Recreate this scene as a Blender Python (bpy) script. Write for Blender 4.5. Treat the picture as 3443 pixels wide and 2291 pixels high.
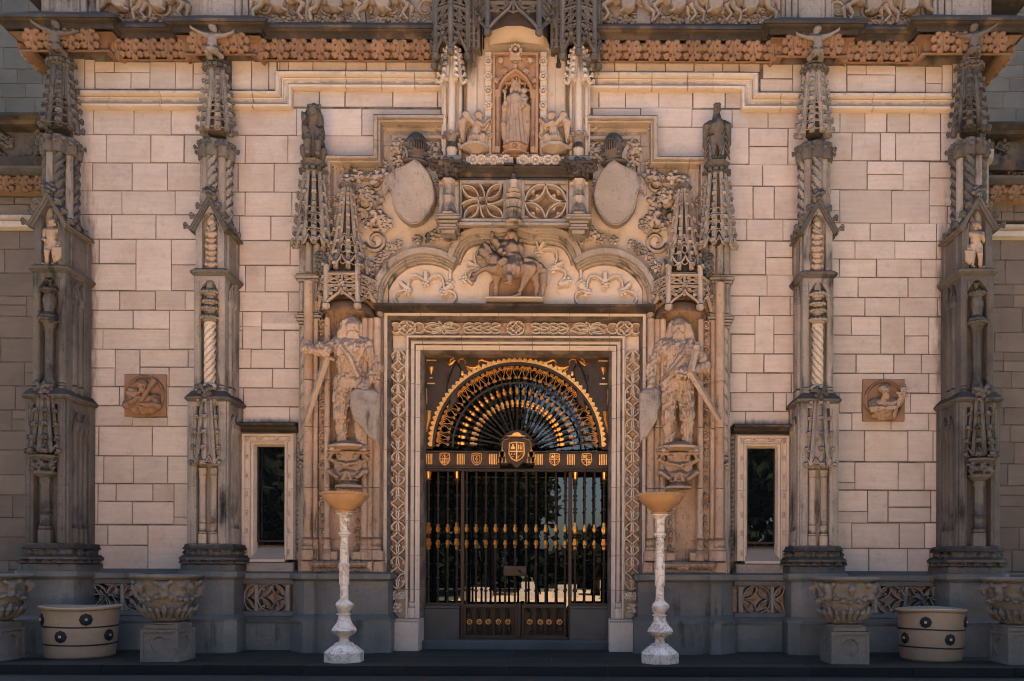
import bpy, math, random
import numpy as np
from mathutils import Vector, Matrix

# ---------------------------------------------------------------- camera, sky, sun, exposure
R = math.radians
PI = math.pi
scene = bpy.context.scene
COL = scene.collection
for o in list(bpy.data.objects):
    bpy.data.objects.remove(o)

DC, CAMX, CAMZ = 11.5, 0.8, 1.12          # camera distance from the wall plane, its side offset, its height above the terrace
cam_d = bpy.data.cameras.new("camera")
cam = bpy.data.objects.new("camera", cam_d)
COL.objects.link(cam)
cam.location = (CAMX, -DC, CAMZ)
cam.rotation_euler = (Matrix.Rotation(R(90), 3, 'X') @ Matrix.Rotation(R(0.2), 3, 'Z')).to_euler()
cam_d.sensor_width = 36
cam_d.lens = 29.0
cam_d.shift_x = -0.0594
cam_d.shift_y = 0.2233
cam_d.clip_end = 600
scene.camera = cam

SUN_EL = 62.0
w = bpy.data.worlds.new("World")
scene.world = w
w.use_nodes = True
nt = w.node_tree
bg = nt.nodes["Background"]
sky = nt.nodes.new("ShaderNodeTexSky")
sky.sky_type = 'NISHITA'
sky.sun_disc = False
sky.sun_elevation = R(SUN_EL)
sky.sun_rotation = R(8)
sky.air_density = 1.0
sky.dust_density = 3.0
sky.ozone_density = 1.0
nt.links.new(sky.outputs[0], bg.inputs[0])
bg.inputs[1].default_value = 0.05
sun_d = bpy.data.lights.new("sun", 'SUN')
sun_d.energy = 5.0
sun_d.angle = R(0.5)
sun_d.color = (1.0, 0.90, 0.76)
sun = bpy.data.objects.new("sun", sun_d)
COL.objects.link(sun)
# the sun stands behind the building (towards +Y): the facade is in open shade, the court before it in full sun
sd = Vector((math.sin(R(8)) * math.cos(R(SUN_EL)), math.cos(R(8)) * math.cos(R(SUN_EL)), math.sin(R(SUN_EL))))
sun.rotation_euler = sd.to_track_quat('Z', 'Y').to_euler()
sun.location = (0, 10, 30)

scene.render.engine = 'CYCLES'
scene.view_settings.view_transform = 'Standard'
scene.view_settings.look = 'None'
scene.view_settings.gamma = 1.0
scene.view_settings.use_curve_mapping = False
scene.view_settings.exposure = 3.5
scene.cycles.use_denoising = True
scene.cycles.pixel_filter_type = 'BLACKMAN_HARRIS'
scene.cycles.filter_width = 1.1
scene.cycles.max_bounces = 6
scene.cycles.diffuse_bounces = 4
scene.cycles.glossy_bounces = 3

# ---------------------------------------------------------------- measuring helpers
S = 165.0
def k(t): return (DC - t) / DC
def wx(px, t=0.0): return CAMX + (px - 1318.0) / S * k(t)
def wz(py, t=0.0): return CAMZ + (1310.0 - py) / S * k(t)
def ln(d, t=0.0): return d / S * k(t)
rnd = random.Random(7)

# ---------------------------------------------------------------- object helpers
ORG = {}
def tag(o, label, cat=None, group=None, kind=None):
    if label: o['label'] = label
    if cat: o['category'] = cat
    if group: o['group'] = group
    if kind: o['kind'] = kind
    return o
def thing(name, label, cat, loc=(0, 0, 0), group=None, kind=None):
    o = bpy.data.objects.new(name, None)
    o.empty_display_size = 0.1
    COL.objects.link(o)
    o.location = loc
    ORG[o.name] = Vector(loc)
    return tag(o, label, cat, group, kind)
def org(parent): return ORG.get(parent.name, Vector((0, 0, 0))) if parent is not None else Vector((0, 0, 0))
def link(name, me, mat, parent=None, loc=None, rot=None, scl=None):
    """an object on mesh ME; LOC is in world space (before any mirroring of the parent)"""
    o = bpy.data.objects.new(name, me)
    COL.objects.link(o)
    if mat is not None and not me.materials: me.materials.append(mat)
    if mat is not None and me.materials[0] is not mat:
        o.material_slots[0].link = 'OBJECT'; o.material_slots[0].material = mat
    base = org(parent)
    if parent is not None: o.parent = parent
    p = Vector(loc) if loc is not None else base.copy()
    o.location = p - base
    ORG[o.name] = p
    if rot is not None: o.rotation_euler = rot
    if scl is not None: o.scale = (scl, scl, scl) if isinstance(scl, (int, float)) else scl
    return o
KIDS = {}
def tree_copy(o, parent=None, kids=None):
    if kids is None:
        kids = {}
        for q in COL.objects:
            if q.parent is not None: kids.setdefault(q.parent.name, []).append(q)
    c = o.copy()
    COL.objects.link(c)
    ORG[c.name] = ORG.get(o.name, Vector((0, 0, 0))).copy()
    if parent is not None: c.parent = parent
    for ch in kids.get(o.name, []): tree_copy(ch, c, kids)
    return c
def mirror(o, label=None):
    """the same thing on the other side of the door's axis"""
    c = tree_copy(o)
    c.location.x = -o.location.x
    c.scale.x = -o.scale.x
    ORG[c.name] = Vector(c.location)
    if label: c['label'] = label
    return c

class MB:
    def __init__(s): s.v = []; s.f = []
    def add(s, vs, fs):
        o = len(s.v)
        s.v.extend([tuple(p) for p in vs])
        s.f.extend([tuple(i + o for i in f) for f in fs])
        return s
    def box(s, x0, x1, y0, y1, z0, z1, ch=0.0):
        """y0 is the front (towards the camera); CH chamfers the front edges"""
        if x0 > x1: x0, x1 = x1, x0
        if y0 > y1: y0, y1 = y1, y0
        if z0 > z1: z0, z1 = z1, z0
        if ch <= 0:
            return s.add([(x, y, z) for y in (y0, y1) for z in (z0, z1) for x in (x0, x1)],
                         [(0, 1, 3, 2), (5, 4, 6, 7), (4, 0, 2, 6), (1, 5, 7, 3), (2, 3, 7, 6), (4, 5, 1, 0)])
        c = ch
        v = [(x0 + c, y0, z0 + c), (x1 - c, y0, z0 + c), (x1 - c, y0, z1 - c), (x0 + c, y0, z1 - c),
             (x0, y0 + c, z0), (x1, y0 + c, z0), (x1, y0 + c, z1), (x0, y0 + c, z1),
             (x0, y1, z0), (x1, y1, z0), (x1, y1, z1), (x0, y1, z1)]
        f = [(0, 1, 2, 3)]
        for i in range(4):
            j = (i + 1) % 4
            f += [(4 + i, 4 + j, j, i), (8 + i, 8 + j, 4 + j, 4 + i)]
        f.append((11, 10, 9, 8))
        return s.add(v, f)
    def prism(s, poly, z0, z1, sc=1.0, c=(0, 0)):
        n = len(poly)
        v = [(x, y, z0) for x, y in poly] + [(c[0] + (x - c[0]) * sc, c[1] + (y - c[1]) * sc, z1) for x, y in poly]
        f = [(i, (i + 1) % n, n + (i + 1) % n, n + i) for i in range(n)]
        return s.add(v, f + [tuple(range(n - 1, -1, -1)), tuple(range(n, 2 * n))])
    def slab(s, poly, y0, y1, ch=0.0):
        """polygon in the front plane (x, z), from y0 (front) to y1"""
        n = len(poly)
        a = sum(poly[i][0] * poly[(i + 1) % n][1] - poly[(i + 1) % n][0] * poly[i][1] for i in range(n))
        if a < 0: poly = poly[::-1]
        v = []
        if ch > 0:
            ins = offset(poly, ch, True)
            v += [(x, y0, z) for x, z in ins] + [(x, y0 + ch, z) for x, z in poly] + [(x, y1, z) for x, z in poly]
            L = 3
        else:
            v += [(x, y0, z) for x, z in poly] + [(x, y1, z) for x, z in poly]
            L = 2
        f = [tuple(range(n))]
        for l in range(L - 1):
            for i in range(n):
                j = (i + 1) % n
                f.append((l * n + i, (l + 1) * n + i, (l + 1) * n + j, l * n + j))
        f.append(tuple(range(L * n - 1, (L - 1) * n - 1, -1)))
        return s.add(v, f)
    def lathe(s, prof, cx=0, cy=0, n=16, a0=0.0, mod=None, cap=True):
        """prof: (radius, z) from bottom to top"""
        v = []
        m = len(prof)
        for r, z in prof:
            for i in range(n):
                a = a0 + 2 * PI * i / n
                q = r * (mod(a, z) if mod else 1.0)
                v.append((cx + q * math.cos(a), cy + q * math.sin(a), z))
        f = []
        for j in range(m - 1):
            for i in range(n):
                i2 = (i + 1) % n
                f.append((j * n + i, j * n + i2, (j + 1) * n + i2, (j + 1) * n + i))
        if cap:
            f.append(tuple(range(n - 1, -1, -1)))
            f.append(tuple(range((m - 1) * n, m * n)))
        return s.add(v, f)
    def twist(s, cx, cy, z0, z1, r, lobes=3, pitch=0.22, n=18, hand=1, depth=0.26):
        m = max(6, int((z1 - z0) / 0.02))
        prof = [(r, z0 + (z1 - z0) * i / m) for i in range(m + 1)]
        return s.lathe(prof, cx, cy, n, mod=lambda a, z: 1 + depth * (abs(math.sin(lobes * (a - hand * 2 * PI * z / (pitch * lobes)) / 2)) ** 0.7 * 2 - 1.2))
    def ball(s, c, r, n=8, m=5, sc=(1, 1, 1)):
        prof = []
        v = [(c[0], c[1], c[2] - r * sc[2])]
        for j in range(1, m):
            b = -PI / 2 + PI * j / m
            for i in range(n):
                a = 2 * PI * i / n
                v.append((c[0] + r * sc[0] * math.cos(b) * math.cos(a), c[1] + r * sc[1] * math.cos(b) * math.sin(a), c[2] + r * sc[2] * math.sin(b)))
        v.append((c[0], c[1], c[2] + r * sc[2]))
        f = [(0, 1 + (i + 1) % n, 1 + i) for i in range(n)]
        for j in range(m - 2):
            for i in range(n):
                f.append((1 + j * n + i, 1 + j * n + (i + 1) % n, 1 + (j + 1) * n + (i + 1) % n, 1 + (j + 1) * n + i))
        e = len(v) - 1
        f += [(e, 1 + (m - 2) * n + i, 1 + (m - 2) * n + (i + 1) % n) for i in range(n)]
        return s.add(v, f)
    def tube(s, path, r, n=6, cap=True):
        P = [Vector(p) for p in path]
        m = len(P)
        rr = r if isinstance(r, (list, tuple)) else [r] * m
        v = []
        up = None
        for i in range(m):
            d = (P[min(i + 1, m - 1)] - P[max(i - 1, 0)])
            d = d.normalized() if d.length > 1e-9 else Vector((0, 0, 1))
            if up is None:
                up = Vector((0, -1, 0)) if abs(d.y) < 0.9 else Vector((1, 0, 0))
            u = (up - d * up.dot(d))
            u = u.normalized() if u.length > 1e-6 else d.orthogonal().normalized()
            up = u
            q = d.cross(u)
            for j in range(n):
                a = 2 * PI * j / n
                v.append(P[i] + (u * math.cos(a) + q * math.sin(a)) * rr[i])
        f = []
        for i in range(m - 1):
            for j in range(n):
                j2 = (j + 1) % n
                f.append((i * n + j, i * n + j2, (i + 1) * n + j2, (i + 1) * n + j))
        if cap:
            f.append(tuple(range(n - 1, -1, -1)))
            f.append(tuple(range((m - 1) * n, m * n)))
        return s.add(v, f)
    def sweep(s, path, prof, mp, closed=False, cap=True):
        """path in a plane (a, b); prof = (offset to the left of the path, height c); mp(a, b, c) -> world; mitred corners"""
        m = len(path)
        n = len(prof)
        v = []
        for i in range(m):
            p = path[i]
            nx = mitre(path, i, closed)
            for o_, c_ in prof:
                v.append(mp(p[0] + nx[0] * o_, p[1] + nx[1] * o_, c_))
        f = []
        for i in range(m if closed else m - 1):
            i2 = (i + 1) % m
            for j in range(n - 1):
                f.append((i * n + j, i * n + j + 1, i2 * n + j + 1, i2 * n + j))
        if cap and not closed and n > 2:
            f.append(tuple(range(n)))
            f.append(tuple(range((m - 1) * n + n - 1, (m - 1) * n - 1, -1)))
        return s.add(v, f)
    def rib(s, path, wd, d, y, closed=False, fr=0.45):
        """stone rib in the front plane: path (x, z), width wd at its back (plane y), standing d proud"""
        h = wd / 2
        prof = [(-h, 0.0), (-h * 0.95, d * 0.55), (-h * fr, d), (h * fr, d), (h * 0.95, d * 0.55), (h, 0.0)]
        return s.sweep(path, prof, lambda a, b, c: (a, y - c, b), closed)
    def mesh(s, name, smooth=32):
        me = bpy.data.meshes.new(name)
        me.from_pydata(s.v, [], s.f)
        if smooth:
            me.polygons.foreach_set('use_smooth', [True] * len(me.polygons))
            me.set_sharp_from_angle(angle=R(smooth))
        me.update()
        return me
    def build(s, name, mat, parent=None, smooth=32, loc=None):
        base = Vector(loc) if loc is not None else org(parent)
        if base.length > 0: s.v = [(p[0] - base.x, p[1] - base.y, p[2] - base.z) for p in s.v]
        return link(name, s.mesh(name, smooth), mat, parent, loc=base)
    def joined(s, o, dx=0, dy=0, dz=0):
        return s.add([(p[0] + dx, p[1] + dy, p[2] + dz) for p in o.v], o.f)

def mitre(path, i, closed):
    m = len(path)
    def seg(a, b):
        dx, dy = path[b][0] - path[a][0], path[b][1] - path[a][1]
        l = math.hypot(dx, dy) or 1e-9
        return (-dy / l, dx / l)
    ns = []
    if closed or i > 0: ns.append(seg((i - 1) % m, i))
    if closed or i < m - 1: ns.append(seg(i, (i + 1) % m))
    if len(ns) == 1: return ns[0]
    a, b = ns
    q = 1 + a[0] * b[0] + a[1] * b[1]
    if q < 0.15: return a
    return ((a[0] + b[0]) / q, (a[1] + b[1]) / q)
def offset(poly, d, ccw=True):
    return [(poly[i][0] + mitre(poly, i, True)[0] * d, poly[i][1] + mitre(poly, i, True)[1] * d) for i in range(len(poly))]
def arc(cx, cy, r, a0, a1, n=8):
    return [(cx + r * math.cos(R(a0 + (a1 - a0) * i / n)), cy + r * math.sin(R(a0 + (a1 - a0) * i / n))) for i in range(n + 1)]
def bow(p, q, h, n=7):
    """a curve from p to q that bulges h (share of its length) to the left"""
    dx, dy = q[0] - p[0], q[1] - p[1]
    return [(p[0] + dx * u - dy * h * 4 * u * (1 - u), p[1] + dy * u + dx * h * 4 * u * (1 - u)) for u in [i / n for i in range(n + 1)]]
def bez(p0, p1, p2, p3, n=10):
    out = []
    for i in range(n + 1):
        u = i / n; v = 1 - u
        out.append(tuple(v**3 * a + 3 * v * v * u * b + 3 * v * u * u * c + u**3 * d for a, b, c, d in zip(p0, p1, p2, p3)))
    return out
def spiral(cx, cy, r0, r1, a0, turns, n=16):
    return [(cx + (r0 + (r1 - r0) * i / n) * math.cos(a0 + 2 * PI * turns * i / n), cy + (r0 + (r1 - r0) * i / n) * math.sin(a0 + 2 * PI * turns * i / n)) for i in range(n + 1)]
def plan(w_, t_, c_=0.06):
    """plan of a buttress stage: half width, depth before the wall, corner chamfer; listed anticlockwise from its left back corner"""
    return [(-w_, 0.02), (-w_, -t_ + c_), (-w_ + c_, -t_), (w_ - c_, -t_), (w_, -t_ + c_), (w_, 0.02)]
def ngon(r, n=8, a0=PI / 8, cy=0.0): return [(r * math.cos(a0 + 2 * PI * i / n), cy + r * math.sin(a0 + 2 * PI * i / n)) for i in range(n)]

# ---------------------------------------------------------------- carved bodies: a smooth distance field, skinned
class Carve:
    def __init__(s, lo, hi, h):
        s.lo = np.array(lo, np.float32); s.h = h
        s.n = np.ceil((np.array(hi) - np.array(lo)) / h).astype(int) + 1
        s.F = np.full(s.n, 1.0, np.float32)
        s.ax = [s.lo[i] + h * np.arange(s.n[i], dtype=np.float32) for i in range(3)]
    def _sub(s, lo, hi):
        sl, g = [], []
        for i in range(3):
            a = max(0, int((lo[i] - s.lo[i]) / s.h)); b = min(s.n[i], int((hi[i] - s.lo[i]) / s.h) + 2)
            if b <= a: return None, None
            sl.append(slice(a, b))
            sh = [1, 1, 1]; sh[i] = -1
            g.append(s.ax[i][a:b].reshape(sh))
        return tuple(sl), g
    def _mix(s, sl, d, kk, cut):
        A = s.F[sl]
        if cut:
            s.F[sl] = np.maximum(A, -d)
        elif kk <= 0:
            s.F[sl] = np.minimum(A, d)
        else:
            q = np.clip(kk - np.abs(A - d), 0, None) / kk
            s.F[sl] = np.minimum(A, d) - q * q * kk * 0.25
    def cap(s, a, b, ra, rb=None, kk=0.02, cut=False):
        rb = ra if rb is None else rb
        a = np.array(a, np.float32); b = np.array(b, np.float32)
        m = max(ra, rb) + kk + 3 * s.h
        sl, g = s._sub(np.minimum(a, b) - m, np.maximum(a, b) + m)
        if sl is None: return s
        ba = b - a
        L = float(ba @ ba) + 1e-9
        px, py, pz = g[0] - a[0], g[1] - a[1], g[2] - a[2]
        t = np.clip((px * ba[0] + py * ba[1] + pz * ba[2]) / L, 0, 1)
        d = np.sqrt((px - t * ba[0])**2 + (py - t * ba[1])**2 + (pz - t * ba[2])**2) - (ra + (rb - ra) * t)
        s._mix(sl, d, kk, cut)
        return s
    def chain(s, pts, rs, kk=0.02, cut=False):
        for i in range(len(pts) - 1):
            r0 = rs[i] if isinstance(rs, (list, tuple)) else rs
            r1 = rs[i + 1] if isinstance(rs, (list, tuple)) else rs
            s.cap(pts[i], pts[i + 1], r0, r1, kk, cut)
        return s
    def ell(s, c, r, kk=0.02, cut=False, rot=None):
        c = np.array(c, np.float32); r = np.array(r, np.float32) * np.ones(3, np.float32)
        m = float(r.max()) + kk + 3 * s.h
        sl, g = s._sub(c - m, c + m)
        if sl is None: return s
        px, py, pz = g[0] - c[0], g[1] - c[1], g[2] - c[2]
        if rot is not None:
            M = np.array(Matrix(rot).transposed() if not isinstance(rot, tuple) else (Matrix.Rotation(rot[2], 3, 'Z') @ Matrix.Rotation(rot[1], 3, 'Y') @ Matrix.Rotation(rot[0], 3, 'X')).transposed(), np.float32)
            px, py, pz = [M[i, 0] * px + M[i, 1] * py + M[i, 2] * pz for i in range(3)]
        q = np.sqrt((px / r[0])**2 + (py / r[1])**2 + (pz / r[2])**2)
        d = (q - 1) * float(r.min()) if r.max() < 2.2 * r.min() else q * (q - 1) / (np.sqrt((px / r[0]**2)**2 + (py / r[1]**2)**2 + (pz / r[2]**2)**2) + 1e-6)
        s._mix(sl, d, kk, cut)
        return s
    def box(s, c, hf, kk=0.01, rot=None, rr=0.01, cut=False):
        c = np.array(c, np.float32)
        m = float(np.linalg.norm(hf)) + kk + 3 * s.h
        sl, g = s._sub(c - m, c + m)
        if sl is None: return s
        px, py, pz = g[0] - c[0], g[1] - c[1], g[2] - c[2]
        if rot is not None:
            M = np.array((Matrix.Rotation(rot[2], 3, 'Z') @ Matrix.Rotation(rot[1], 3, 'Y') @ Matrix.Rotation(rot[0], 3, 'X')).transposed(), np.float32)
            px, py, pz = [M[i, 0] * px + M[i, 1] * py + M[i, 2] * pz for i in range(3)]
        qx, qy, qz = np.abs(px) - hf[0] + rr, np.abs(py) - hf[1] + rr, np.abs(pz) - hf[2] + rr
        d = np.sqrt(np.maximum(qx, 0)**2 + np.maximum(qy, 0)**2 + np.maximum(qz, 0)**2) + np.minimum(np.maximum(qx, np.maximum(qy, qz)), 0) - rr
        s._mix(sl, d, kk, cut)
        return s
    def rough(s, amp, freq, seed=1, st=(1, 1, 1), lo=None, hi=None, ridge=False):
        """chisel: adds a sum of waves to the field (within lo..hi)"""
        lo = s.lo if lo is None else lo
        hi = [s.ax[i][-1] for i in range(3)] if hi is None else hi
        sl, g = s._sub(lo, hi)
        if sl is None: return s
        q = random.Random(seed)
        acc = 0
        for i in range(5):
            d = Vector((q.gauss(0, 1), q.gauss(0, 1), q.gauss(0, 1))).normalized() * freq * q.uniform(0.7, 1.5)
            acc = acc + np.sin(d.x * st[0] * g[0] + d.y * st[1] * g[1] + d.z * st[2] * g[2] + q.uniform(0, 6.3) + 1.3 * np.sin(freq * .4 * (g[(i) % 3]) + i))
        if ridge: acc = np.abs(acc) * 1.2 - 1.5
        s.F[sl] += (amp * acc / 2.2).astype(np.float32)
        return s
    def folds(s, amp, n, cx, cy, z0, z1, ph=0.0):
        sl, g = s._sub((s.lo[0], s.lo[1], z0), (s.ax[0][-1], s.ax[1][-1], z1))
        a = np.arctan2(g[1] - cy, g[0] - cx)
        fade = np.clip((g[2] - z0 + 0.02) / 0.05, 0, 1) * np.clip((z1 - g[2]) / (0.35 * (z1 - z0)), 0, 1)
        s.F[sl] += (amp * np.sin(n * a + ph + 2.0 * np.sin(3 * g[2])) * fade).astype(np.float32)
        return s
    def mesh(s, name):
        F = s.F
        F[0] = F[-1] = 1; F[:, 0] = F[:, -1] = 1; F[:, :, 0] = F[:, :, -1] = 1
        ins = F < 0
        n = np.array(F.shape)
        cnt = np.zeros(n - 1, np.int8)
        offs = [(i, j, l) for i in (0, 1) for j in (0, 1) for l in (0, 1)]
        for i, j, l in offs: cnt += ins[i:n[0] - 1 + i, j:n[1] - 1 + j, l:n[2] - 1 + l]
        act = (cnt > 0) & (cnt < 8)
        I = np.argwhere(act)
        idx = np.full(n - 1, -1, np.int32)
        idx[act] = np.arange(len(I))
        C = np.stack([F[I[:, 0] + a, I[:, 1] + b, I[:, 2] + c] for a, b, c in offs], 1)
        pos = np.zeros((len(I), 3), np.float32); num = np.zeros(len(I), np.float32)
        for a in range(8):
            for b in range(a + 1, 8):
                oa, ob = np.array(offs[a]), np.array(offs[b])
                if np.abs(oa - ob).sum() != 1: continue
                fa, fb = C[:, a], C[:, b]
                m = (fa < 0) != (fb < 0)
                t = np.where(m, fa / np.where(m, fa - fb, 1), 0)[:, None]
                pos += np.where(m[:, None], oa + (ob - oa) * t, 0); num += m
        V = s.lo + s.h * (I + pos / num[:, None])
        Q = []
        for ax in range(3):
            u, v_ = [(1, 2), (2, 0), (0, 1)][ax]
            a = np.take(ins, range(n[ax] - 1), ax); b = np.take(ins, range(1, n[ax]), ax)
            E = np.argwhere(a != b)
            E = E[(E[:, u] > 0) & (E[:, v_] > 0) & (E[:, u] < n[u] - 1) & (E[:, v_] < n[v_] - 1)]
            fl = a[tuple(E.T)]
            def at(du, dv):
                e = E.copy(); e[:, u] -= du; e[:, v_] -= dv
                return idx[tuple(e.T)]
            q = np.stack([at(0, 0), at(1, 0), at(1, 1), at(0, 1)], 1)
            q[~fl] = q[~fl][:, ::-1]
            Q.append(q)
        Q = np.concatenate(Q)
        me = bpy.data.meshes.new(name)
        me.vertices.add(len(V)); me.vertices.foreach_set('co', V.astype(np.float32).ravel())
        me.loops.add(len(Q) * 4); me.loops.foreach_set('vertex_index', Q.astype(np.int32).ravel())
        me.polygons.add(len(Q)); me.polygons.foreach_set('loop_start', np.arange(0, len(Q) * 4, 4, dtype=np.int32))
        me.polygons.foreach_set('use_smooth', np.ones(len(Q), bool))
        me.update(calc_edges=True)
        me.validate()
        return me
# ---------------------------------------------------------------- materials
def mat_new(name):
    m = bpy.data.materials.new(name)
    m.use_nodes = True
    return m, m.node_tree, m.node_tree.nodes["Principled BSDF"]
def nd(t, kind, **kw):
    n = t.nodes.new(kind)
    for a, b in kw.items(): setattr(n, a, b)
    return n
def mixc(t, fac, a, b, mode='MIX'):
    n = nd(t, "ShaderNodeMix", data_type='RGBA', blend_type=mode)
    for i, v in ((0, fac), (6, a), (7, b)):
        if isinstance(v, (int, float)): n.inputs[i].default_value = v
        elif isinstance(v, tuple): n.inputs[i].default_value = (*v, 1)
        else: t.links.new(v, n.inputs[i])
    return n.outputs[2]
def mth(t, op, a, b=None, c=None, clamp=False):
    n = nd(t, "ShaderNodeMath", operation=op)
    n.use_clamp = clamp
    for i, v in enumerate((a, b, c)):
        if v is None: continue
        if isinstance(v, (int, float)): n.inputs[i].default_value = v
        else: t.links.new(v, n.inputs[i])
    return n.outputs[0]
def ramp01(t, x, lo, hi):
    n = nd(t, "ShaderNodeMapRange")
    n.interpolation_type = 'SMOOTHSTEP'
    t.links.new(x, n.inputs[0])
    n.inputs[1].default_value = lo; n.inputs[2].default_value = hi
    return n.outputs[0]
def coords(t, scale, rand=True):
    g = nd(t, "ShaderNodeNewGeometry")
    vm = nd(t, "ShaderNodeVectorMath", operation='MULTIPLY')
    t.links.new(g.outputs['Position'], vm.inputs[0])
    vm.inputs[1].default_value = scale
    if not rand: return vm.outputs[0]
    oi = nd(t, "ShaderNodeObjectInfo")
    ad = nd(t, "ShaderNodeVectorMath", operation='MULTIPLY_ADD')
    cb = nd(t, "ShaderNodeCombineXYZ")
    for i in range(3): t.links.new(oi.outputs['Random'], cb.inputs[i])
    t.links.new(cb.outputs[0], ad.inputs[0])
    ad.inputs[1].default_value = (37, 19, 53)
    t.links.new(vm.outputs[0], ad.inputs[2])
    return ad.outputs[0]
def noise(t, vec, scale, detail=4, rough=0.55, dist=0.0):
    n = nd(t, "ShaderNodeTexNoise")
    t.links.new(vec, n.inputs['Vector'])
    n.inputs['Scale'].default_value = scale; n.inputs['Detail'].default_value = detail
    n.inputs['Roughness'].default_value = rough; n.inputs['Distortion'].default_value = dist
    return n.outputs['Fac']
def stone(name, c1, c2, gcol=(0.05, 0.045, 0.04), grime=0.3, up=0.5, bed=0.12, bump=0.35, var=0.12, pit=0.0, gscale=1.0, rough=0.88, rand=True, c3=None, c3amt=0.0, stains=()):
    """weathered limestone: two tones, bedding, sooty runs down the face, black crust on what faces the rain"""
    m, t, b = mat_new(name)
    v = coords(t, (1, 1, 1), rand)
    col = mixc(t, ramp01(t, noise(t, v, 1.6, 5), 0.3, 0.7), c1, c2)
    bedv = coords(t, (0.8, 0.8, 9.0), rand)
    col = mixc(t, mth(t, 'MULTIPLY', noise(t, bedv, 2.4, 5, 0.6), bed * 2), col, tuple(x * 0.55 for x in c2))
    col = mixc(t, mth(t, 'MULTIPLY', ramp01(t, noise(t, v, 26, 3), 0.35, 0.75), 0.42 if bump > 0.3 else 0.24), col, tuple(x * 0.62 for x in c1))
    if c3 is not None:
        col = mixc(t, mth(t, 'MULTIPLY', ramp01(t, noise(t, coords(t, (1, 1, .6), rand), 2.6, 4), 0.52, 0.66), c3amt), col, c3)
    oi = nd(t, "ShaderNodeObjectInfo")
    hs = nd(t, "ShaderNodeHueSaturation")
    t.links.new(col, hs.inputs['Color'])
    t.links.new(mth(t, 'MULTIPLY_ADD', oi.outputs['Random'], 2 * var, 1 - var), hs.inputs['Value'])
    col = hs.outputs[0]
    run = noise(t, coords(t, (5.0 * gscale, 5.0 * gscale, 0.7 * gscale), False), 1.3, 6, 0.62)
    pat = noise(t, coords(t, (1, 1, 1), False), 1.1 * gscale, 5, 0.6)
    g1 = ramp01(t, mth(t, 'MULTIPLY_ADD', run, 0.5, mth(t, 'MULTIPLY', pat, 0.5)), 0.74 - 0.34 * grime, 0.86 - 0.30 * grime)
    ge = nd(t, "ShaderNodeNewGeometry")
    sx = nd(t, "ShaderNodeSeparateXYZ")
    t.links.new(ge.outputs['Normal'], sx.inputs[0])
    upn = ramp01(t, mth(t, 'MULTIPLY_ADD', noise(t, v, 9, 5, 0.65), 0.9, mth(t, 'ADD', sx.outputs[2], -0.45)), 0.0, 0.42)
    g2 = mth(t, 'MULTIPLY', upn, up)
    col = mixc(t, mth(t, 'MAXIMUM', mth(t, 'MULTIPLY', g1, min(1.0, 0.45 + grime)), g2), col, gcol)
    for sx_, sz_, rx_, rz_ in stains:
        sp = nd(t, "ShaderNodeVectorMath", operation='MULTIPLY_ADD')
        t.links.new(ge.outputs['Position'], sp.inputs[0])
        sp.inputs[1].default_value = (1 / rx_, 0, 1 / rz_); sp.inputs[2].default_value = (-sx_ / rx_, 0, -sz_ / rz_)
        ll = nd(t, "ShaderNodeVectorMath", operation='LENGTH')
        t.links.new(sp.outputs[0], ll.inputs[0])
        e = mth(t, 'ADD', ll.outputs['Value'], mth(t, 'MULTIPLY', noise(t, coords(t, (6, 6, 1.0), False), 3.0, 5, 0.65), 1.4))
        col = mixc(t, mth(t, 'MULTIPLY', mth(t, 'SUBTRACT', 1.0, ramp01(t, e, 0.9, 1.75)), 0.85), col, gcol)
    if pit > 0:
        pv = noise(t, v, 34, 2, 0.7)
        col = mixc(t, mth(t, 'MULTIPLY', ramp01(t, pv, 0.62, 0.70), pit), col, gcol)
    t.links.new(col, b.inputs['Base Color'])
    b.inputs['Roughness'].default_value = rough
    b.inputs['Specular IOR Level'].default_value = 0.25
    h = mth(t, 'ADD', mth(t, 'MULTIPLY', noise(t, v, 70, 4, 0.65), 0.5), mth(t, 'ADD', mth(t, 'MULTIPLY', noise(t, v, 11, 4), 1.0), mth(t, 'MULTIPLY', noise(t, v, 30, 3), 0.9)))
    if pit > 0: h = mth(t, 'SUBTRACT', h, mth(t, 'MULTIPLY', ramp01(t, pv, 0.58, 0.72), 1.5 * pit))
    bp = nd(t, "ShaderNodeBump")
    bp.inputs['Strength'].default_value = bump; bp.inputs['Distance'].default_value = 0.012
    t.links.new(h, bp.inputs['Height'])
    t.links.new(bp.outputs[0], b.inputs['Normal'])
    return m
def plain(name, col, rough=0.6, metal=0.0, spec=0.5, var=0.0, nscale=20, bump=0.0, c2=None):
    m, t, b = mat_new(name)
    if c2 is not None or bump:
        v = coords(t, (1, 1, 1))
        n = noise(t, v, nscale, 5, 0.6)
        c = mixc(t, ramp01(t, n, 0.35, 0.65), col, c2 if c2 is not None else col)
        t.links.new(c, b.inputs['Base Color'])
        if bump:
            bp = nd(t, "ShaderNodeBump"); bp.inputs['Strength'].default_value = bump; bp.inputs['Distance'].default_value = 0.01
            t.links.new(n, bp.inputs['Height']); t.links.new(bp.outputs[0], b.inputs['Normal'])
    else:
        b.inputs['Base Color'].default_value = (*col, 1)
    b.inputs['Roughness'].default_value = rough
    b.inputs['Metallic'].default_value = metal
    b.inputs['Specular IOR Level'].default_value = spec
    return m

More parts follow.
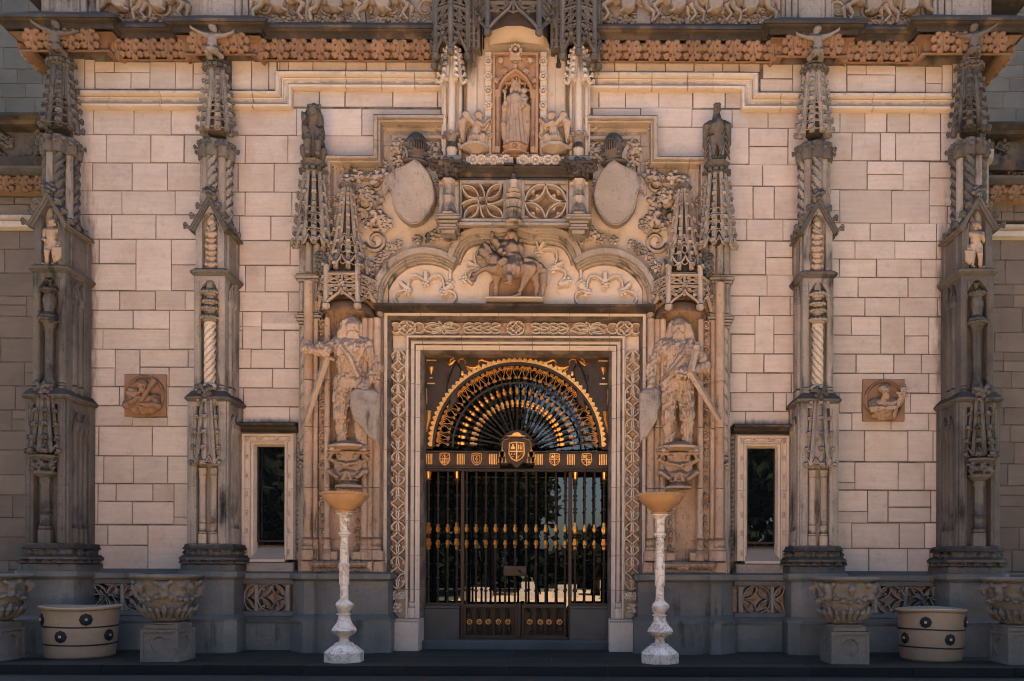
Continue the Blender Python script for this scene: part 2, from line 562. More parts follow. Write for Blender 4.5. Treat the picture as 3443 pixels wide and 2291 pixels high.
M = {}
M['wall'] = stone('ashlar', (0.60, 0.51, 0.45), (0.51, 0.425, 0.37), gcol=(0.05, 0.046, 0.043), grime=0.08, up=0.4, bed=0.30, bump=0.2, var=0.10, c3=(0.36, 0.235, 0.16), c3amt=0.22, pit=0.12,
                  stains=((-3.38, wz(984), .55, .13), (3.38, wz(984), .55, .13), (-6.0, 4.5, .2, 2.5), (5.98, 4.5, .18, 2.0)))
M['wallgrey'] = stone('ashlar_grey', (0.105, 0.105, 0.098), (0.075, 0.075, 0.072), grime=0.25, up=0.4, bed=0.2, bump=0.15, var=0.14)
M['wallwing_shaded'] = stone('ashlar_wing_shaded', (0.215, 0.165, 0.135), (0.16, 0.125, 0.105), grime=0.12, up=0.4, bed=0.2, bump=0.15, var=0.10)  # ashlar toned down, the shade of the outer edges put into its colour
M['mortar'] = plain('mortar', (0.06, 0.047, 0.04), 0.95, nscale=5, c2=(0.17, 0.13, 0.10))
M['grey'] = stone('weathered_stone', (0.34, 0.29, 0.245), (0.215, 0.19, 0.168), gcol=(0.017, 0.017, 0.017), grime=0.66, up=0.9, bump=0.6, var=0.08, pit=0.4)
M['frieze'] = stone('frieze_stone', (0.31, 0.255, 0.21), (0.20, 0.165, 0.14), gcol=(0.03, 0.027, 0.026), grime=0.52, up=0.8, bump=0.5, var=0.08, pit=0.3)
M['greydk'] = stone('sooty_shaded_stone', (0.15, 0.132, 0.118), (0.082, 0.076, 0.071), gcol=(0.010, 0.010, 0.010), grime=0.62, up=0.8, bump=0.6, var=0.1, pit=0.4)  # soot, darkened further so the outer edges carry shade in the colour
M['crust'] = stone('black_crust_and_gaps', (0.075, 0.06, 0.05), (0.035, 0.03, 0.027), gcol=(0.012, 0.011, 0.010), grime=0.6, up=0.7, bump=0.7, var=0.06, pit=0.4, c3=(0.20, 0.13, 0.08), c3amt=0.5)  # crust on the ledges; the same black paints shade into openwork gaps
M['cream'] = stone('carved_stone', (0.43, 0.345, 0.275), (0.29, 0.23, 0.18), gcol=(0.024, 0.022, 0.021), grime=0.60, up=0.9, bump=0.45, var=0.06, pit=0.3)
M['clean'] = stone('clean_stone', (0.60, 0.505, 0.42), (0.52, 0.425, 0.345), gcol=(0.04, 0.035, 0.031), grime=0.22, up=0.55, bump=0.25, var=0.05,
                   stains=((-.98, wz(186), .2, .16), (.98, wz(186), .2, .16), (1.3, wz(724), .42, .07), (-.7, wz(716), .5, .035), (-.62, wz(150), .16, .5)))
M['ochre'] = stone('ochre_stone', (0.285, 0.17, 0.108), (0.19, 0.112, 0.07), gcol=(0.03, 0.022, 0.017), grime=0.40, up=0.6, bump=0.4, var=0.14)
M['shrine'] = stone('shrine_stone', (0.40, 0.25, 0.16), (0.31, 0.175, 0.10), gcol=(0.04, 0.03, 0.024), grime=0.3, up=0.6, bump=0.4, var=0.08, pit=0.2)
M['stat'] = stone('statue_stone', (0.48, 0.355, 0.265), (0.36, 0.255, 0.18), gcol=(0.05, 0.047, 0.045), grime=0.42, up=0.6, bump=0.6, var=0.05, pit=0.4, gscale=2.0)
M['statdk'] = stone('dark_statue_stone', (0.15, 0.12, 0.098), (0.085, 0.07, 0.06), gcol=(0.018, 0.017, 0.016), grime=0.5, up=0.85, bump=0.5, var=0.05, pit=0.4, gscale=2.0)
M['rider'] = stone('brown_statue_stone', (0.36, 0.25, 0.18), (0.24, 0.165, 0.12), gcol=(0.04, 0.034, 0.03), grime=0.42, up=0.85, bump=0.6, var=0.04, pit=0.4, gscale=2.0)
M['pier'] = stone('stained_stone', (0.47, 0.34, 0.25), (0.34, 0.225, 0.15), gcol=(0.028, 0.025, 0.024), grime=0.60, up=0.7, bump=0.6, var=0.06, pit=0.5, gscale=1.6)
M['plinth'] = stone('plinth_stone', (0.185, 0.18, 0.165), (0.115, 0.115, 0.107), gcol=(0.026, 0.028, 0.029), grime=0.58, up=0.6, bump=0.5, var=0.12)
M['shield'] = stone('shield_stone', (0.39, 0.33, 0.28), (0.27, 0.225, 0.19), gcol=(0.035, 0.032, 0.030), grime=0.68, up=0.6, bump=0.9, var=0.03, pit=0.3, gscale=1.5)
M['urn'] = stone('cast_stone', (0.215, 0.195, 0.17), (0.13, 0.12, 0.108), gcol=(0.022, 0.022, 0.022), grime=0.5, up=0.4, bump=0.5, var=0.08, pit=0.3, gscale=2.5)
M['iron'] = plain('wrought_iron', (0.030, 0.020, 0.014), 0.5, 0.4, 0.4)
M['bronze'] = plain('bronze_plate', (0.052, 0.033, 0.022), 0.55, 0.5, 0.5, nscale=9, bump=0.15, c2=(0.034, 0.022, 0.016))
M['gold'] = plain('gilding', (0.85, 0.43, 0.13), 0.38, 0.9, 0.5, nscale=30, bump=0.3, c2=(0.62, 0.29, 0.08))
M['dkmarble'] = stone('dark_marble', (0.060, 0.066, 0.068), (0.035, 0.040, 0.042), gcol=(0.16, 0.16, 0.155), grime=0.02, up=0.0, bump=0.08, rough=0.42)
M['paving'] = stone('slate_paving', (0.015, 0.016, 0.016), (0.009, 0.010, 0.010), gcol=(0.006, 0.007, 0.007), grime=0.35, up=0.2, bump=0.25, var=0.2, rough=0.75)
M['step'] = stone('step_stone', (0.085, 0.09, 0.09), (0.055, 0.06, 0.06), gcol=(0.02, 0.02, 0.02), grime=0.3, up=0.1, bump=0.25)
M['court'] = stone('sandy_court', (0.68, 0.455, 0.30), (0.60, 0.385, 0.245), grime=0.03, up=0.0, bump=0.2, rand=False)
M['lawn'] = plain('lawn_green', (0.05, 0.055, 0.03), 0.9, nscale=3, bump=0.3, c2=(0.075, 0.07, 0.04))
M['leafg'] = plain('leaf_green', (0.009, 0.012, 0.006), 0.85, spec=0.1, nscale=4, bump=0.0, c2=(0.015, 0.018, 0.008))
M['bark'] = plain('bark', (0.07, 0.05, 0.035), 0.9, nscale=8, bump=0.5, c2=(0.045, 0.033, 0.025))
M['bowl'] = stone('ochre_marble', (0.40, 0.245, 0.125), (0.29, 0.165, 0.08), gcol=(0.10, 0.06, 0.03), grime=0.1, up=0.3, bump=0.12, rough=0.5)
M['glaze'] = stone('cream_glaze', (0.345, 0.275, 0.205), (0.28, 0.215, 0.155), gcol=(0.10, 0.07, 0.052), grime=0.32, up=0.2, bump=0.15, rough=0.5, bed=0.06)
M['blue'] = plain('blue_glaze', (0.010, 0.014, 0.022), 0.65, spec=0.2, nscale=15, c2=(0.018, 0.024, 0.034))
M['yellow'] = plain('yellow_glaze', (0.5, 0.36, 0.18), 0.5)
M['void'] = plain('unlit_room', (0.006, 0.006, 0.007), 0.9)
def marble():
    m, t, b = mat_new('veined_marble')
    v = coords(t, (1, 1, 1))
    n = noise(t, v, 5.0, 6, 0.62, 1.4)
    vein = mth(t, 'ABSOLUTE', mth(t, 'SUBTRACT', n, 0.5))
    f = mth(t, 'SUBTRACT', 1.0, ramp01(t, vein, 0.0, 0.045))
    msk = ramp01(t, noise(t, v, 2.2, 3), 0.25, 0.52)
    c = mixc(t, ramp01(t, noise(t, v, 3.0, 3), 0.35, 0.7), (0.58, 0.52, 0.46), (0.49, 0.44, 0.39))
    c = mixc(t, mth(t, 'MULTIPLY', f, msk), c, (0.20, 0.17, 0.155))
    c = mixc(t, mth(t, 'MULTIPLY', ramp01(t, noise(t, v, 9, 4), 0.55, 0.7), 0.35), c, (0.50, 0.36, 0.26))
    t.links.new(c, b.inputs['Base Color'])
    b.inputs['Roughness'].default_value = 0.42
    return m
M['marble'] = marble()
def glass():
    m, t, b = mat_new('dark_window_glass')
    b.inputs['Base Color'].default_value = (0.004, 0.006, 0.007, 1)
    b.inputs['Roughness'].default_value = 0.0
    b.inputs['IOR'].default_value = 1.6
    b.inputs['Specular IOR Level'].default_value = 0.6
    n = noise(t, coords(t, (1, 1, 1), False), 1.6, 2)
    bp = nd(t, "ShaderNodeBump"); bp.inputs['Strength'].default_value = 0.02; bp.inputs['Distance'].default_value = 0.02
    t.links.new(n, bp.inputs['Height']); t.links.new(bp.outputs[0], b.inputs['Normal'])
    return m
M['glass'] = glass()
# ---------------------------------------------------------------- ground
def struct(name, mb, mat, label=None, smooth=32):
    o = mb.build(name, mat, None, smooth)
    o['kind'] = 'structure'
    if label: o['label'] = label
    return o
TE = 2.0                                   # the terrace reaches 2 m from the wall
g = MB().box(-14, 14, -TE + 0.02, 1.5, -0.5, -0.012)
terr = struct('terrace', g, M['mortar'], 'dark slate terrace along the foot of the facade')
xs = [-14 + 1.17 * i for i in range(25)]
rows = [(-TE, -1.62), (-1.61, -0.95), (-0.94, -0.25), (-0.24, 0.5)]
for r_, (ya, yb) in enumerate(rows):
    off = (r_ % 2) * 0.5
    for x in xs:
        b = MB().box(x + off + 0.004, x + off + 1.166, ya, yb, -0.11 if r_ == 0 else -0.05, rnd.uniform(-0.002, 0.0), 0)
        b.build('paving_slab', M['paving'], terr, 0)
yard = struct('pavement', MB().box(-60, 60, -3.6, -TE + 0.05, -0.6, -0.115), M['paving'], 'dark paved walk in front of the terrace step')
court = struct('courtyard', MB().box(-3.9, 3.9, -36, -3.6, -0.6, -0.118), M['court'], 'sunlit sandy courtyard in front of the facade')
field = struct('ground', MB().box(-250, 250, -250, 60, -1.2, -0.125), M['lawn'], 'garden ground around the courtyard')

# ---------------------------------------------------------------- ashlar walls
def wall(name, label, x0, x1, z0, z1, t, stones, mat, th=0.3, extra=None):
    """backing of mortar with one object per stone; stones = (px0, px1, py0, py1) in the photograph at the wall's own depth"""
    b = MB().box(x0, x1, -t + 0.008, -t + th, z0, z1)
    if extra: b.box(extra[0], extra[1], -t + 0.008, -t + th, extra[2], extra[3])
    o = struct(name, b, M['mortar'], label)
    for i, (a, c, d, e) in enumerate(stones):
        xa, xb, za, zb = wx(a, t), wx(c, t), wz(e, t), wz(d, t)
        j = rnd.uniform(0.003, 0.0085)
        lo_, hi_ = (min(x0, extra[0]), max(x1, extra[1])) if extra and za > 6.2 else (x0, x1)
        xa, xb = max(xa + j, lo_), min(xb - j, hi_)
        if xb - xa < 0.02: continue
        pr = rnd.uniform(0, 0.005)
        m = MB().box(xa, xb, -t - pr, -t + 0.05, za + j, zb - j, 0.006)
        # a hewn block is never quite square
        m.v = [(x + rnd.uniform(-1, 1) * 0.0022, y, z + rnd.uniform(-1, 1) * 0.0022) for x, y, z in m.v]
        m.build('stone', mat, o, 0)
    return o
def rows_to_stones(ox, oy, sc, data):
    out = []
    for y0, y1, js in data:
        for a, b in zip(js[:-1], js[1:]):
            out.append((ox + a * sc, ox + b * sc, oy + y0 * sc, oy + y1 * sc))
    return out
def one(ox, oy, sc, lst): return [(ox + a * sc, ox + b * sc, oy + c * sc, oy + d * sc) for a, b, c, d in lst]
Q = 0.34914
# bay between the two left buttresses
st = one(0, 0, Q, [(470, 545, 398, 600), (547, 612, 405, 600), (615, 742, 418, 489), (742, 978, 418, 489), (615, 852, 489, 600), (852, 978, 489, 600), (978, 1145, 418, 600),
                   (1145, 1262, 418, 600), (1262, 1400, 418, 496), (1262, 1400, 496, 600)])
st += rows_to_stones(0, 0, Q, [(722, 899, (470, 605, 874, 1118, 1330)), (899, 1084, (470, 690, 984, 1204, 1330)), (1084, 1269, (470, 600, 862, 1095, 1330)),
                               (1269, 1425, (470, 794, 1146, 1330)), (1425, 1588, (470, 728, 1020, 1330))])
OY2 = 513.2
st += one(0, OY2, Q, [(470, 646, 118, 280), (646, 890, 118, 280), (890, 1122, 118, 457), (1122, 1330, 118, 284), (1122, 1330, 284, 457), (470, 890, 280, 457)])
st += rows_to_stones(0, OY2, Q, [(457, 585, (470, 781, 1019, 1214, 1330))])
st += one(0, OY2, Q, [(470, 600, 585, 710), (600, 872, 585, 710), (872, 1112, 585, 710), (1112, 1330, 585, 842), (470, 673, 710, 844), (673, 1112, 710, 844),
                      (470, 753, 844, 966), (753, 917, 844, 1089), (917, 1236, 842, 960), (1236, 1330, 842, 960), (470, 753, 966, 1089), (917, 1111, 960, 1089), (1111, 1330, 960, 1089),
                      (470, 783, 1089, 1215), (783, 820, 1089, 1215), (1104, 1330, 1089, 1215), (820, 1104, 1089, 1290),
                      (470, 616, 1215, 1350), (616, 872, 1215, 1350), (872, 1102, 1290, 1350), (820, 872, 1215, 1290), (1102, 1330, 1215, 1350)])
st += rows_to_stones(0, OY2, Q, [(1350, 1546, (470, 648, 1001, 1330))])
Q3, OY3 = 0.34527, 1026.5
st += rows_to_stones(0, OY3, Q3, [(76, 261, (490, 689, 888, 1115, 1330))])
st += one(0, OY3, Q3, [(490, 650, 261, 533), (650, 772, 261, 380), (772, 1018, 261, 380), (1018, 1159, 261, 380), (1159, 1330, 261, 483), (650, 880, 380, 533), (880, 1159, 380, 533), (1159, 1330, 483, 536),
                       (490, 717, 536, 673), (717, 985, 536, 673), (985, 1330, 536, 834), (490, 646, 673, 834), (646, 985, 673, 834)])
wall('wall_bay', 'pale ashlar wall bay with the violin player medallion, left of the portal', -6.3, -4.05, 1.0, 8.3, 0.0, st, M['wall'])

# bay between the left inner buttress and the portal
U, OXU, OYU = 0.3275, 533.8, 239.5         # crop of the photograph at 2.089x
st = rows_to_stones(OXU, OYU, U, [(38, 229, (-60, 443, 900, 1460)), (229, 424, (-60, 82, 382, 1005)), (424, 627, (-60, 33, 285, 900)), (627, 794, (-60, 84, 411, 900)),
                                  (794, 967, (-60, 43, 264, 900)), (967, 1142, (-60, 403, 800)), (1142, 1328, (-60, 87, 225, 800)), (1328, 1466, (-60, 48, 389, 800)), (1466, 1573, (-60, 68, 202, 800))])
OYV = 718.5
st += one(OXU, OYV, U, [(-60, 68, 107, 134), (202, 700, 80, 135), (68, 202, 107, 268), (-60, 68, 134, 268), (202, 363, 135, 268), (363, 700, 135, 403), (-60, 128, 268, 403), (128, 363, 268, 403)])
st += rows_to_stones(OXU, OYV, U, [(403, 540, (-60, 281, 700)), (540, 673, (-60, 76, 700)), (673, 800, (-60, 400, 700))])
# the parapet zone over the string course
st += [(528, 575, 142, 210), (575, 614, 142, 210), (614, 634, 142, 210), (634, 640, 142, 165)] + [(a, b, 142, 165) for a, b in ((640, 660), (660, 715), (715, 792), (792, 839), (839, 884), (884, 930), (930, 1000), (1000, 1030))]
st += [(a, b, 207, 249) for a, b in ((668, 731), (731, 790), (790, 900), (900, 1003), (1003, 1030))]
wall('wall_bay', 'pale ashlar wall bay over the left narrow window', -4.05, -1.75, 3.0, 8.3, 0.0, st, M['wall'], extra=(-1.75, -0.85, 6.2, 8.3))

# the same on the right
V, OXV_, OYV_ = 0.3275, 1608.1, 239.5
st = rows_to_stones(OXV_, OYV_, V, [(26, 28, (-900, 10))])
st += one(OXV_, OYV_, V, [(-760, -420, 26, 100), (-420, -60, 26, 160), (-60, 222, 34, 160), (222, 475, 34, 165), (475, 860, 34, 165), (-760, 100, 160, 420), (100, 342, 160, 420), (342, 616, 165, 295), (342, 616, 295, 425),
                            (616, 860, 165, 425)])
st += rows_to_stones(OXV_, OYV_, V, [(420, 573, (-200, 437, 860)), (573, 805, (-200, 370, 521, 860)), (805, 955, (-200, 327, 582, 860))])
st += one(OXV_, OYV_, V, [(-200, 463, 955, 1195), (463, 652, 958, 1075), (463, 652, 1075, 1200), (652, 860, 958, 1200)])
st += rows_to_stones(OXV_, OYV_, V, [(1197, 1345, (0, 473, 860)), (1345, 1482, (0, 419, 635, 860))])
W5, OXW, OYW = 0.2183, 1608.1, 684.3
st += one(OXW, OYW, W5, [(150, 583, 184, 382), (583, 783, 184, 588), (783, 1300, 184, 386), (150, 330, 382, 792), (330, 583, 386, 588), (783, 1000, 386, 588), (1000, 1300, 386, 588), (330, 677, 588, 792), (677, 1300, 588, 790)])
st += rows_to_stones(OXW, OYW, W5, [(792, 997, (150, 496, 967, 1300)), (997, 1197, (150, 326, 778, 917, 1300)), (1197, 1365, (150, 487, 957, 1300))])
st += [(a, b, 142, 165) for a, b in ((1350, 1410, ), (1410, 1460), (1460, 1527), (1527, 1593), (1593, 1658), (1658, 1697), (1697, 1745))]
st += [(a, b, 207, 249) for a, b in ((1350, 1374), (1374, 1436), (1436, 1512), (1512, 1590), (1590, 1665), (1665, 1715))]
st += [(1751, 1820, 146, 180), (1745, 1820, 180, 210), (1820, 1840, 146, 210), (1840, 1900, 146, 210)]
wall('wall_bay', 'pale ashlar wall bay over the right narrow window', 1.75, 4.05, 3.0, 8.3, 0.0, st, M['wall'], extra=(0.85, 1.75, 6.2, 8.3))
E, OXE = Q, 1740.2
st = one(OXE, 0, Q, [(440, 585, 425, 600), (585, 713, 425, 486), (713, 906, 425, 486), (585, 906, 486, 600), (906, 1104, 428, 604), (1104, 1214, 430, 540), (1104, 1214, 540, 606), (1214, 1280, 420, 606), (1280, 1420, 410, 606)])
st += rows_to_stones(OXE, 0, Q, [(728, 868, (440, 540, 706, 850, 1000, 1205, 1420)), (868, 1053, (440, 620, 809, 908, 1205, 1420))])
st += one(OXE, 0, Q, [(440, 722, 1053, 1245), (722, 959, 1055, 1144), (722, 959, 1144, 1247), (959, 1132, 1057, 1250), (1132, 1420, 1060, 1165), (1132, 1420, 1165, 1350), (1132, 1250, 1350, 1470), (1250, 1420, 1350, 1470),
                       (440, 540, 1245, 1383), (440, 540, 1383, 1462), (540, 882, 1247, 1464), (882, 1132, 1250, 1468)])
st += rows_to_stones(OXE, OY2, Q, [(-6, 113, (440, 742, 970, 1180, 1420)), (113, 231, (440, 642, 906, 1180, 1420)), (231, 352, (440, 540, 786, 1078, 1420)), (352, 484, (440, 664, 994, 1222, 1420)),
                                   (484, 608, (440, 710, 938, 1188, 1420))])
st += one(OXE, OY2, Q, [(440, 620, 608, 733), (620, 815, 608, 736), (440, 815, 733, 858), (815, 972, 610, 858), (972, 1131, 612, 736), (972, 1131, 736, 858), (1131, 1420, 612, 860)])
st += rows_to_stones(OXE, OY2, Q, [(858, 985, (440, 652, 902, 1083, 1420)), (985, 1114, (440, 836, 1132, 1420))])
st += one(OXE, OY2, Q, [(440, 541, 1114, 1246), (541, 690, 1114, 1246), (965, 1012, 1114, 1246), (1012, 1420, 1116, 1246), (690, 965, 1114, 1300), (440, 627, 1246, 1362), (627, 885, 1246, 1362), (885, 1132, 1246, 1362), (1132, 1420, 1246, 1364)])
st += rows_to_stones(OXE, OY2, Q, [(1362, 1566, (440, 710, 997, 1162, 1420))])
st += one(OXE, OY3, Q3, [(440, 653, 100, 238), (440, 540, 238, 286), (540, 653, 238, 286), (653, 944, 100, 286), (944, 1118, 102, 286), (1118, 1420, 102, 286),
                         (440, 540, 286, 505), (540, 740, 288, 430), (540, 740, 430, 507), (740, 876, 288, 503), (876, 1161, 288, 400), (876, 1161, 400, 502), (1161, 1420, 288, 500)])
st += rows_to_stones(OXE, OY3, Q3, [(505, 676, (440, 634, 953, 1122, 1420)), (676, 850, (440, 748, 1007, 1157, 1420))])
wall('wall_bay', 'pale ashlar wall bay with the swordsman medallion, right of the portal', 4.05, 6.3, 1.0, 8.3, 0.0, st, M['wall'])
# the middle of the facade, hidden behind the portal's carving
struct('wall_core', MB().box(-0.85, 0.85, 0.0, 0.3, 4.4, 8.9), M['clean'], 'wall behind the shrine over the portal')
struct('wall_core', MB().box(-6.3, 6.3, 0.25, 0.6, 4.4, 12.0), M['clean'], 'upper wall of the facade behind the carved frieze')
struct('wall_core', MB().box(-6.3, -1.6, 0.3, 0.6, -0.1, 4.4), M['clean'], 'core of the wall left of the gate')
struct('wall_core', MB().box(1.6, 6.3, 0.3, 0.6, -0.1, 4.4), M['clean'], 'core of the wall right of the gate')

# wings: lower aisle walls set back on either side, with the grey upper wall over them
def coursed(px0, px1, y0, y1, seed, hmin=38, hmax=58, wmin=55, wmax=120, t=0):
    q = random.Random(seed)
    out, y = [], y0
    while y < y1 - 8:
        h = min(q.uniform(hmin, hmax), y1 - y)
        if y1 - y - h < 20: h = y1 - y
        x = px0 - q.uniform(0, 50)
        while x < px1:
            wd = q.uniform(wmin, wmax)
            if q.random() < 0.22 and h > 44:
                out += [(x, min(x + wd, px1), y, y + h * 0.45), (x, min(x + wd, px1), y + h * 0.45, y + h)]
            else: out.append((x, min(x + wd, px1), y, y + h))
            x += wd
        y += h
    return [(max(a, px0), b, c, d) for a, b, c, d in out if b > px0 + 4]
TW, TU = -0.9, -2.6
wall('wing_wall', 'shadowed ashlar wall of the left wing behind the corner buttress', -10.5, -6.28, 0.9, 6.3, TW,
     [(-100, 30, 458, 475), (30, 68, 458, 475), (-100, 65, 475, 500), (65, 130, 458, 500)] + coursed(-160, 140, 536, 1340, 3, t=TW), M['wallwing_shaded'])
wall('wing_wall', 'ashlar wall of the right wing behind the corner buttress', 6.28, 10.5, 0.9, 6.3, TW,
     coursed(2240, 2330, 464, 505, 8, 20, 22) + coursed(2330, 2420, 464, 505, 9, 20, 22) + coursed(2230, 2520, 545, 1340, 5, t=TW), M['wallwing_shaded'])
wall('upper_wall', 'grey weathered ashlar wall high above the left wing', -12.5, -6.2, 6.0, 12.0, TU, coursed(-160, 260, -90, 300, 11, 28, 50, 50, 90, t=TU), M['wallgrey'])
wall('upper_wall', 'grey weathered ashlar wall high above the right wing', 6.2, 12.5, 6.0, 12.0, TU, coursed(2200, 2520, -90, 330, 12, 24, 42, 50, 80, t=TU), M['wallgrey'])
for sx, lab in ((-1, 'flat roof of the left wing'), (1, 'flat roof of the right wing')):
    struct('roof', MB().box(sx * 6.2, sx * 12.5, 0.7, 3.0, 7.05, 7.2), M['crust'], lab)

# ---------------------------------------------------------------- carved leaf, flower and knob patterns shared by many pieces
def carve_leaf():
    """acanthus leaf of the cornice: five drilled lobes drooping from a cove, 0.27 wide"""
    s = Carve((-0.17, -0.13, -0.16), (0.17, 0.06, 0.16), 0.0085)
    s.ell((0, 0.0, 0.03), (0.12, 0.055, 0.12), 0.02)
    for a, l, r in ((-90, 0.098, 0.05), (-38, 0.105, 0.05), (-142, 0.105, 0.05), (20, 0.118, 0.048), (160, 0.118, 0.048), (60, 0.125, 0.042), (120, 0.125, 0.042)):
        c = (l * math.cos(R(a)), -0.035, l * math.sin(R(a)) * 0.95)
        s.ell(c, (r, 0.036, r), 0.006)
        s.cap((c[0] * .5, -.085, c[2] * .5), (c[0] * 1.3, -.075, c[2] * 1.3), .0095, cut=True)
        for b in (-45, 45):
            s.ell((c[0] + r * 0.75 * math.cos(R(a + b)), -0.04, c[2] + r * 0.75 * math.sin(R(a + b))), r * 0.40, 0.003)
    for a, l in ((-118, 0.062), (-62, 0.062), (-10, 0.075), (190, 0.075), (45, 0.085), (135, 0.085)):
        s.cap((l * math.cos(R(a)), -0.15, l * math.sin(R(a))), (l * math.cos(R(a)), 0.0, l * math.sin(R(a))), 0.0135, cut=True)
    s.ell((0, -0.05, -0.02), (0.012, 0.03, 0.09), 0.01)
    s.rough(0.003, 60, 3)
    return s.mesh('leaf')
def carve_foliage(seed, n=6, size=0.13, flat=0.5, h=0.009):
    """a clump of curly drilled leaves"""
    q = random.Random(seed)
    s = Carve((-size * 1.25, -size * 0.95, -size * 1.25), (size * 1.25, size * 0.5, size * 1.25), h)
    s.ell((0, 0, 0), (size * 0.62, size * 0.45, size * 0.62), 0.02); s.ell((0, -size * .4, 0), size * .16, .01)
    a0 = q.uniform(0, 6)
    holes = []
    for i in range(n):
        a = a0 + 2 * PI * i / n + q.uniform(-.25, .25)
        l = size * q.uniform(0.55, 0.72)
        r = size * q.uniform(0.26, 0.36)
        c = (l * math.cos(a), -size * q.uniform(0.15, flat), l * math.sin(a))
        s.ell(c, (r, r * 0.62, r), 0.010)
        for b in (-0.8, 0.0, 0.8):
            s.ell((c[0] + r * 0.72 * math.cos(a + b), c[1] + r * .15, c[2] + r * 0.72 * math.sin(a + b)), r * 0.5, 0.005)
        holes.append((l * .78 * math.cos(a + PI / n), c[1], l * .78 * math.sin(a + PI / n), r * 0.30))
        s.cap((l * .4 * math.cos(a), -size * .9, l * .4 * math.sin(a)), (l * 1.35 * math.cos(a), -size * .42, l * 1.35 * math.sin(a)), size * .05, cut=True)
    for x, y, z, r in holes:
        s.cap((x, y - size, z), (x, y + 0.3 * size, z), r, cut=True)
    s.rough(0.0025, 70, seed)
    return s.mesh('foliage')
def carve_crocket():
    """a crocket: curled leaf knob, base at the origin, growing along -Y, 0.1 long"""
    s = Carve((-0.06, -0.12, -0.06), (0.06, 0.03, 0.075), 0.0095)
    s.cap((0, 0.02, -0.02), (0, -0.05, 0.0), 0.02, 0.028, 0.01)
    s.ell((0, -0.065, 0.018), (0.042, 0.036, 0.034), 0.012)
    for x, z in ((-0.035, -0.012), (0.035, -0.012), (0, 0.042), (-0.03, 0.03), (0.03, 0.03)):
        s.ell((x, -0.07, z), 0.02, 0.004)
    for x in (-0.018, 0.018): s.ell((x, -0.10, 0.016), 0.012, cut=True)
    return s.mesh('crocket')
def carve_rosette(r=0.10, n=8):
    s = Carve((-r * 1.3, -r * 0.75, -r * 1.3), (r * 1.3, r * 0.3, r * 1.3), r / 11)
    s.ell((0, -r * 0.25, 0), (r * 0.28, r * 0.28, r * 0.28), 0.005)
    for i in range(n):
        a = 2 * PI * i / n
        s.ell((r * 0.68 * math.cos(a), -r * 0.12, r * 0.68 * math.sin(a)), (r * 0.3, r * 0.26, r * 0.3), r * 0.05)
        s.ell((r * 0.98 * math.cos(a + PI / n), -r * 0.04, r * 0.98 * math.sin(a + PI / n)), (r * 0.14, r * 0.2, r * 0.14), r * 0.05)
        s.cap((r * 0.5 * math.cos(a), -r, r * 0.5 * math.sin(a)), (r * 0.5 * math.cos(a), 0, r * 0.5 * math.sin(a)), r * 0.10, cut=True)
    return s.mesh('rosette')
G_LEAF = carve_leaf()
G_FOL = [carve_foliage(11, 6), carve_foliage(12, 5), carve_foliage(13, 7)]
G_CROCK = carve_crocket()
G_ROS = carve_rosette()
def dirrot(dx, dy, roll=0.0):
    """turn a piece that grows along -Y to the plan direction (dx, dy)"""
    return (roll, 0, math.atan2(dx, -dy))

# ---------------------------------------------------------------- cornice, leaf frieze and string courses
WALLX = 1.0
def jog(xs0, xs1, t0, t1, b):
    """plan path of the cornice, left to right: breaks forward over the buttresses"""
    return [(xs0, -t0), (xs1 - b, -t0)]
ccorn = thing('cornice', 'soot-black moulded cornice running under the carved frieze, left of the canopies', 'cornice', (0, 0, 0), 'cornices')
def cornice_path(d):
    x1, x2, x3 = 6.62, 5.62, 4.40
    x4 = 3.66
    t1, t2, t3 = 0.20 + d, 0.0 + d, 0.13 + d
    return [(-x1, 0.75), (-x1, -t1), (-x2, -t1), (-x2, -t2), (-x3, -t2), (-x3, -t3), (-x4, -t3), (-x4, -t2), (-0.80, -t2)]
def plansweep(m, path, prof): return m.sweep(path, [(-o, z) for o, z in prof], lambda a, b, c: (a, b, c))
Zc = lambda py: wz(py, 0.3)
prof_c = [(0.0, wz(53, 0.0)), (0.28, wz(57, 0.28)), (0.33, wz(60, 0.33)), (0.33, wz(66, 0.33)), (0.30, wz(68, 0.30)), (0.28, wz(74, 0.28)), (0.24, wz(79, 0.24)), (0.23, wz(81, 0.23)), (0.23, wz(92, 0.23)), (0.20, wz(94, 0.20)), (0.0, wz(95, 0.0))]
path = cornice_path(0.0)
m = plansweep(MB(), path, prof_c)
m.build('corona', M['crust'], ccorn, 25)
leafband = thing('leaf_frieze', 'band of ochre acanthus leaves under the left half of the cornice', 'frieze', (0, 0, 0), 'leaf friezes')
prof_l = [(0.0, wz(95, 0.0 + .03)), (0.20, wz(96, 0.20 + .03)), (0.16, wz(101, 0.16 + .03)), (0.10, wz(112, 0.10 + .03)), (0.065, wz(124, 0.065 + .03)), (0.06, wz(134, 0.06 + .03)), (0.0, wz(135, 0.0 + .03))]
plansweep(MB(), path, prof_l).build('cove', M['ochre'], leafband, 40)
prof_b = [(0.0, wz(134, 0.0 + .03)), (0.10, wz(134.5, 0.10 + .03)), (0.115, wz(137, 0.115 + .03)), (0.115, wz(139, 0.115 + .03)), (0.10, wz(142, 0.10 + .03)), (0.0, wz(143, 0.0 + .03))]
plansweep(MB(), path, prof_b).build('bead', M['ochre'], leafband, 60)
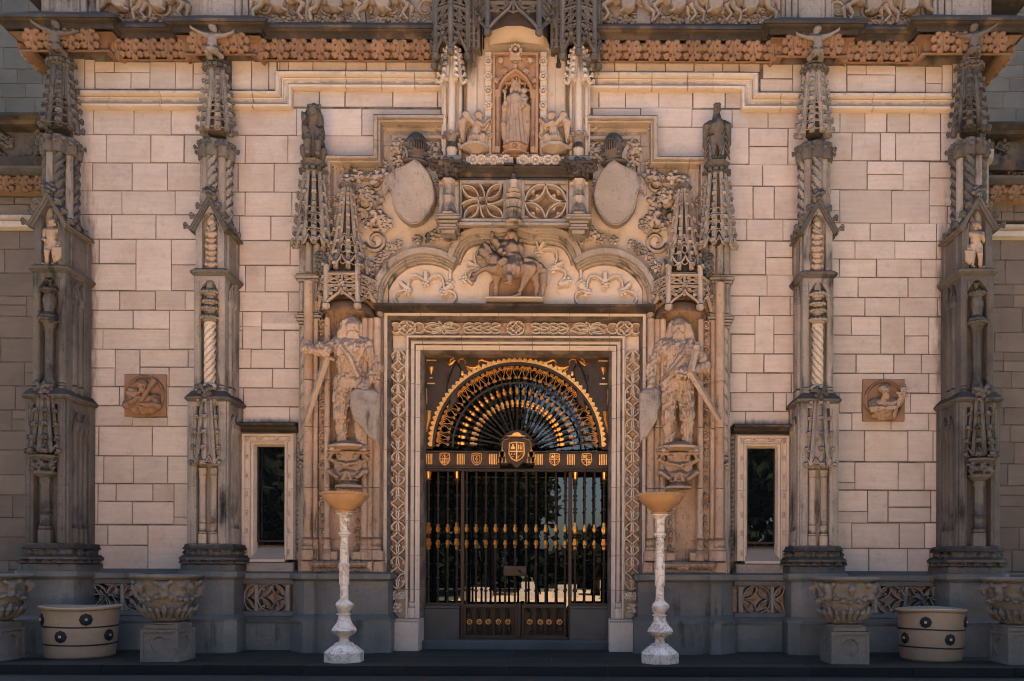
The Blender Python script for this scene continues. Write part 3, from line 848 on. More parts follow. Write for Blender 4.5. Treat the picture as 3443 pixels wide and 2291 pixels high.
def leaves_along(p, q, n, tt, inset=0.0):
    d = Vector((q[0] - p[0], q[1] - p[1]))
    nn = Vector((d.y, -d.x)).normalized()
    for i in range(n):
        c = Vector(p) + d * ((i + 0.5) / n)
        o = link('leaf', G_LEAF, M['ochre'], leafband, (c.x + nn.x * 0.15, c.y + nn.y * 0.15, wz(116, .17)), (R(20) + rnd.uniform(-.06, .06), rnd.uniform(-.07, .07), math.atan2(d.y, d.x)), rnd.uniform(0.95, 1.05) * .95)
P_ = path
leaves_along(P_[1], P_[2], 4, 0.3); leaves_along(P_[2], P_[3], 1, 0.3); leaves_along(P_[3], P_[4], 5, 0.02); leaves_along(P_[4], P_[5], 1, .1)
leaves_along(P_[5], P_[6], 4, 0.2); leaves_along(P_[6], P_[7], 1, .1); leaves_along(P_[7], (P_[8][0] - 0.1, P_[8][1]), 10, 0.02); leaves_along((P_[0][0], 0.5), P_[1], 3, 0)
mirror(ccorn, 'soot-black moulded cornice running under the carved frieze, right of the canopies')
mirror(leafband, 'band of ochre acanthus leaves under the right half of the cornice')

# string course: two rolls that step up towards the portal
strg = thing('string_course', 'pale double roll moulding that steps up towards the shrine from the left', 'moulding', (0, 0, 0), 'string courses')
def lab_path(pts, t=0.0): return [(wx(a, t), wz(b, t)) for a, b in pts]
u_ = 1 / S
prof_s = [(0, -0.02), (0, 0.075), (2 * u_, 0.10), (6 * u_, 0.105), (9 * u_, 0.075), (14 * u_, 0.055), (20 * u_, 0.05), (21 * u_, 0.075), (23 * u_, 0.08), (24 * u_, 0.03), (25.5 * u_, 0.03),
          (26 * u_, 0.075), (30 * u_, 0.108), (36 * u_, 0.105), (40 * u_, 0.06), (41 * u_, -0.02)]
fr = lambda a, b, c: (a, -c, b)
cuts = [175, 247, 366, 430, 510, 578, 640]
def mould_run(pts, parent, prof, mat, t=0.08, name='moulding', gap=0.004):
    """the run cut into stones with open joints"""
    for i, run in enumerate(pts):
        MB().sweep(lab_path(run, t), prof, lambda a, b, c: (a, -c, b)).build(name, mat, parent, 35)
runs = []
xsL = [172, 247, 366, 472, 578]
for a, b in zip(xsL[:-1], xsL[1:]): runs.append([(a + 0.7, 251), (b - 0.7, 251)])
runs.append([(578.7, 251), (668, 251), (668, 205.5), (733, 205.5)])
xs2 = [733, 792, 874, 950, 1024]
for a, b in zip(xs2[:-1], xs2[1:]): runs.append([(a + 0.7, 205.5), (b - 0.7, 205.5)])
mould_run(runs, strg, prof_s, M['clean'])
mirror(strg, 'pale double roll moulding that steps up towards the shrine from the right')

# rider frieze over the cornice: pilaster strips, panel, horses with riders, foliage
def carve_horse():
    """galloping horse with the skirts of its rider, in relief, 0.95 long, hooves at z=0, facing +X"""
    s = Carve((-0.55, -0.16, -0.04), (0.62, 0.10, 0.85), 0.0125)
    s.ell((0.0, 0, 0.42), (0.30, 0.09, 0.13), 0.03); s.ell((0.24, 0, 0.45), (0.13, 0.085, 0.15), 0.03); s.ell((-0.27, 0, 0.44), (0.15, 0.09, 0.15), 0.03)
    s.chain([(0.28, 0, 0.52), (0.40, -0.01, 0.70), (0.46, -0.01, 0.76)], [0.11, 0.07, 0.055], 0.03)
    s.chain([(0.46, -0.01, 0.76), (0.58, -0.02, 0.66)], [0.06, 0.035], 0.02)
    for y, o in ((-0.05, 0.0), (0.03, 0.07)):
        s.chain([(0.27 + o, y, 0.38), (0.42 + o, y, 0.27), (0.34 + o * 1.5, y, 0.12), (0.42 + o, y, 0.02)], [0.065, 0.042, 0.027, 0.032], 0.015)
        s.chain([(-0.29 - o, y, 0.38), (-0.33 - o, y, 0.24), (-0.46 - o * .6, y, 0.15), (-0.43 - o * .5, y, 0.0)], [0.085, 0.05, 0.028, 0.034], 0.015)
    s.chain([(-0.40, 0, 0.52), (-0.50, 0, 0.40), (-0.52, 0, 0.22)], [0.03, 0.04, 0.02], 0.02)
    s.cap((0.02, -0.03, 0.50), (0.0, -0.07, 0.26), 0.11, 0.14, 0.02)
    s.ell((0.02, -0.04, 0.70), (0.10, 0.085, 0.17), 0.03)
    s.chain([(0.05, -0.10, 0.32), (0.09, -0.11, 0.14), (0.14, -0.11, 0.12)], [0.04, 0.03, 0.025], 0.01)
    s.folds(0.010, 16, 0, 0.3, 0.20, 0.56)
    return s.mesh('horse')
G_HORSE = carve_horse()
def scroll(m, cx, cz, r, y, hand=1, a0=0.0):
    m.tube([(x, y - 0.03, z) for x, z in spiral(cx, cz, r, r * 0.18, a0, 1.35 * hand, 18)], [0.03 - 0.001 * i for i in range(19)], 6)
def frieze(side, label):
    t = thing('rider_frieze', label, 'frieze', (0, 0, 0), 'carved rider friezes')
    zb, zt = Zc(56), Zc(56) + 1.5
    m = MB().box(side * 0.9, side * 6.5, -0.03, 0.25, zb - 0.05, zt)
    m.build('panel', M['frieze'], t)
    z0 = wz(50, 0.1)
    for c, wd, ty in ((4.03, 0.30, 0.16), (6.12, 0.36, 0.28)):
        m = MB()
        m.box(side * c - wd * 0.5, side * c + wd * 0.5, -ty, -0.02, zb - 0.02, zt)
        for q in (-1, 1):
            m.lathe([(0.045, zb), (0.045, zt)], side * c + q * (wd * 0.5 + 0.035), -ty + 0.05, 10)
            m.box(side * c + q * (wd * 0.5 + 0.09), side * c + q * (wd * 0.5 + 0.16), -ty + 0.06, -0.02, zb - 0.02, zt)
            m.lathe([(0.03, zb), (0.03, zt)], side * c + q * (wd * 0.5 + 0.19), -ty + 0.11, 8)
        m.build('pilaster_strip', M['grey'], t)
    for px in ((280, 365, 640, 770, 880) if side < 0 else (1440, 1555, 1640, 1720, 2000, 2085)):
        x = wx(px, 0.1)
        link('horse', G_HORSE, M['frieze'], t, (x, -0.10, z0 - 0.02), None, (0.78 * (-side), 1.0, 0.82))
    q = random.Random(5 if side < 0 else 6)
    pxs = range(225, 440, 24) if side < 0 else range(1925, 2150, 24)
    pxs2 = range(600, 1000, 25) if side < 0 else range(1380, 1780, 25)
    for a in list(pxs) + list(pxs2):
        link('foliage', q.choice(G_FOL), M['frieze'], t, (wx(a + q.uniform(-5, 5), 0.1), -0.06, z0 + q.uniform(0.0, 0.05)), (0, q.uniform(0, 6), 0), q.uniform(0.55, 0.8))
        if q.random() < 0.75:
            link('foliage', q.choice(G_FOL), M['frieze'], t, (wx(a + q.uniform(-9, 9), 0.1), -0.05, z0 + q.uniform(0.2, 0.55)), (0, q.uniform(0, 6), 0), q.uniform(0.5, 0.75))
    for a in list(pxs)[::3] + list(pxs2)[::3]:
        m = MB()
        scroll(m, wx(a, 0.1), z0 + 0.2, 0.15, -0.03, q.choice((-1, 1)), q.uniform(0, 6))
        m.build('scroll', M['frieze'], t)
    for px in ((822, ) if side < 0 else (1475, )):
        x = wx(px, 0.1)
        m = MB().prism([(x - 0.1, -0.02), (x - 0.1, -0.14), (x + 0.1, -0.14), (x + 0.1, -0.02)], z0 - 0.05, z0 + 0.18, 0.75, (x, -0.02))
        m.box(x - 0.065, x + 0.065, -0.13, -0.02, z0 + 0.18, z0 + 0.8)
        m.build('tower', M['frieze'], t)
frieze(-1, 'carved frieze of riders and foliage at the top, left of the canopies')
frieze(1, 'carved frieze of riders and foliage at the top, right of the canopies')

# cornices of the two wings, lower than the main one, and the corbelled corner above
def wing(side, lab1, lab2):
    t = thing('wing_cornice', lab1, 'cornice', (0, 0, 0), 'wing cornices')
    T = TW
    Z = lambda py: wz(py, T)
    # the wing comes forward in the lower cornice; everything measured on the wing's own wall
    x0, x1 = (6.45, 10.5)
    def bx(a, b, ya, yb, zl, zh, mm): mm.box(side * a, side * b, ya, yb, zl, zh)
    def hs(prof, name, mat):
        p = [(-x1, -T), (-x0, -T)] if side < 0 else [(x0, -T), (x1, -T)]
        plansweep(MB(), p, prof).build(name, mat, t, 30)
    d = 14 if side > 0 else 0
    hs([(0.0, Z(288 + d)), (0.34, Z(292 + d)), (0.36, Z(300 + d)), (0.28, Z(305 + d)), (0.26, Z(312 + d)), (0.05, Z(314 + d)), (0.0, Z(314 + d))], 'corona', M['crust'])
    hs([(0.0, Z(313 + d)), (0.05, Z(314 + d)), (0.05, Z(396 + d)), (0.0, Z(396 + d))], 'panel', M['greydk'])
    hs([(0.0, Z(394 + d)), (0.12, Z(396 + d)), (0.14, Z(402 + d)), (0.24, Z(404 + d)), (0.24, Z(410 + d)), (0.15, Z(420 + d)), (0.0, Z(422 + d))], 'ledge', M['greydk'])
    hs([(0.0, Z(422 + d)), (0.15, Z(424 + d)), (0.08, Z(436 + d)), (0.06, Z(452 + d)), (0.0, Z(456 + d))], 'cove', M['ochre'])
    hs([(0.0, Z(502 + d)), (0.09, Z(505 + d)), (0.10, Z(512 + d)), (0.04, Z(516 + d)), (0.04, Z(518 + d)), (0.09, Z(520 + d)), (0.09, Z(532 + d)), (0.0, Z(536 + d))], 'string_moulding', M['clean'])
    q = random.Random(3)
    for i in range(11):
        x = side * (6.55 + i * 0.27)
        link('leaf', G_LEAF, M['ochre'], t, (x, -T - 0.13, Z(438 + d)), (R(18), q.uniform(-.05, .05), 0), 0.85)
    for i in range(14):
        x = side * (6.5 + i * 0.23)
        link('foliage', q.choice(G_FOL), M['greydk'], t, (x, -T - 0.07, Z(384 + d - 50 * (i % 2) + q.uniform(-8, 8))), (0, q.uniform(0, 6), 0), q.uniform(0.6, 0.9))
    for i in range(3):
        x = side * (7.0 + i * 1.0)
        link('horse', G_HORSE, M['greydk'], t, (x, -T - 0.08, Z(392 + d)), None, (-side * 0.6, 0.9, 0.6))
    # corbelled corner of the upper storey over the corner buttress
    c = thing('corner_corbel', lab2, 'corbel', (0, 0, 0), 'corner corbels')
    m = MB()
    y0 = -0.25
    for i, (pa, z_a, z_b) in enumerate(((0.0, 8.98, 9.06), (0.08, 9.06, 9.16), (0.16, 9.16, 9.22), (0.24, 9.22, 9.36))):
        m.box(side * 6.3, side * (6.75 + pa + (0.25 if side > 0 else 0)), y0 - pa * 0.4, 1.4, z_a, z_b)
    m.build('steps', M['crust'], c)
    m = MB()
    for i in range(6):
        m.box(side * (6.35 + i * 0.1), side * (6.41 + i * 0.1), y0 - 0.14, y0 - 0.05, 9.25, 9.33)
    m.build('dentils', M['crust'], c, 0)
wing(-1, 'dark cornice and carved band of the left wing', 'sooty corbelled corner jutting out above the far left buttress')
wing(1, 'dark cornice and carved band of the right wing', 'sooty corbelled corner jutting out above the far right buttress')
# ---------------------------------------------------------------- buttresses
def crocket(parent, mat, p, dx, dy, s=1.0, roll=0.0):
    return link('crocket', G_CROCK, mat, parent, p, dirrot(dx, dy, roll), s)
def planband(m, w_, t_, c_, prof):
    """moulding round a buttress stage; prof = (out, z)"""
    pl = plan(w_, t_, c_)
    return m.sweep(pl, [(-o, z) for o, z in prof], lambda a, b, c: (a, b, c))
def mb_at(X): return MB()
def shifted(m, X, Y=0.0):
    m.v = [(x + X, y + Y, z) for x, y, z in m.v]
    return m
def pointed(w_, z0, z1, n=6):
    """outline of a pointed-arch opening, half width w_, sill z0, apex z1 (x, z)"""
    zs = z1 - w_ * 1.5
    pts = [(-w_, z0)]
    for i in range(n + 1):
        u = i / n
        pts.append((-w_ * math.cos(u * PI / 2) ** 0.9 if u < 1 else 0.0, zs + (z1 - zs) * math.sin(u * PI / 2)))
    return pts + [(-x, z) for x, z in pts[-2::-1]]
def plate_with_hole(m, w_, z0, z1, hole, y0, y1, top=None):
    """a flat stone front (half width w_) pierced by an opening whose outline starts and ends at the sill"""
    n = len(hole)
    mid = n // 2
    left = [(-w_, z0)] + [(-w_, z0 + (z1 - z0) * i / mid) for i in range(1, mid + 1)]
    if top is None:
        outer = [(-w_, z0 + (z1 - z0) * min(1, i / (mid * 0.8))) if i < mid else (0, z1) for i in range(mid + 1)]
        outer[mid - 1] = (-w_, z1)
    else:
        outer = [(-w_, z0 + (top[0] - z0) * min(1, i / (mid - 1))) if i < mid else (0, top[1]) for i in range(mid + 1)]
    outer = outer + [(-x, z) for x, z in outer[-2::-1]]
    v = [(x, y0, z) for x, z in outer] + [(x, y0, z) for x, z in hole] + [(x, y1, z) for x, z in hole] + [(x, y1, z) for x, z in outer]
    f = []
    for i in range(n - 1):
        f += [(i, n + i, n + i + 1, i + 1), (n + i, 2 * n + i, 2 * n + i + 1, n + i + 1), (i, i + 1, 3 * n + i + 1, 3 * n + i)]
    return m.add(v, f)
def spirelet(t, mat, X, y, z0, z1, r, name='canopy', ncr=3, tiers=4, halfonly=True, seed=1, crs=0.55):
    """small crocketed canopy: tapering ribs over an open core, knobs in tiers"""
    m = MB()
    n = 5 if halfonly else 8
    for i in range(n):
        a = -PI + PI * i / (n - 1) if halfonly else 2 * PI * i / n
        dx, dy = math.cos(a), math.sin(a)
        m.tube([(X + r * dx, y + r * dy * .8, z0), (X + r * 0.72 * dx, y + r * 0.6 * dy, z0 + (z1 - z0) * 0.4), (X + r * 0.42 * dx, y + r * 0.4 * dy, z1)], [r * 0.2, r * 0.17, r * 0.13], 5)
    m.lathe([(r * 0.62, z0 + 0.02), (r * 0.45, z0 + (z1 - z0) * 0.5), (r * 0.3, z1), (r * 0.42, z1 + 0.02), (r * 0.2, z1 + 0.05)], X, y, 8)
    # little ogee arches round the foot
    for i in range(n - 1):
        a = -PI + PI * (i + 0.5) / (n - 1)
        if not halfonly: a = 2 * PI * (i + 0.5) / n
        m.tube([(X + r * math.cos(a + d) * 1.02, y + r * .85 * math.sin(a + d), z0 + h_) for d, h_ in ((-.4, -0.01), (-.2, 0.05), (0, 0.10), (.2, 0.05), (.4, -0.01))], r * 0.11, 4)
    o = m.build(name, mat, t)
    for j in range(tiers):
        u = j / (tiers - 0.5)
        rr = r * (1 - 0.55 * u)
        zz = z0 + (z1 - z0) * u
        for i in range(ncr):
            a = -PI + PI * (i + 0.5) / ncr
            crocket(o, mat, (X + rr * math.cos(a), y + rr * .8 * math.sin(a), zz), math.cos(a), math.sin(a), crs * (1 - 0.25 * u))
    return o
def ringcaps(m, X, y, z, r, n=9):
    """a turned band of small leaf bumps"""
    m.lathe([(r * 0.7, z - r * .45), (r, z - r * .1), (r * 1.0, z + r * .12), (r * 0.72, z + r * .4)], X, y, 12)
    for i in range(n):
        a = -PI * 1.05 + PI * 1.1 * i / (n - 1)
        m.ball((X + r * math.cos(a), y + r * math.sin(a), z), r * 0.28, 6, 4)

def buttress(X, outer, label, mat):
    t = thing('buttress', label, 'buttress', (X, 0, 0), 'carved buttresses of the facade')
    d = (lambda m, n, mt=mat, p=t, sm=32: shifted(m, X).build(n, mt, p, sm))
    f = 1.05 if outer else 1.0
    # plinth
    Z = lambda py: wz(py, 0.8)
    m = MB().prism(plan(.40 * f, .80, .13), -0.05, Z(1434))
    d(m, 'plinth', M['plinth'])
    m = MB().prism(plan(.35 * f, .75, .11), Z(1434), Z(1330))
    planband(m, .35 * f, .75, .11, [(0, Z(1438)), (.055, Z(1436)), (.06, Z(1430)), (.02, Z(1424)), (0, Z(1420))])
    planband(m, .35 * f, .75, .11, [(0, Z(1338)), (.03, Z(1334)), (.045, Z(1330)), (.045, Z(1319)), (0.02, Z(1316)), (0, Z(1316))])
    d(m, 'dado', M['plinth'])
    # base mouldings with their little vases
    m = MB().prism(plan(.33 * f, .74, .12), Z(1318), Z(1285))
    m.prism(plan(.30 * f, .72, .11), Z(1285), Z(1253))
    planband(m, .33 * f, .74, .12, [(0, Z(1318)), (.035, Z(1317)), (.035, Z(1303)), (.02, Z(1300)), (0.0, Z(1300))])
    planband(m, .33 * f, .74, .12, [(0, Z(1294)), (.05, Z(1291)), (.055, Z(1286)), (.02, Z(1281)), (0.0, Z(1279))])
    planband(m, .30 * f, .72, .11, [(0, Z(1268)), (.045, Z(1265)), (.02, Z(1258)), (.015, Z(1254)), (0, Z(1253))])
    for dx, dy in [(x, -.755) for x in (-.24 * f, -.08 * f, .08 * f, .24 * f)] + [(-.36 * f, y) for y in (-.55, -.38, -.2)] + [(.36 * f, y) for y in (-.55, -.38, -.2)]:
        m.lathe([(.05, Z(1300)), (.062, Z(1296)), (.035, Z(1290))], dx, dy, 8)
    for dx, dy in [(x, -.735) for x in (-.16 * f, 0, .16 * f)] + [(-.33 * f, y) for y in (-.5, -.3)] + [(.33 * f, y) for y in (-.5, -.3)]:
        m.lathe([(.02, Z(1282)), (.06, Z(1275)), (.065, Z(1273)), (.03, Z(1267))], dx, dy, 8)
    d(m, 'moulded_base', M['greydk'])
    # first stage: two corner strips with a recess between, paired shafts and a crocketed canopy
    Z = lambda py: wz(py, 0.68)
    T1, W1 = .68, .245 * f
    za, zb = Z(1254), Z(916)
    m = MB().prism(plan(W1 - .005, T1 - .13, .02), za, zb)
    for s in (-1, 1):
        m.box(s * (W1 - .10), s * W1, -T1, -T1 + .14, za, zb - 0.0, .012)
        m.box(s * (W1 + .0), s * (W1 + .028), -T1 + .03, -T1 + .12, za, zb - .02, .008)
        m.box(s * (W1 - .01), s * (W1 + .02), -.14, -.02, za, zb - .02, .006)
        # engaged shafts on the side
        for y in (-.45, -.34, -.24):
            m.lathe([(.05, za), (.05, za + .20), (.058, za + .21), (.045, za + .25), (.035, za + .28), (.035, zb - .45), (.05, zb - .42), (.06, zb - .36)], s * (W1 - .005), y, 8)
        m.box(s * (W1 - .02), s * (W1 + .045), -.50, -.20, zb - .36, zb - .30, .01)
    for s in (-1, 1):
        m.lathe([(.024, za), (.024, zb - .12)], s * (W1 - .05), -T1 + .004, 8)
        for y0_, y1_ in ((-.52, -.36), (-.36, -.20)):
            m.tube([(s * (W1 + .015), y0_, zb - .42), (s * (W1 + .018), y0_ + .02, zb - .30), (s * (W1 + .02), (y0_ + y1_) / 2, zb - .18), (s * (W1 + .018), y1_ - .02, zb - .30), (s * (W1 + .015), y1_, zb - .42)], .014, 5)
    m.box(-W1 + .05, W1 - .05, -T1 + .003, -T1 + .13, zb - .10, zb - .001)
    for pz in (1015, 1100, 1188):
        m.box(-W1 - .002, W1 + .002, -T1 + .16, -T1 + .17, Z(pz), Z(pz) + .008)
    d(m, 'shaft_stage', mat)
    cz = Z(1072)
    if not outer:
        for s in (-1, 1):
            m = MB().lathe([(.058, za), (.058, za + .13), (.05, za + .14), (.062, za + .16), (.05, za + .18), (.043, za + .20), (.043, za + .25), (.055, za + .27), (.042, za + .30), (.042, cz - .16), (.055, cz - .13), (.045, cz - .10), (.06, cz - .03)], s * .075, -T1 + .06, 8, PI / 8)
            d(m, 'colonnette', M['cream'])
        o = spirelet(t, mat, X, -T1 + .03, Z(1068), Z(905), .165, ncr=3, tiers=5, crs=0.85)
    else:
        m = MB().lathe([(.09, za), (.09, za + .17), (.075, za + .19), (.085, za + .22), (.06, za + .26), (.06, za + .36), (.085, za + .38), (.06, za + .42), (.06, Z(1118)), (.075, Z(1112)), (.07, Z(1104)), (.14, Z(1096)), (.15, Z(1090)), (.10, Z(1082))], 0, -T1 + .02, 8, PI / 8)
        d(m, 'pedestal_shaft', mat)
        s_ = Carve((-.2, -.2, -.02), (.2, .16, .2), .0105)
        for a in (-150, -90, -30):
            c = (.12 * math.cos(R(a)), .11 * math.sin(R(a)), .09)
            s_.ell(c, (.05, .045, .06), .02); s_.ell((c[0] * 1.1, c[1] * 1.15, .155), (.03, .03, .034), .01)
            s_.chain([(c[0], c[1], .11), (c[0] * 1.4 + .03, c[1] * 1.3, .13), (c[0] * 1.2 + .05, c[1], .18)], [.02, .017, .014], .01)
            s_.chain([(c[0], c[1], .06), (c[0] * 1.45, c[1] * 1.4, .05), (c[0] * 1.1, c[1] * 1.2, .0)], [.026, .022, .016], .01)
        s_.ell((0, 0, .09), (.1, .1, .09), .02)
        link('corbel_figures', s_.mesh('corbel_figures'), mat, t, (X, -T1 + .02, Z(1090)))
        m = MB().lathe([(.13, Z(1066)), (.19, Z(1058)), (.19, Z(1054)), (.08, Z(1046))], 0, -T1 + .02, 10)
        d(m, 'bracket', mat)
        o = spirelet(t, mat, X, -T1 + .02, Z(1046), Z(905), .175, ncr=4, tiers=5, crs=0.85)
    # offset with its sloped top
    Z = lambda py: wz(py, 0.70)
    m = MB()
    planband(m, W1, T1, .02, [(-.1, Z(922)), (0, Z(922)), (.03, Z(920)), (.055, Z(916)), (.055, Z(912)), (-.03, Z(896)), (-.1, Z(895))])
    d(m, 'offset_moulding', M['greydk'])
    link('foliage', G_FOL[0], M['greydk'], t, (X, -T1 - .05, Z(898)), (0, 0.4, 0), .85)
    # second stage: recess with a twisted shaft
    Z = lambda py: wz(py, 0.62)
    T2, W2 = .62, .205 * f
    za, zb = Z(905), Z(624)
    m = MB().prism(plan(W2 - .005, T2 - .14, .02), za, zb)
    for s in (-1, 1):
        m.box(s * (W2 - .085), s * W2, -T2, -T2 + .15, za, zb, .018)
        m.lathe([(.06, za), (.06, za + .06), (.048, za + .08), (.056, za + .10), (.042, za + .12), (.042, zb - .35), (.055, zb - .33), (.055, zb - .3)], s * (W2 - .045), -T2 + .03, 8)
        for y in (-.40, -.27):
            m.lathe([(.045, za), (.045, za + .08), (.055, za + .1), (.034, za + .13), (.034, zb - .42), (.05, zb - .40), (.055, zb - .34), (.02, zb - .22), (.004, zb - .14)], s * (W2 - .005), y, 8)
        m.box(s * (W2 - .02), s * (W2 + .012), -.20, -.10, za, zb, .006)
    for s in (-1, 1):
        for y0_ in (-.40, -.27):
            m.tube([(s * (W2 + .012), y0_ - .065, zb - .34), (s * (W2 + .014), y0_ - .05, zb - .22), (s * (W2 + .016), y0_, zb - .10), (s * (W2 + .014), y0_ + .05, zb - .22), (s * (W2 + .012), y0_ + .065, zb - .34)], .014, 5)
    m.box(-W2 + .02, W2 - .02, -T2 + .002, -T2 + .15, zb - .10, zb - .001)
    for s in (-1, 1):
        m.slab([(s * (W2 - .08), zb - .25), (s * (W2 - .08), zb - .09), (s * .02, zb - .09), (s * .075, zb - .15)], -T2 + .004, -T2 + .1)
    d(m, 'shaft_stage', mat)
    if not outer:
        m = MB().lathe([(.10, Z(896)), (.085, Z(890)), (.095, Z(884)), (.07, Z(878))], 0, -T2 + .05, 12)
        m.twist(0, -T2 + .05, Z(878), Z(742), .064, 4, .10, 24, 1, .32)
        m.lathe([(.07, Z(744)), (.075, Z(738)), (.06, Z(734))], 0, -T2 + .05, 12)
        d(m, 'twisted_shaft', M['clean'])
        m = MB()
        m.lathe([(.055, Z(736)), (.05, Z(650)), (.035, Z(640))], 0, -T2 + .05, 8)
        for pz, r in ((728, .115), (706, .095), (690, .09), (668, .105)): ringcaps(m, 0, -T2 + .04, Z(pz), r)
        d(m, 'turned_capital', mat)
        link('crocket', G_CROCK, mat, t, (X, -T2 + .06, Z(646)), (R(-70), 0, 0), .8)
    else:
        m = MB().lathe([(.075, Z(905)), (.075, Z(880)), (.055, Z(874)), (.055, Z(766)), (.065, Z(760)), (.075, Z(752)), (.12, Z(738)), (.125, Z(732)), (.06, Z(722)), (.075, Z(706)), (.085, Z(694)), (.06, Z(676)), (.05, Z(668))], 0, -T2 + .03, 8, PI / 8)
        for pz, r in ((740, .115), (672, .09)): ringcaps(m, 0, -T2 + .02, Z(pz), r)
        d(m, 'pedestal_shaft', mat)
        link('crocket', G_CROCK, mat, t, (X, -T2 + .06, Z(656)), (R(-70), 0, 0), .8)
        link('foliage', G_FOL[2], M['greydk'], t, (X, -T2 - .02, Z(900)), (0, 1.0, 0), .75)
    # ledge and gabled niche
    m = MB()
    planband(m, W2, T2, .02, [(-.1, Z(632)), (0, Z(632)), (.02, Z(629)), (.05, Z(624)), (.055, Z(619)), (.02, Z(615)), (-.1, Z(614))])
    d(m, 'ledge', M['greydk'])
    Z = lambda py: wz(py, 0.60)
    T3, W3 = .60, .19 * f
    za, ze, zt = Z(615), Z(520), Z(456)
    m = MB().prism(plan(W3, T3 - .12, .01), za, ze + .03)
    for s in (-1, 1):
        # blind arch on the flank: frame strips proud of the wall
        m.box(s * (W3 - .01), s * (W3 + .02), -T3 + .122, -T3 + .20, za, ze - .02, .006)
        m.box(s * (W3 - .01), s * (W3 + .02), -.12, -.04, za, ze - .02, .006)
        m.box(s * (W3 - .01), s * (W3 + .02), -T3 + .20, -.12, ze - .08, ze - .02, .0)
    hole = pointed(.105 * f, za, Z(478) if outer else Z(484), 6)
    plate_with_hole(m, W3, za, ze, hole, -T3, -T3 + .13, (ze, zt - .02))
    d(m, 'niche', mat)
    m = MB()
    zr = ze - .03
    W4 = W3 + .06
    # steep roof of the gablet running back to the turret, and its raking coping
    for s in (-1, 1):
        m.add([(s * W4, -T3 - .03, zr), (0, -T3 - .03, zt + .03), (0, -.25, zt + .03), (s * W4, -.05, zr),
               (s * W4 - s * .05, -T3 - .03, zr - .03), (0, -T3 - .03, zt - .06), (0, -.25, zt - .06), (s * W4 - s * .05, -.05, zr - .03)],
              [(0, 1, 2, 3), (0, 4, 5, 1), (4, 7, 6, 5), (0, 3, 7, 4)])
        m.tube([(s * W4, -T3 - .035, zr), (0, -T3 - .035, zt + .03)], .022, 6)
        m.tube([(s * W4, -T3 - .03, zr), (s * W4, -.05, zr)], .02, 6)
    d(m, 'gable', M['greydk'])
    for s in (-1, 1):
        for u in (0.0, .33, .66):
            crocket(t, M['greydk'], (X + s * W4 * (1 - u), -T3 - .03, zr + (zt - zr) * u + .03), s * .9, -.5, .95, 0)
        for y in (-.45, -.28): crocket(t, M['greydk'], (X + s * (W4 - .02), y, zr + .03), s, 0, .8)
    link('foliage', G_FOL[1], M['greydk'], t, (X, -T3 - .02, zt + .10), (R(-30), 0.7, 0), .75)
    if not outer:
        m = MB()
        z = za + .03
        for i, r in enumerate((.07, .055, .06, .07, .055, .065, .05)):
            m.ball((0, -T3 + .07, z + r * .6), r, 9, 6, (1, .7, .8))
            for s in (-1, 1): m.ball((s * r * .9, -T3 + .05, z + r * .7), r * .45, 6, 4)
            z += r * 1.32
        m.ball((0, -T3 + .06, z + .045), .05, 8, 6, (1, .8, 1.2))
        d(m, 'fruit_festoon', M['stat'])
    # turret: clustered shafts, plain and twisted
    yc = -.35
    z0, z1 = Z(528), Z(340)
    m = MB().lathe([(.135, z0), (.135, z1)], 0, yc, 12)
    d(m, 'turret_core', mat)
    for i in range(8):
        a = -PI / 2 + 2 * PI * i / 8 + (PI / 8 if outer else 0)
        x, y = .152 * math.cos(a), yc + .152 * math.sin(a)
        if y > -.17: continue
        tw = (i % 2 == 0)
        m = MB()
        if tw: m.twist(x, y, z0, z1, .06, 3, .13, 15, 1 if X < 0 else -1, .34)
        else: m.lathe([(.052, z0), (.052, z1)], x, y, 10)
        d(m, 'twisted_shaft' if tw else 'plain_shaft', (M['grey'] if outer else M['frieze']) if not tw else mat)
    m = MB()
    for i in range(8):
        a = -PI / 2 + 2 * PI * i / 8 + (PI / 8 if outer else 0)
        x, y = .168 * math.cos(a), yc + .168 * math.sin(a)
        m.lathe([(.07, Z(348)), (.085, Z(344)), (.085, Z(340)), (.09, Z(332)), (.095, Z(322)), (.08, Z(314)), (.085, Z(310)), (.045, Z(306))], x, y, 10)
    m.lathe([(.18, Z(346)), (.215, Z(330)), (.19, Z(308)), (.1, Z(306))], 0, yc, 16)
    o = d(m, 'crown_band', M['greydk'])
    for i in range(20):
        a = 2 * PI * i / 20
        if math.sin(a) > .45: continue
        link('crocket', G_CROCK, M['greydk'], o, (X + .24 * math.cos(a), yc + .24 * math.sin(a), Z(328 - 7 * (i % 2))), dirrot(math.cos(a), math.sin(a)), .62)
    # openwork spire
    Zs = lambda py: wz(py, 0.3)
    zb, zm, zt = Zs(312), Zs(245), Zs(168)
    rb, rm, rt = .185, .145, .10
    m = MB()
    m.lathe([(rb * .62, zb), (rm * .62, zm), (rt * .6, zt)], 0, yc, 8, PI / 8)
    d(m, 'spire_core', M['crust'])  # black core, so the gaps between the ribs are shaded by colour
    m = MB()
    ang = [PI / 8 + 2 * PI * i / 8 for i in range(8)]
    rad = lambda z: rb + (rm - rb) * (z - zb) / (zm - zb) if z < zm else rm + (rt - rm) * (z - zm) / (zt - zm)
    for a in ang:
        if math.sin(a) > .6: continue
        m.tube([(rad(z) * math.cos(a), yc + rad(z) * math.sin(a), z) for z in (zb, zm, zt)], [.042, .037, .032], 6)
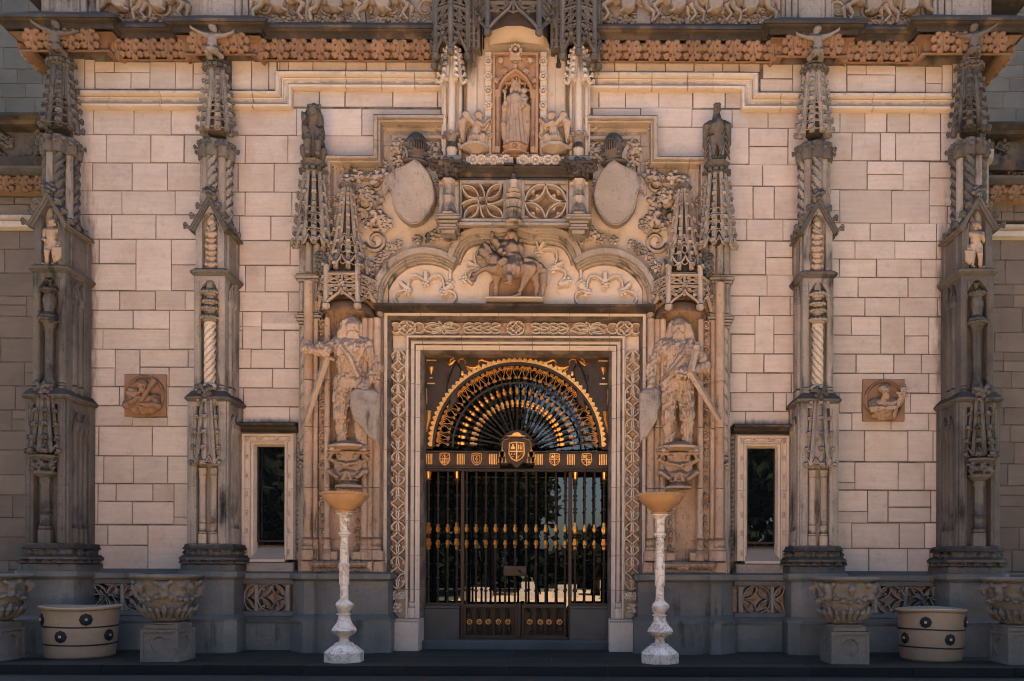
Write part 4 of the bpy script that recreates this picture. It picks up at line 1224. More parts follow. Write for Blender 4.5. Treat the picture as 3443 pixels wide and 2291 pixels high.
    for i in range(8):
        a = (i) * PI / 4
        if math.sin(a) > .3: continue
        # tracery between the ribs: two loops and a pointed arch
        def pt(u, z): return ((rad(z) * .93) * (math.cos(a) - u * math.sin(a)), yc + (rad(z) * .93) * (math.sin(a) + u * math.cos(a)), z)
        for zc, r in ((zb + .10, .06), (zb + .21, .045), (zb + .30, .04), (zb + .38, .035)):
            m.tube([pt(r / .2 * 1.3 * math.cos(q * PI / 5), zc + r * .95 * math.sin(q * PI / 5)) for q in range(11)], .011, 4)
        for s in (-1, 1):
            m.tube([pt(s * .10, z) for z in (zm + .05, zt - .02)], .012, 4)
        m.tube([pt(-.3, zm - .02), pt(0, zm + .07), pt(.3, zm - .02)], .012, 4)
    o = d(m, 'spire', mat)
    for a in ang:
        if math.sin(a) > .55: continue
        for j in range(6):
            z = zb + .04 + (zt - zb - .06) * (j + (0.0 if int(a * 10) % 2 else .4)) / 6
            crocket(o, mat, (X + (rad(z) + .015) * math.cos(a), yc + (rad(z) + .015) * math.sin(a), z), math.cos(a), math.sin(a), .86 - .035 * j)
    # capital that carries the figure
    m = MB()
    m.lathe([(rt, zt - .02), (.15, zt + .02), (.13, zt + .05), (.165, zt + .08), (.13, zt + .105), (.145, zt + .12), (.12, zt + .135)], 0, yc, 8, PI / 8)
    o = d(m, 'capital', M['greydk'])
    for i in range(10):
        a = PI * 1.08 * i / 9 - PI * 1.04
        link('crocket', G_CROCK, M['greydk'], o, (X + .14 * math.cos(a), yc + .14 * math.sin(a), zt + .03), dirrot(math.cos(a), math.sin(a)), .6)
    return t, (X, yc, zt + .135)

B2, b2top = buttress(-4.06, False, 'tall carved buttress left of the left narrow window', M['grey'])
B2.scale.y = .82
b2top = (b2top[0], b2top[1] * .82, b2top[2])
B2R = mirror(B2, 'tall carved buttress right of the right narrow window')
B1, b1top = buttress(-6.13, True, 'sooty, edge-shaded corner buttress at the far left of the facade', M['greydk'])
B1R = mirror(B1, 'sooty, edge-shaded corner buttress at the far right of the facade')
# the companions that look sideways round the corner
def side_buttress(side, lab):
    t = thing('buttress', lab, 'buttress', (side * 6.30, 0.55, 0), 'side buttresses round the corner')
    m = MB()
    X, Y = side * 6.30, .55
    W = .23
    def bx(out, z0, z1, w_=W): m.box(X, X + side * out, Y - w_, Y + w_, z0, z1, .02)
    bx(.62, -.05, .5, .34); bx(.57, .5, 1.12, .3); bx(.55, 1.12, 1.42, .28); bx(.46, 1.42, 3.5); bx(.5, 3.5, 3.6, .27); bx(.40, 3.6, 5.3, .2); bx(.46, 5.3, 5.38, .25); bx(.36, 5.38, 6.0, .18)
    m.lathe([(.17, 6.0), (.17, 7.35), (.25, 7.42), (.26, 7.52), (.2, 7.6), (.2, 7.62), (.1, 8.2), (.14, 8.25), (.12, 8.4)], X + side * .2, Y, 8)
    m.build('shaft', M['greydk'], t)
    for z in (7.7, 7.82, 7.95, 8.08):
        for a in (-150, -90, -30): crocket(t, M['greydk'], (X + side * .2 + .16 * math.cos(R(a)), Y + .16 * math.sin(R(a)), z), math.cos(R(a)), math.sin(R(a)), .8)
    for z in (5.95, 5.8, 6.1): crocket(t, M['greydk'], (X + side * .42, Y - .15, z), side, -.3, 1.1)
    link('foliage', G_FOL[0], M['greydk'], t, (X + side * .2, Y - .2, 7.46), None, 1.0)
    m = MB().lathe([(.10, 5.9), (.10, 7.0), (.16, 7.05), (.17, 7.2), (.1, 7.25)], X + side * .42, Y - .05, 10)
    m.build('plain_shaft', M['cream'], t)
side_buttress(-1, 'side buttress half hidden behind the far left corner buttress')
side_buttress(1, 'side buttress half hidden behind the far right corner buttress')

# ---------------------------------------------------------------- dado between the buttresses, with pierced tracery
def star_cell(m, x0, x1, z0, z1, wd, d_, y, cusp=True):
    """square of four pointed petals round a four-pointed star"""
    cx, cz = (x0 + x1) / 2, (z0 + z1) / 2
    P = [(cx, z1), (x1, cz), (cx, z0), (x0, cz)]
    for i in range(4):
        a, b = P[i], P[(i + 1) % 4]
        for h in (.22, -.22):
            c = bow(a, b, h, 7)
            m.rib(c, wd, d_, y)
        if cusp:
            mx, mz = (a[0] + b[0]) / 2, (a[1] + b[1]) / 2
            dx, dz = (b[0] - a[0]), (b[1] - a[1])
            for h in (.15, -.15):
                p = (mx - dz * h, mz + dx * h)
                m.slab([(p[0] - dx * .10, p[1] - dz * .10), (p[0] + dx * .10, p[1] + dz * .10), (mx - dz * h * .25, mz + dx * h * .25)], y - d_ * .8, y, 0)
def corner_leaf(m, x0, x1, z0, z1, wd, d_, y):
    cx, cz = (x0 + x1) / 2, (z0 + z1) / 2
    for sx, sz in ((-1, -1), (1, -1), (1, 1), (-1, 1)):
        ax, az = (x0 if sx < 0 else x1), (z0 if sz < 0 else z1)
        m.slab([(ax, az), (ax - sx * abs(x1 - x0) * .16, az), (ax - sx * abs(x1 - x0) * .10, az - sz * abs(z1 - z0) * .10), (ax, az - sz * abs(z1 - z0) * .16)], y - d_ * .6, y)
def dado(xa, xb, label, cells, flow=None):
    t = thing('plinth_wall', label, 'plinth', (0, 0, 0), 'plinth walls with pierced bands')
    Zp = lambda py: wz(py, .12)
    x0, x1 = min(xa, xb), max(xa, xb)
    MB().box(x0, x1, -.24, .02, -.05, Zp(1434)).build('base_course', M['plinth'], t)
    m = MB()
    pr = [(0, Zp(1436)), (.05, Zp(1435)), (.06, Zp(1430)), (.02, Zp(1422)), (0, Zp(1418))]
    plansweep(m, [(x0, -.2), (x1, -.2)], pr)
    m.build('base_moulding', M['plinth'], t)
    MB().box(x0, x1, -.10, .02, Zp(1434), Zp(1318)).build('back_panel', M['pier'], t)
    m = MB()
    m.box(x0, x1, -.22, -.10, Zp(1420), Zp(1408), .01); m.box(x0, x1, -.22, -.10, Zp(1347), Zp(1335), .01)
    m.build('rails', M['plinth'], t)
    m = MB()
    plansweep(m, [(x0, -.2), (x1, -.2)], [(-.1, Zp(1336)), (.03, Zp(1336)), (.05, Zp(1333)), (.05, Zp(1322)), (-.2, Zp(1312)), (-.2, Zp(1336))])
    m.build('coping', M['plinth'], t)
    z0, z1 = Zp(1409), Zp(1346)
    for c in cells:
        m = MB()
        a, b, kind = c
        if kind == 'star':
            star_cell(m, a, b, z0, z1, .034, .10, -.10)
            corner_leaf(m, a, b, z0, z1, .03, .1, -.10)
        elif kind == 'bar':
            m.box(a, b, -.21, -.10, z0, z1, .012)
        elif kind == 'flow':
            wd = b - a; hz = z1 - z0
            for u0, v0, u1, v1, h in ((0, .95, .55, .5, .25), (0, .55, .5, .45, .2), (0, .1, .45, .5, -.2), (.1, 1, .6, .55, -.2), (.5, .5, 1, .95, .22), (.5, .5, 1, .05, -.22), (.5, .5, .9, .5, .2), (.1, 0, .6, .45, .22), (.55, .5, .55, 0, .2), (.3, .75, .3, .25, .3), (.75, 1, .75, .5, .25), (.75, 0, .75, .5, -.25)):
                m.rib(bow((a + u0 * wd, z0 + v0 * hz), (a + u1 * wd, z0 + v1 * hz), h, 6), .034, .10, -.10)
        elif kind == 'half':
            for s in (1, -1):
                m.rib(bow((a, (z0 + z1) / 2), (b, (z0 + z1) / 2 + s * (z1 - z0) / 2), -.2 * s, 6), .03, .1, -.10)
                m.rib(bow((a, (z0 + z1) / 2), (b, (z0 + z1) / 2 + s * (z1 - z0) / 2), .2 * s, 6), .03, .1, -.10)
        m.build('tracery', M['grey'], t, 30)
    return t
hz = wz(1346, .12) - wz(1409, .12)
def cells_between(x0, x1, side):
    n = max(1, int((x1 - x0) / (hz + .05)))
    out = []
    rest = (x1 - x0) - n * (hz + .045)
    x = x0
    if rest > .25:
        out.append((x, x + rest - .05, 'flow')); out.append((x + rest - .05, x + rest, 'bar')); x += rest
    for i in range(n):
        out += [(x, x + hz, 'star'), (x + hz, x + hz + .045, 'bar')]; x += hz + .045
    return out
ca = [(-5.80, -5.40, 'flow'), (-5.40, -5.355, 'bar'), (-5.355, -5.355 + hz, 'star'), (-5.355 + hz, -4.93, 'bar'), (-4.93, -4.93 + hz, 'star'), (-4.93 + hz, -4.5, 'bar'), (-4.5, -4.3, 'flow')]
dado(-5.75, -4.36, 'plinth wall with pierced tracery behind the left tub and urn', ca)
cb = [(-x1, -x0, kd) for x0, x1, kd in ca]
dado(4.36, 5.75, 'plinth wall with pierced tracery behind the right tub and urn', cb)
cw = [(-3.66, -3.58, 'half'), (-3.57, -3.53, 'bar'), (-3.53, -3.53 + hz, 'star'), (-3.53 + hz, -3.09, 'bar')]
cw = [(-3.70, -3.56, 'half'), (-3.56, -3.515, 'bar'), (-3.515, -3.515 + hz, 'star'), (-3.515 + hz, -3.07, 'bar')]
dado(-3.72, -3.0, 'plinth wall with a four-petal tracery panel under the left narrow window', cw)
dado(3.0, 3.72, 'plinth wall with a four-petal tracery panel under the right narrow window', [(-b, -a, kd) for a, b, kd in cw])
for s, lab in ((-1, 'low plinth wall of the left wing'), (1, 'low plinth wall of the right wing')):
    t = thing('plinth_wall', lab, 'plinth', (0, 0, 0), 'plinth walls of the wings')
    MB().box(s * 6.4, s * 10.5, .75, 1.2, -.05, .95).build('base_course', M['plinth'], t)
    plansweep(MB(), [(-10.5, .75), (-6.4, .75)] if s < 0 else [(6.4, .75), (10.5, .75)], [(0, .88), (.05, .92), (.05, 1.0), (-.1, 1.05)]).build('coping', M['plinth'], t)
# ---------------------------------------------------------------- carved figures
def face(s, c, r, fwd=(0, -1, 0), up=(0, 0, 1), beard=0.0, hair=1.0, kk=0.35, long_=0.0):
    """a head of radius r at c that looks along fwd: skull, jaw, nose, brow, eye hollows, mouth, ears, hair"""
    f = Vector(fwd).normalized(); u = Vector(up); u = (u - f * u.dot(f)).normalized(); rt = f.cross(u)
    c = Vector(c)
    P = lambda a, b, d: c + rt * (a * r) + f * (b * r) + u * (d * r)
    s.ell(P(0, -.05, .12), (r * .82, r * .92, r * .95), r * .2)
    s.cap(P(0, .18, -.1), P(0, .42, -.72), r * .62, r * .36, r * .3)
    s.cap(P(0, .86, .12), P(0, 1.08, -.22), r * .09, r * .16, r * .12)
    for q in (-1, 1):
        s.ell(P(q * .34, .92, .12), r * .17, r * .05, cut=True)
        s.ell(P(q * .34, .80, .10), r * .13, r * .04)
        s.cap(P(q * .12, .88, .30), P(q * .5, .76, .26), r * .09, r * .08, r * .08)
        s.ell(P(q * .82, .02, -.05), (r * .12, r * .2, r * .24), r * .06)
        s.ell(P(q * .42, .62, -.2), r * .22, r * .2)
    s.cap(P(-.2, .93, -.56), P(.2, .93, -.56), r * .05, cut=True)
    s.cap(P(-.15, .82, -.66), P(.15, .82, -.66), r * .09, r * .08, r * .06)
    if hair > 0:
        s.ell(P(0, -.22, .32), (r * 1.02 * hair, r * 1.0 * hair, r * .95 * hair), r * .15)
        for a in range(8):
            b = a * PI / 7
            s.ell(P(math.cos(b) * .9, -.1 + .25 * math.sin(b * 2), .25 + .65 * math.sin(b)), r * .26, r * .08)
    if long_ > 0:
        for q in (-1, 1):
            s.chain([P(q * .85, -.1, .2), P(q * 1.05, -.05, -.6), P(q * (1.15), .05, -.7 - long_)], [r * .36, r * .42, r * .3], r * .2)
        s.chain([P(0, -.7, .2), P(0, -.75, -.9 - long_ * .6)], [r * .6, r * .6], r * .3)
    if beard > 0:
        for a in (-.34, -.12, .12, .34):
            s.chain([P(a, .75, -.62), P(a * 1.5, .72, -1.0 - beard * .4), P(a * .9, .62, -1.15 - beard)], [r * .24, r * .24, r * .1], r * .1)
        s.chain([P(-.3, .9, -.46), P(0, 1.0, -.40), P(.3, .9, -.46)], [r * .1, r * .13, r * .1], r * .05)
def hand(s, w_, d, n, size=1.0, curl=0.6):
    """palm at w_, fingers along d, palm normal n; four fingers and a thumb, curled"""
    d = Vector(d).normalized(); n = Vector(n); n = (n - d * n.dot(d)).normalized(); q = d.cross(n)
    w_ = Vector(w_); z = size
    s.cap(w_, w_ + d * .045 * z, .034 * z, .036 * z, .01)
    for i, (o, l) in enumerate(((-.033, .07), (-.011, .082), (.011, .078), (.032, .062))):
        a = w_ + d * .055 * z + q * o * z
        b = a + d * l * .55 * z + n * .012 * z * curl
        c = b + d * l * (.5 - .5 * curl) * z + n * l * .55 * curl * z
        s.chain([a, b, c], [.0145 * z, .013 * z, .0105 * z], .003)
    t0 = w_ + q * -.034 * z
    s.chain([t0, t0 - q * .03 * z + d * .03 * z + n * .02 * z, t0 - q * .02 * z + d * .06 * z + n * .045 * z], [.016 * z, .015 * z, .012 * z], .005)
def limb(s, a, b, c, r, kk=0.03): s.chain([a, b, c], r, kk)

def carve_wildman(kind):
    s = Carve((-.62, -.36, -.1), (.55, .30, 1.95), .0098)
    H = (0.02, -.02, 1.58)
    s.cap((0, 0, .92), (0.0, -.01, 1.28), .15, .185, .08)
    s.ell((0, .0, .90), (.185, .14, .15), .05)
    s.cap((-.17, 0, 1.38), (.17, 0, 1.38), .085, .085, .06); s.cap((0, 0, 1.4), H, .075, .07, .04)
    s.ell((-.09, -.09, 1.30), (.10, .07, .08), .05); s.ell((.09, -.09, 1.30), (.10, .07, .08), .05)
    # legs: weight on one, the other slack, calves thinner than thighs
    s.chain([(-.10, -.02, .86), (-.115, -.07, .48), (-.10, .0, .09)], [.115, .075, .045], .04); s.ell((-.112, .03, .34), (.062, .065, .11), .03)
    s.chain([(.10, .0, .86), (.13, -.05, .48), (.14, .02, .09)], [.115, .075, .045], .04); s.ell((.135, .05, .34), (.062, .065, .11), .03)
    for x, dx in ((-.10, -.09), (.14, .08)):
        s.cap((x, -.0, .055), (x + dx, -.17, .03), .05, .036, .02)
        for i in range(5): s.cap((x + dx - .035 + .018 * i, -.17, .022), (x + dx * 1.1 - .04 + .02 * i, -.205 + abs(i - 1) * .006, .018), .012, .010, .003)
    if kind == 0:
        # left figure: one arm stretched out to the sword's hilt, the other on the shield's rim
        face(s, H, .125, (.42, -.88, -.12), beard=1.7, hair=.93, long_=1.1)
        s.chain([(-.20, 0, 1.37), (-.38, -.12, 1.30), (-.50, -.22, 1.26)], [.075, .06, .05], .03)
        hand(s, (-.36, -.24, 1.23), (1, -.2, 0), (0, -1, 0), 1.35, .2)
        s.cap((-.50, -.22, 1.26), (-.36, -.24, 1.235), .055, .036, .02)
        s.chain([(.21, 0, 1.36), (.33, .0, 1.08), (.23, -.13, .84)], [.08, .065, .045], .03)
        hand(s, (.22, -.16, .82), (-.2, -.2, -1), (0, 1, -.1), 1.3, .5)
    else:
        # right figure: one arm down on the shield, the other across the waist to the sword
        face(s, H, .125, (-.12, -.97, -.12), beard=2.2, hair=.93, long_=1.2)
        s.chain([(-.20, 0, 1.36), (-.33, -.02, 1.10), (-.33, -.10, .86)], [.08, .065, .045], .03)
        hand(s, (-.33, -.13, .82), (0, -.3, -1), (0, 1, 0), 1.3, .5)
        s.chain([(.21, 0, 1.36), (.36, -.05, 1.10), (.12, -.23, 1.0)], [.08, .065, .046], .03)
        hand(s, (.10, -.24, 1.0), (-1, -.1, -.1), (0, -1, .2), 1.35, .6)
    # shaggy hide over the whole figure, a thick fringe at the loins
    s.rough(.013, 84, 5, (1, 1, .55), lo=(-.6, -.35, .12), hi=(.5, .3, 1.40)); s.rough(.009, 120, 15, (1.1, 1.1, .5), lo=(-.6, -.35, .12), hi=(.5, .3, 1.40))
    s.rough(.008, 110, 6, (1.2, 1.2, .25), lo=(-.25, -.35, 1.22), hi=(.25, .3, 1.48)); s.rough(.006, 90, 7, (1.2, 1.2, .25), lo=(-.25, -.35, 1.46), hi=(.25, .3, 1.85))
    for i in range(11):
        a = -PI + PI * i / 10
        s.chain([(.16 * math.cos(a), .13 * math.sin(a), .90), (.17 * math.cos(a), .15 * math.sin(a), .80)], [.03, .02], .012)
    # strap over the chest
    s.chain([(.16, -.10, 1.42) if kind else (-.14, -.12, 1.40), (.02, -.21, 1.2), (-.12, -.17, 1.0) if kind else (.13, -.17, .95)], [.03, .03, .03], .004)
    return s.mesh('body')
def carve_putto():
    """small figure kneeling with its back to us, arms spread to carry the cornice; 0.47 high"""
    s = Carve((-.36, -.20, -.03), (.36, .20, .56), .0085)
    s.cap((0, 0, .14), (0, .0, .30), .072, .068, .03); s.ell((-.035, -.02, .10), (.058, .06, .058), .015); s.ell((.04, -.02, .10), (.058, .06, .058), .015)
    s.cap((-.07, 0, .335), (.07, 0, .335), .045, .045, .03)
    s.cap((0, .0, .36), (0.012, 0, .42), .03, .03, .015)
    face(s, (.016, .0, .45), .056, (.75, .4, .1), hair=1.05)
    for q in (-1, 1):
        s.chain([(q * .085, 0, .34), (q * .18, .01, .37), (q * .285, .0, .415)], [.042, .032, .022], .015)
        s.ell((q * .305, -.0, .43), (.026, .022, .024), .01)
        for i in range(4): s.cap((q * .31, -.012 + .01 * i, .44), (q * .33, -.016 + .011 * i, .462), .0085, .007, .002)
    s.chain([(.06, -.01, .09), (.12, .03, .04), (.09, -.09, .03)], [.05, .04, .026], .02)
    s.chain([(-.05, 0, .09), (-.05, .05, .02), (-.06, -.10, .015)], [.05, .04, .024], .02)
    s.ell((.085, -.12, .03), (.022, .03, .018), .01)
    s.cap((0, -.075, .17), (0, -.07, .30), .010, .010, .012, cut=True)
    s.rough(.0018, 60, 4)
    return s.mesh('body')
def carve_boy(kind):
    """nude standing youth with a shield at his side for the niche of a buttress; 0.62 high"""
    s = Carve((-.19, -.14, -.02), (.19, .12, .70), .0085)
    s.cap((0, 0, .34), (0, -.005, .47), .062, .072, .03); s.cap((-.075, 0, .505), (.075, 0, .505), .036, .036, .03)
    s.cap((0, 0, .51), (0, 0, .58), .028, .026, .015)
    face(s, (0, -.01, .615), .05, (.35 * kind, -.93, 0), hair=1.0, long_=.2)
    s.chain([(-.04, 0, .33), (-.05, -.03, .18), (-.035, .01, .03)], [.05, .034, .022], .015)
    s.chain([(.045, 0, .33), (.04, -.045, .19), (.075, .01, .03)], [.05, .034, .022], .015)
    for x in (-.035, .075): s.cap((x, 0, .02), (x * 1.2, -.06, .012), .02, .015, .01)
    s.chain([(.095, 0, .50), (.12, .0, .39), (.06, -.075, .34 if kind > 0 else .44)], [.032, .026, .019], .012); s.ell((.05, -.08, .34 if kind > 0 else .45), .022, .008)
    s.chain([(-.095, 0, .50), (-.125, .0, .38), (-.115, -.06, .27)], [.032, .026, .02], .012); s.ell((-.115, -.065, .26), .022, .008)
    s.rough(.0016, 70, 3)
    return s.mesh('body')
def carve_madonna():
    s = Carve((-.24, -.19, -.02), (.24, .16, .98), .0095)
    s.cap((0, .01, .06), (0, 0, .52), .165, .095, .06); s.cap((0, 0, .5), (0, -.005, .66), .085, .09, .05)
    s.cap((-.085, 0, .67), (.085, 0, .67), .042, .042, .03); s.cap((0, 0, .68), (0, -.01, .78), .032, .03, .02)
    s.folds(.014, 17, 0, .03, .0, .60)
    face(s, (0, -.012, .815), .056, (0, -1, -.05), hair=1.05, long_=1.3)
    for i in range(9):
        a = 2 * PI * i / 9
        s.cap((.056 * math.cos(a), .055 * math.sin(a), .86), (.068 * math.cos(a), .067 * math.sin(a), .915 if i % 2 else .895), .012, .012, .006)
    s.ell((0, 0, .865), (.062, .06, .02), .01)
    # sceptre hand, child on the other arm
    s.chain([(-.11, 0, .66), (-.15, -.02, .54), (-.135, -.10, .55)], [.042, .042, .026], .02); s.ell((-.135, -.115, .56), .024, .01)
    s.chain([(-.135, -.12, .5), (-.145, -.12, .66)], [.012, .012], .004); s.ell((-.147, -.12, .70), .026, .01)
    s.chain([(-.15, .0, .55), (-.17, -.03, .3), (-.16, -.02, .12)], [.04, .035, .03], .03)
    s.chain([(.11, 0, .66), (.15, -.02, .54), (.10, -.11, .55)], [.042, .042, .028], .02)
    s.cap((.105, -.085, .56), (.11, -.08, .66), .052, .045, .015)
    face(s, (.115, -.085, .725), .042, (-.2, -1, 0), hair=1.0)
    s.chain([(.13, -.09, .66), (.16, -.10, .62), (.13, -.13, .60)], [.022, .018, .016], .01)
    s.chain([(.10, -.11, .56), (.10, -.14, .50)], [.03, .02], .012)
    s.chain([(.15, -.02, .54), (.165, -.02, .3), (.15, .0, .1)], [.045, .04, .03], .03)
    s.rough(.0022, 55, 9, (1, 1, .3))
    return s.mesh('body')
def carve_angel():
    """kneeling angel in profile, looking along +X, hands raised; 0.50 high"""
    s = Carve((-.26, -.17, -.02), (.26, .17, .56), .0085)
    s.cap((-.02, 0, .12), (.02, 0, .30), .085, .07, .04)
    s.chain([(-.03, .0, .10), (.10, -.03, .12), (.08, -.03, .0)], [.075, .058, .045], .025)
    s.chain([(-.02, .02, .08), (-.10, .03, .03), (-.20, .02, .02)], [.07, .05, .035], .02)
    s.cap((-.19, .02, .02), (-.23, 0, .06), .03, .02, .01)
    s.folds(.008, 14, 0, 0, .0, .2)
    s.cap((.02, 0, .31), (.04, 0, .40), .03, .027, .015)
    face(s, (.05, 0, .43), .052, (.93, -.3, .1), hair=1.1)
    for y in (-.06, .05): s.chain([(.03, y, .31), (.11, y * 1.2, .27), (.18, y * .7, .36)], [.032, .026, .018], .015)
    s.ell((.19, 0, .38), (.02, .03, .028), .01)
    for y, o in ((-.05, 0), (.05, .03)):
        s.chain([(-.04, y, .32), (-.12, y * 1.5, .40), (-.17, y * 1.6, .30), (-.17, y * 1.4, .10)], [.03, .05, .055, .025], .02)
        for i in range(5):
            s.cap((-.12 - .012 * i, y * 1.6, .34 - .04 * i), (-.20 + .01 * i, y * 1.8, .22 - .045 * i), .018, .010, .006)
    s.rough(.002, 60, 2)
    return s.mesh('body')
def carve_lion():
    """seated lion, upright, facing out; 0.78 high"""
    s = Carve((-.19, -.23, -.02), (.19, .24, .86), .0105)
    s.chain([(0, .08, .16), (0, .02, .40), (0, -.04, .58)], [.145, .125, .12], .05)
    for q in (-1, 1):
        s.chain([(q * .075, -.08, .42), (q * .07, -.13, .22), (q * .065, -.13, .04)], [.06, .045, .038], .02)
        s.cap((q * .065, -.13, .03), (q * .07, -.20, .025), .04, .036, .015)
        for i in range(4): s.cap((q * .07 - .027 + .018 * i, -.20, .03), (q * .07 - .03 + .02 * i, -.222, .018), .014, .010, .003)
        s.chain([(q * .10, .10, .18), (q * .125, -.02, .16), (q * .115, -.02, .04)], [.085, .055, .04], .02)
    s.ell((0, -.06, .68), (.10, .105, .10), .03); s.cap((0, -.13, .66), (0, -.19, .645), .058, .05, .02)
    s.ell((0, -.21, .665), (.026, .02, .02), .008); s.cap((-.035, -.22, .62), (.035, -.22, .62), .013, cut=True); s.cap((0, -.17, .60), (0, -.19, .60), .035, .03, .01)
    for q in (-1, 1):
        s.ell((q * .046, -.155, .705), (.022, .022, .018), .006, cut=True); s.cap((q * .02, -.15, .728), (q * .07, -.13, .735), .02, .018, .01)
        s.cap((q * .075, -.05, .74), (q * .095, -.05, .80), .035, .018, .01)
    s.ell((0, 0, .62), (.135, .12, .15), .04)
    s.cap((0, 0, .76), (-.02, .02, .83), .035, .015, .02)
    s.rough(.022, 52, 8, (1, 1, .4), lo=(-.19, -.15, .34), hi=(.19, .24, .80))
    s.rough(.004, 60, 9)
    s.chain([(0, .18, .12), (.1, .2, .2), (.12, .16, .35)], [.03, .025, .03], .02)
    return s.mesh('body')
def carve_eagle():
    s = Carve((-.26, -.22, -.02), (.26, .20, .90), .0105)
    s.chain([(0, .02, .32), (0, -.01, .50), (0, 0, .66)], [.10, .125, .075], .04)
    s.ell((0, -.03, .76), (.066, .08, .075), .02); s.chain([(0, -.09, .77), (0, -.14, .755), (0, -.155, .715)], [.032, .024, .010], .01)
    for q in (-1, 1):
        s.ell((q * .045, -.085, .785), .018, .005, cut=True); s.cap((q * .02, -.09, .81), (q * .06, -.06, .81), .016, .014, .008)
        s.chain([(q * .12, .04, .58), (q * .19, .02, .52), (q * .20, .03, .30), (q * .15, .06, .10)], [.06, .065, .055, .025], .02)
        for j in range(3):
            for i in range(5):
                s.cap((q * (.15 + .02 * j), -.03 + .012 * j, .54 - .09 * i - .03 * j), (q * (.20 + .012 * j), -.035 + .015 * j, .46 - .09 * i - .03 * j), .022, .015, .004)
        s.chain([(q * .06, -.02, .34), (q * .06, -.05, .20)], [.075, .05], .02); s.chain([(q * .06, -.05, .20), (q * .06, -.06, .06)], [.034, .026], .01)
        for i in (-1, 0, 1): s.chain([(q * .06, -.06, .04), (q * .06 + i * .035, -.12, .03), (q * .06 + i * .045, -.15, .0)], [.024, .02, .012], .006)
    s.cap((0, .08, .3), (0, .12, .02), .08, .05, .03)
    s.rough(.005, 60, 8, (1, 1, .5), lo=(-.12, -.2, .14), hi=(.12, .2, .72))
    return s.mesh('body')
def carve_rider():
    """rider on a pacing horse looking out, hawk on his fist; horse faces -X; 1.05 high, 1.1 long"""
    s = Carve((-.68, -.27, -.03), (.56, .20, 1.12), .0095)
    hs = .0
    s.ell((.0, 0, .50), (.28, .115, .135), .03); s.ell((-.22, 0, .53), (.14, .115, .16), .04); s.ell((.25, 0, .52), (.155, .125, .155), .04)
    s.chain([(-.26, 0, .60), (-.36, 0, .74), (-.38, -.02, .80)], [.125, .085, .075], .04)
    s.chain([(-.38, -.02, .82), (-.43, -.06, .74), (-.46, -.09, .63)], [.066, .056, .042], .02); s.ell((-.465, -.10, .62), (.045, .045, .04), .015)
    for q in (-1, 1): s.cap((-.375, -.02 + q * .035, .87), (-.395, -.03 + q * .045, .915), .02, .008, .01)
    s.rough(.010, 50, 3, (1, 1, 1), lo=(-.42, -.1, .66), hi=(-.22, .15, .90))
    # legs
    s.chain([(-.24, -.07, .47), (-.42, -.08, .45), (-.54, -.08, .36)], [.075, .038, .029], .02); s.cap((-.54, -.08, .37), (-.56, -.08, .30), .045, .05, .01)
    s.chain([(-.22, .05, .44), (-.24, .05, .22), (-.24, .05, .04)], [.07, .036, .026], .02); s.ell((-.245, .04, .03), (.05, .05, .035), .01)
    s.chain([(.27, -.06, .46), (.18, -.07, .27), (.10, -.07, .06)], [.105, .046, .03], .03); s.cap((.10, -.07, .06), (.03, -.08, .03), .04, .045, .02)
    s.chain([(.30, .05, .46), (.36, .05, .27), (.34, .05, .04)], [.10, .042, .027], .03); s.ell((.33, .04, .03), (.05, .05, .035), .01)
    s.chain([(.40, 0, .56), (.47, 0, .46), (.46, 0, .26), (.44, 0, .08)], [.035, .045, .05, .025], .02)
    s.chain([(.20, -.11, .60), (.36, -.09, .56), (.43, 0, .52)], [.025, .022, .02], .005)
    # saddle cloth, skirts, leg, torso
    s.cap((.02, -.05, .62), (.01, -.10, .44), .115, .135, .03)
    s.folds(.010, 20, .01, .05, .30, .62)
    s.chain([(-.03, -.15, .44), (-.02, -.20, .28), (-.02, -.20, .20)], [.06, .045, .036], .015); s.cap((-.02, -.20, .20), (-.09, -.22, .185), .036, .024, .01)
    s.cap((.02, -.03, .64), (.0, -.05, .80), .105, .11, .04); s.cap((-.10, -.04, .84), (.10, -.04, .84), .05, .05, .04)
    s.cap((0, -.05, .86), (-.01, -.06, .93), .042, .04, .02)
    face(s, (-.01, -.07, .985), .066, (-.12, -1, 0), hair=1.05, long_=.7)
    s.ell((.11, -.0, .80), (.07, .08, .08), .03)
    s.chain([(-.12, -.06, .82), (-.15, -.13, .72), (-.10, -.19, .66)], [.055, .045, .03], .02); s.ell((-.10, -.20, .65), .032, .01)
    s.rough(.006, 46, 7, (1, 1, 1), lo=(-.15, -.25, .66), hi=(.22, .15, .90))
    # hawk
    s.chain([(-.16, -.06, .78), (-.24, -.08, .88), (-.28, -.08, .96)], [.045, .05, .035], .02); s.ell((-.285, -.09, 1.0), (.03, .036, .03), .01); s.cap((-.285, -.12, 1.0), (-.285, -.135, .985), .012, .006, .004)
    s.chain([(-.10, -.18, .56), (-.16, -.14, .52)], [.04, .055], .02)
    s.rough(.003, 60, 12)
    return s.mesh('body')
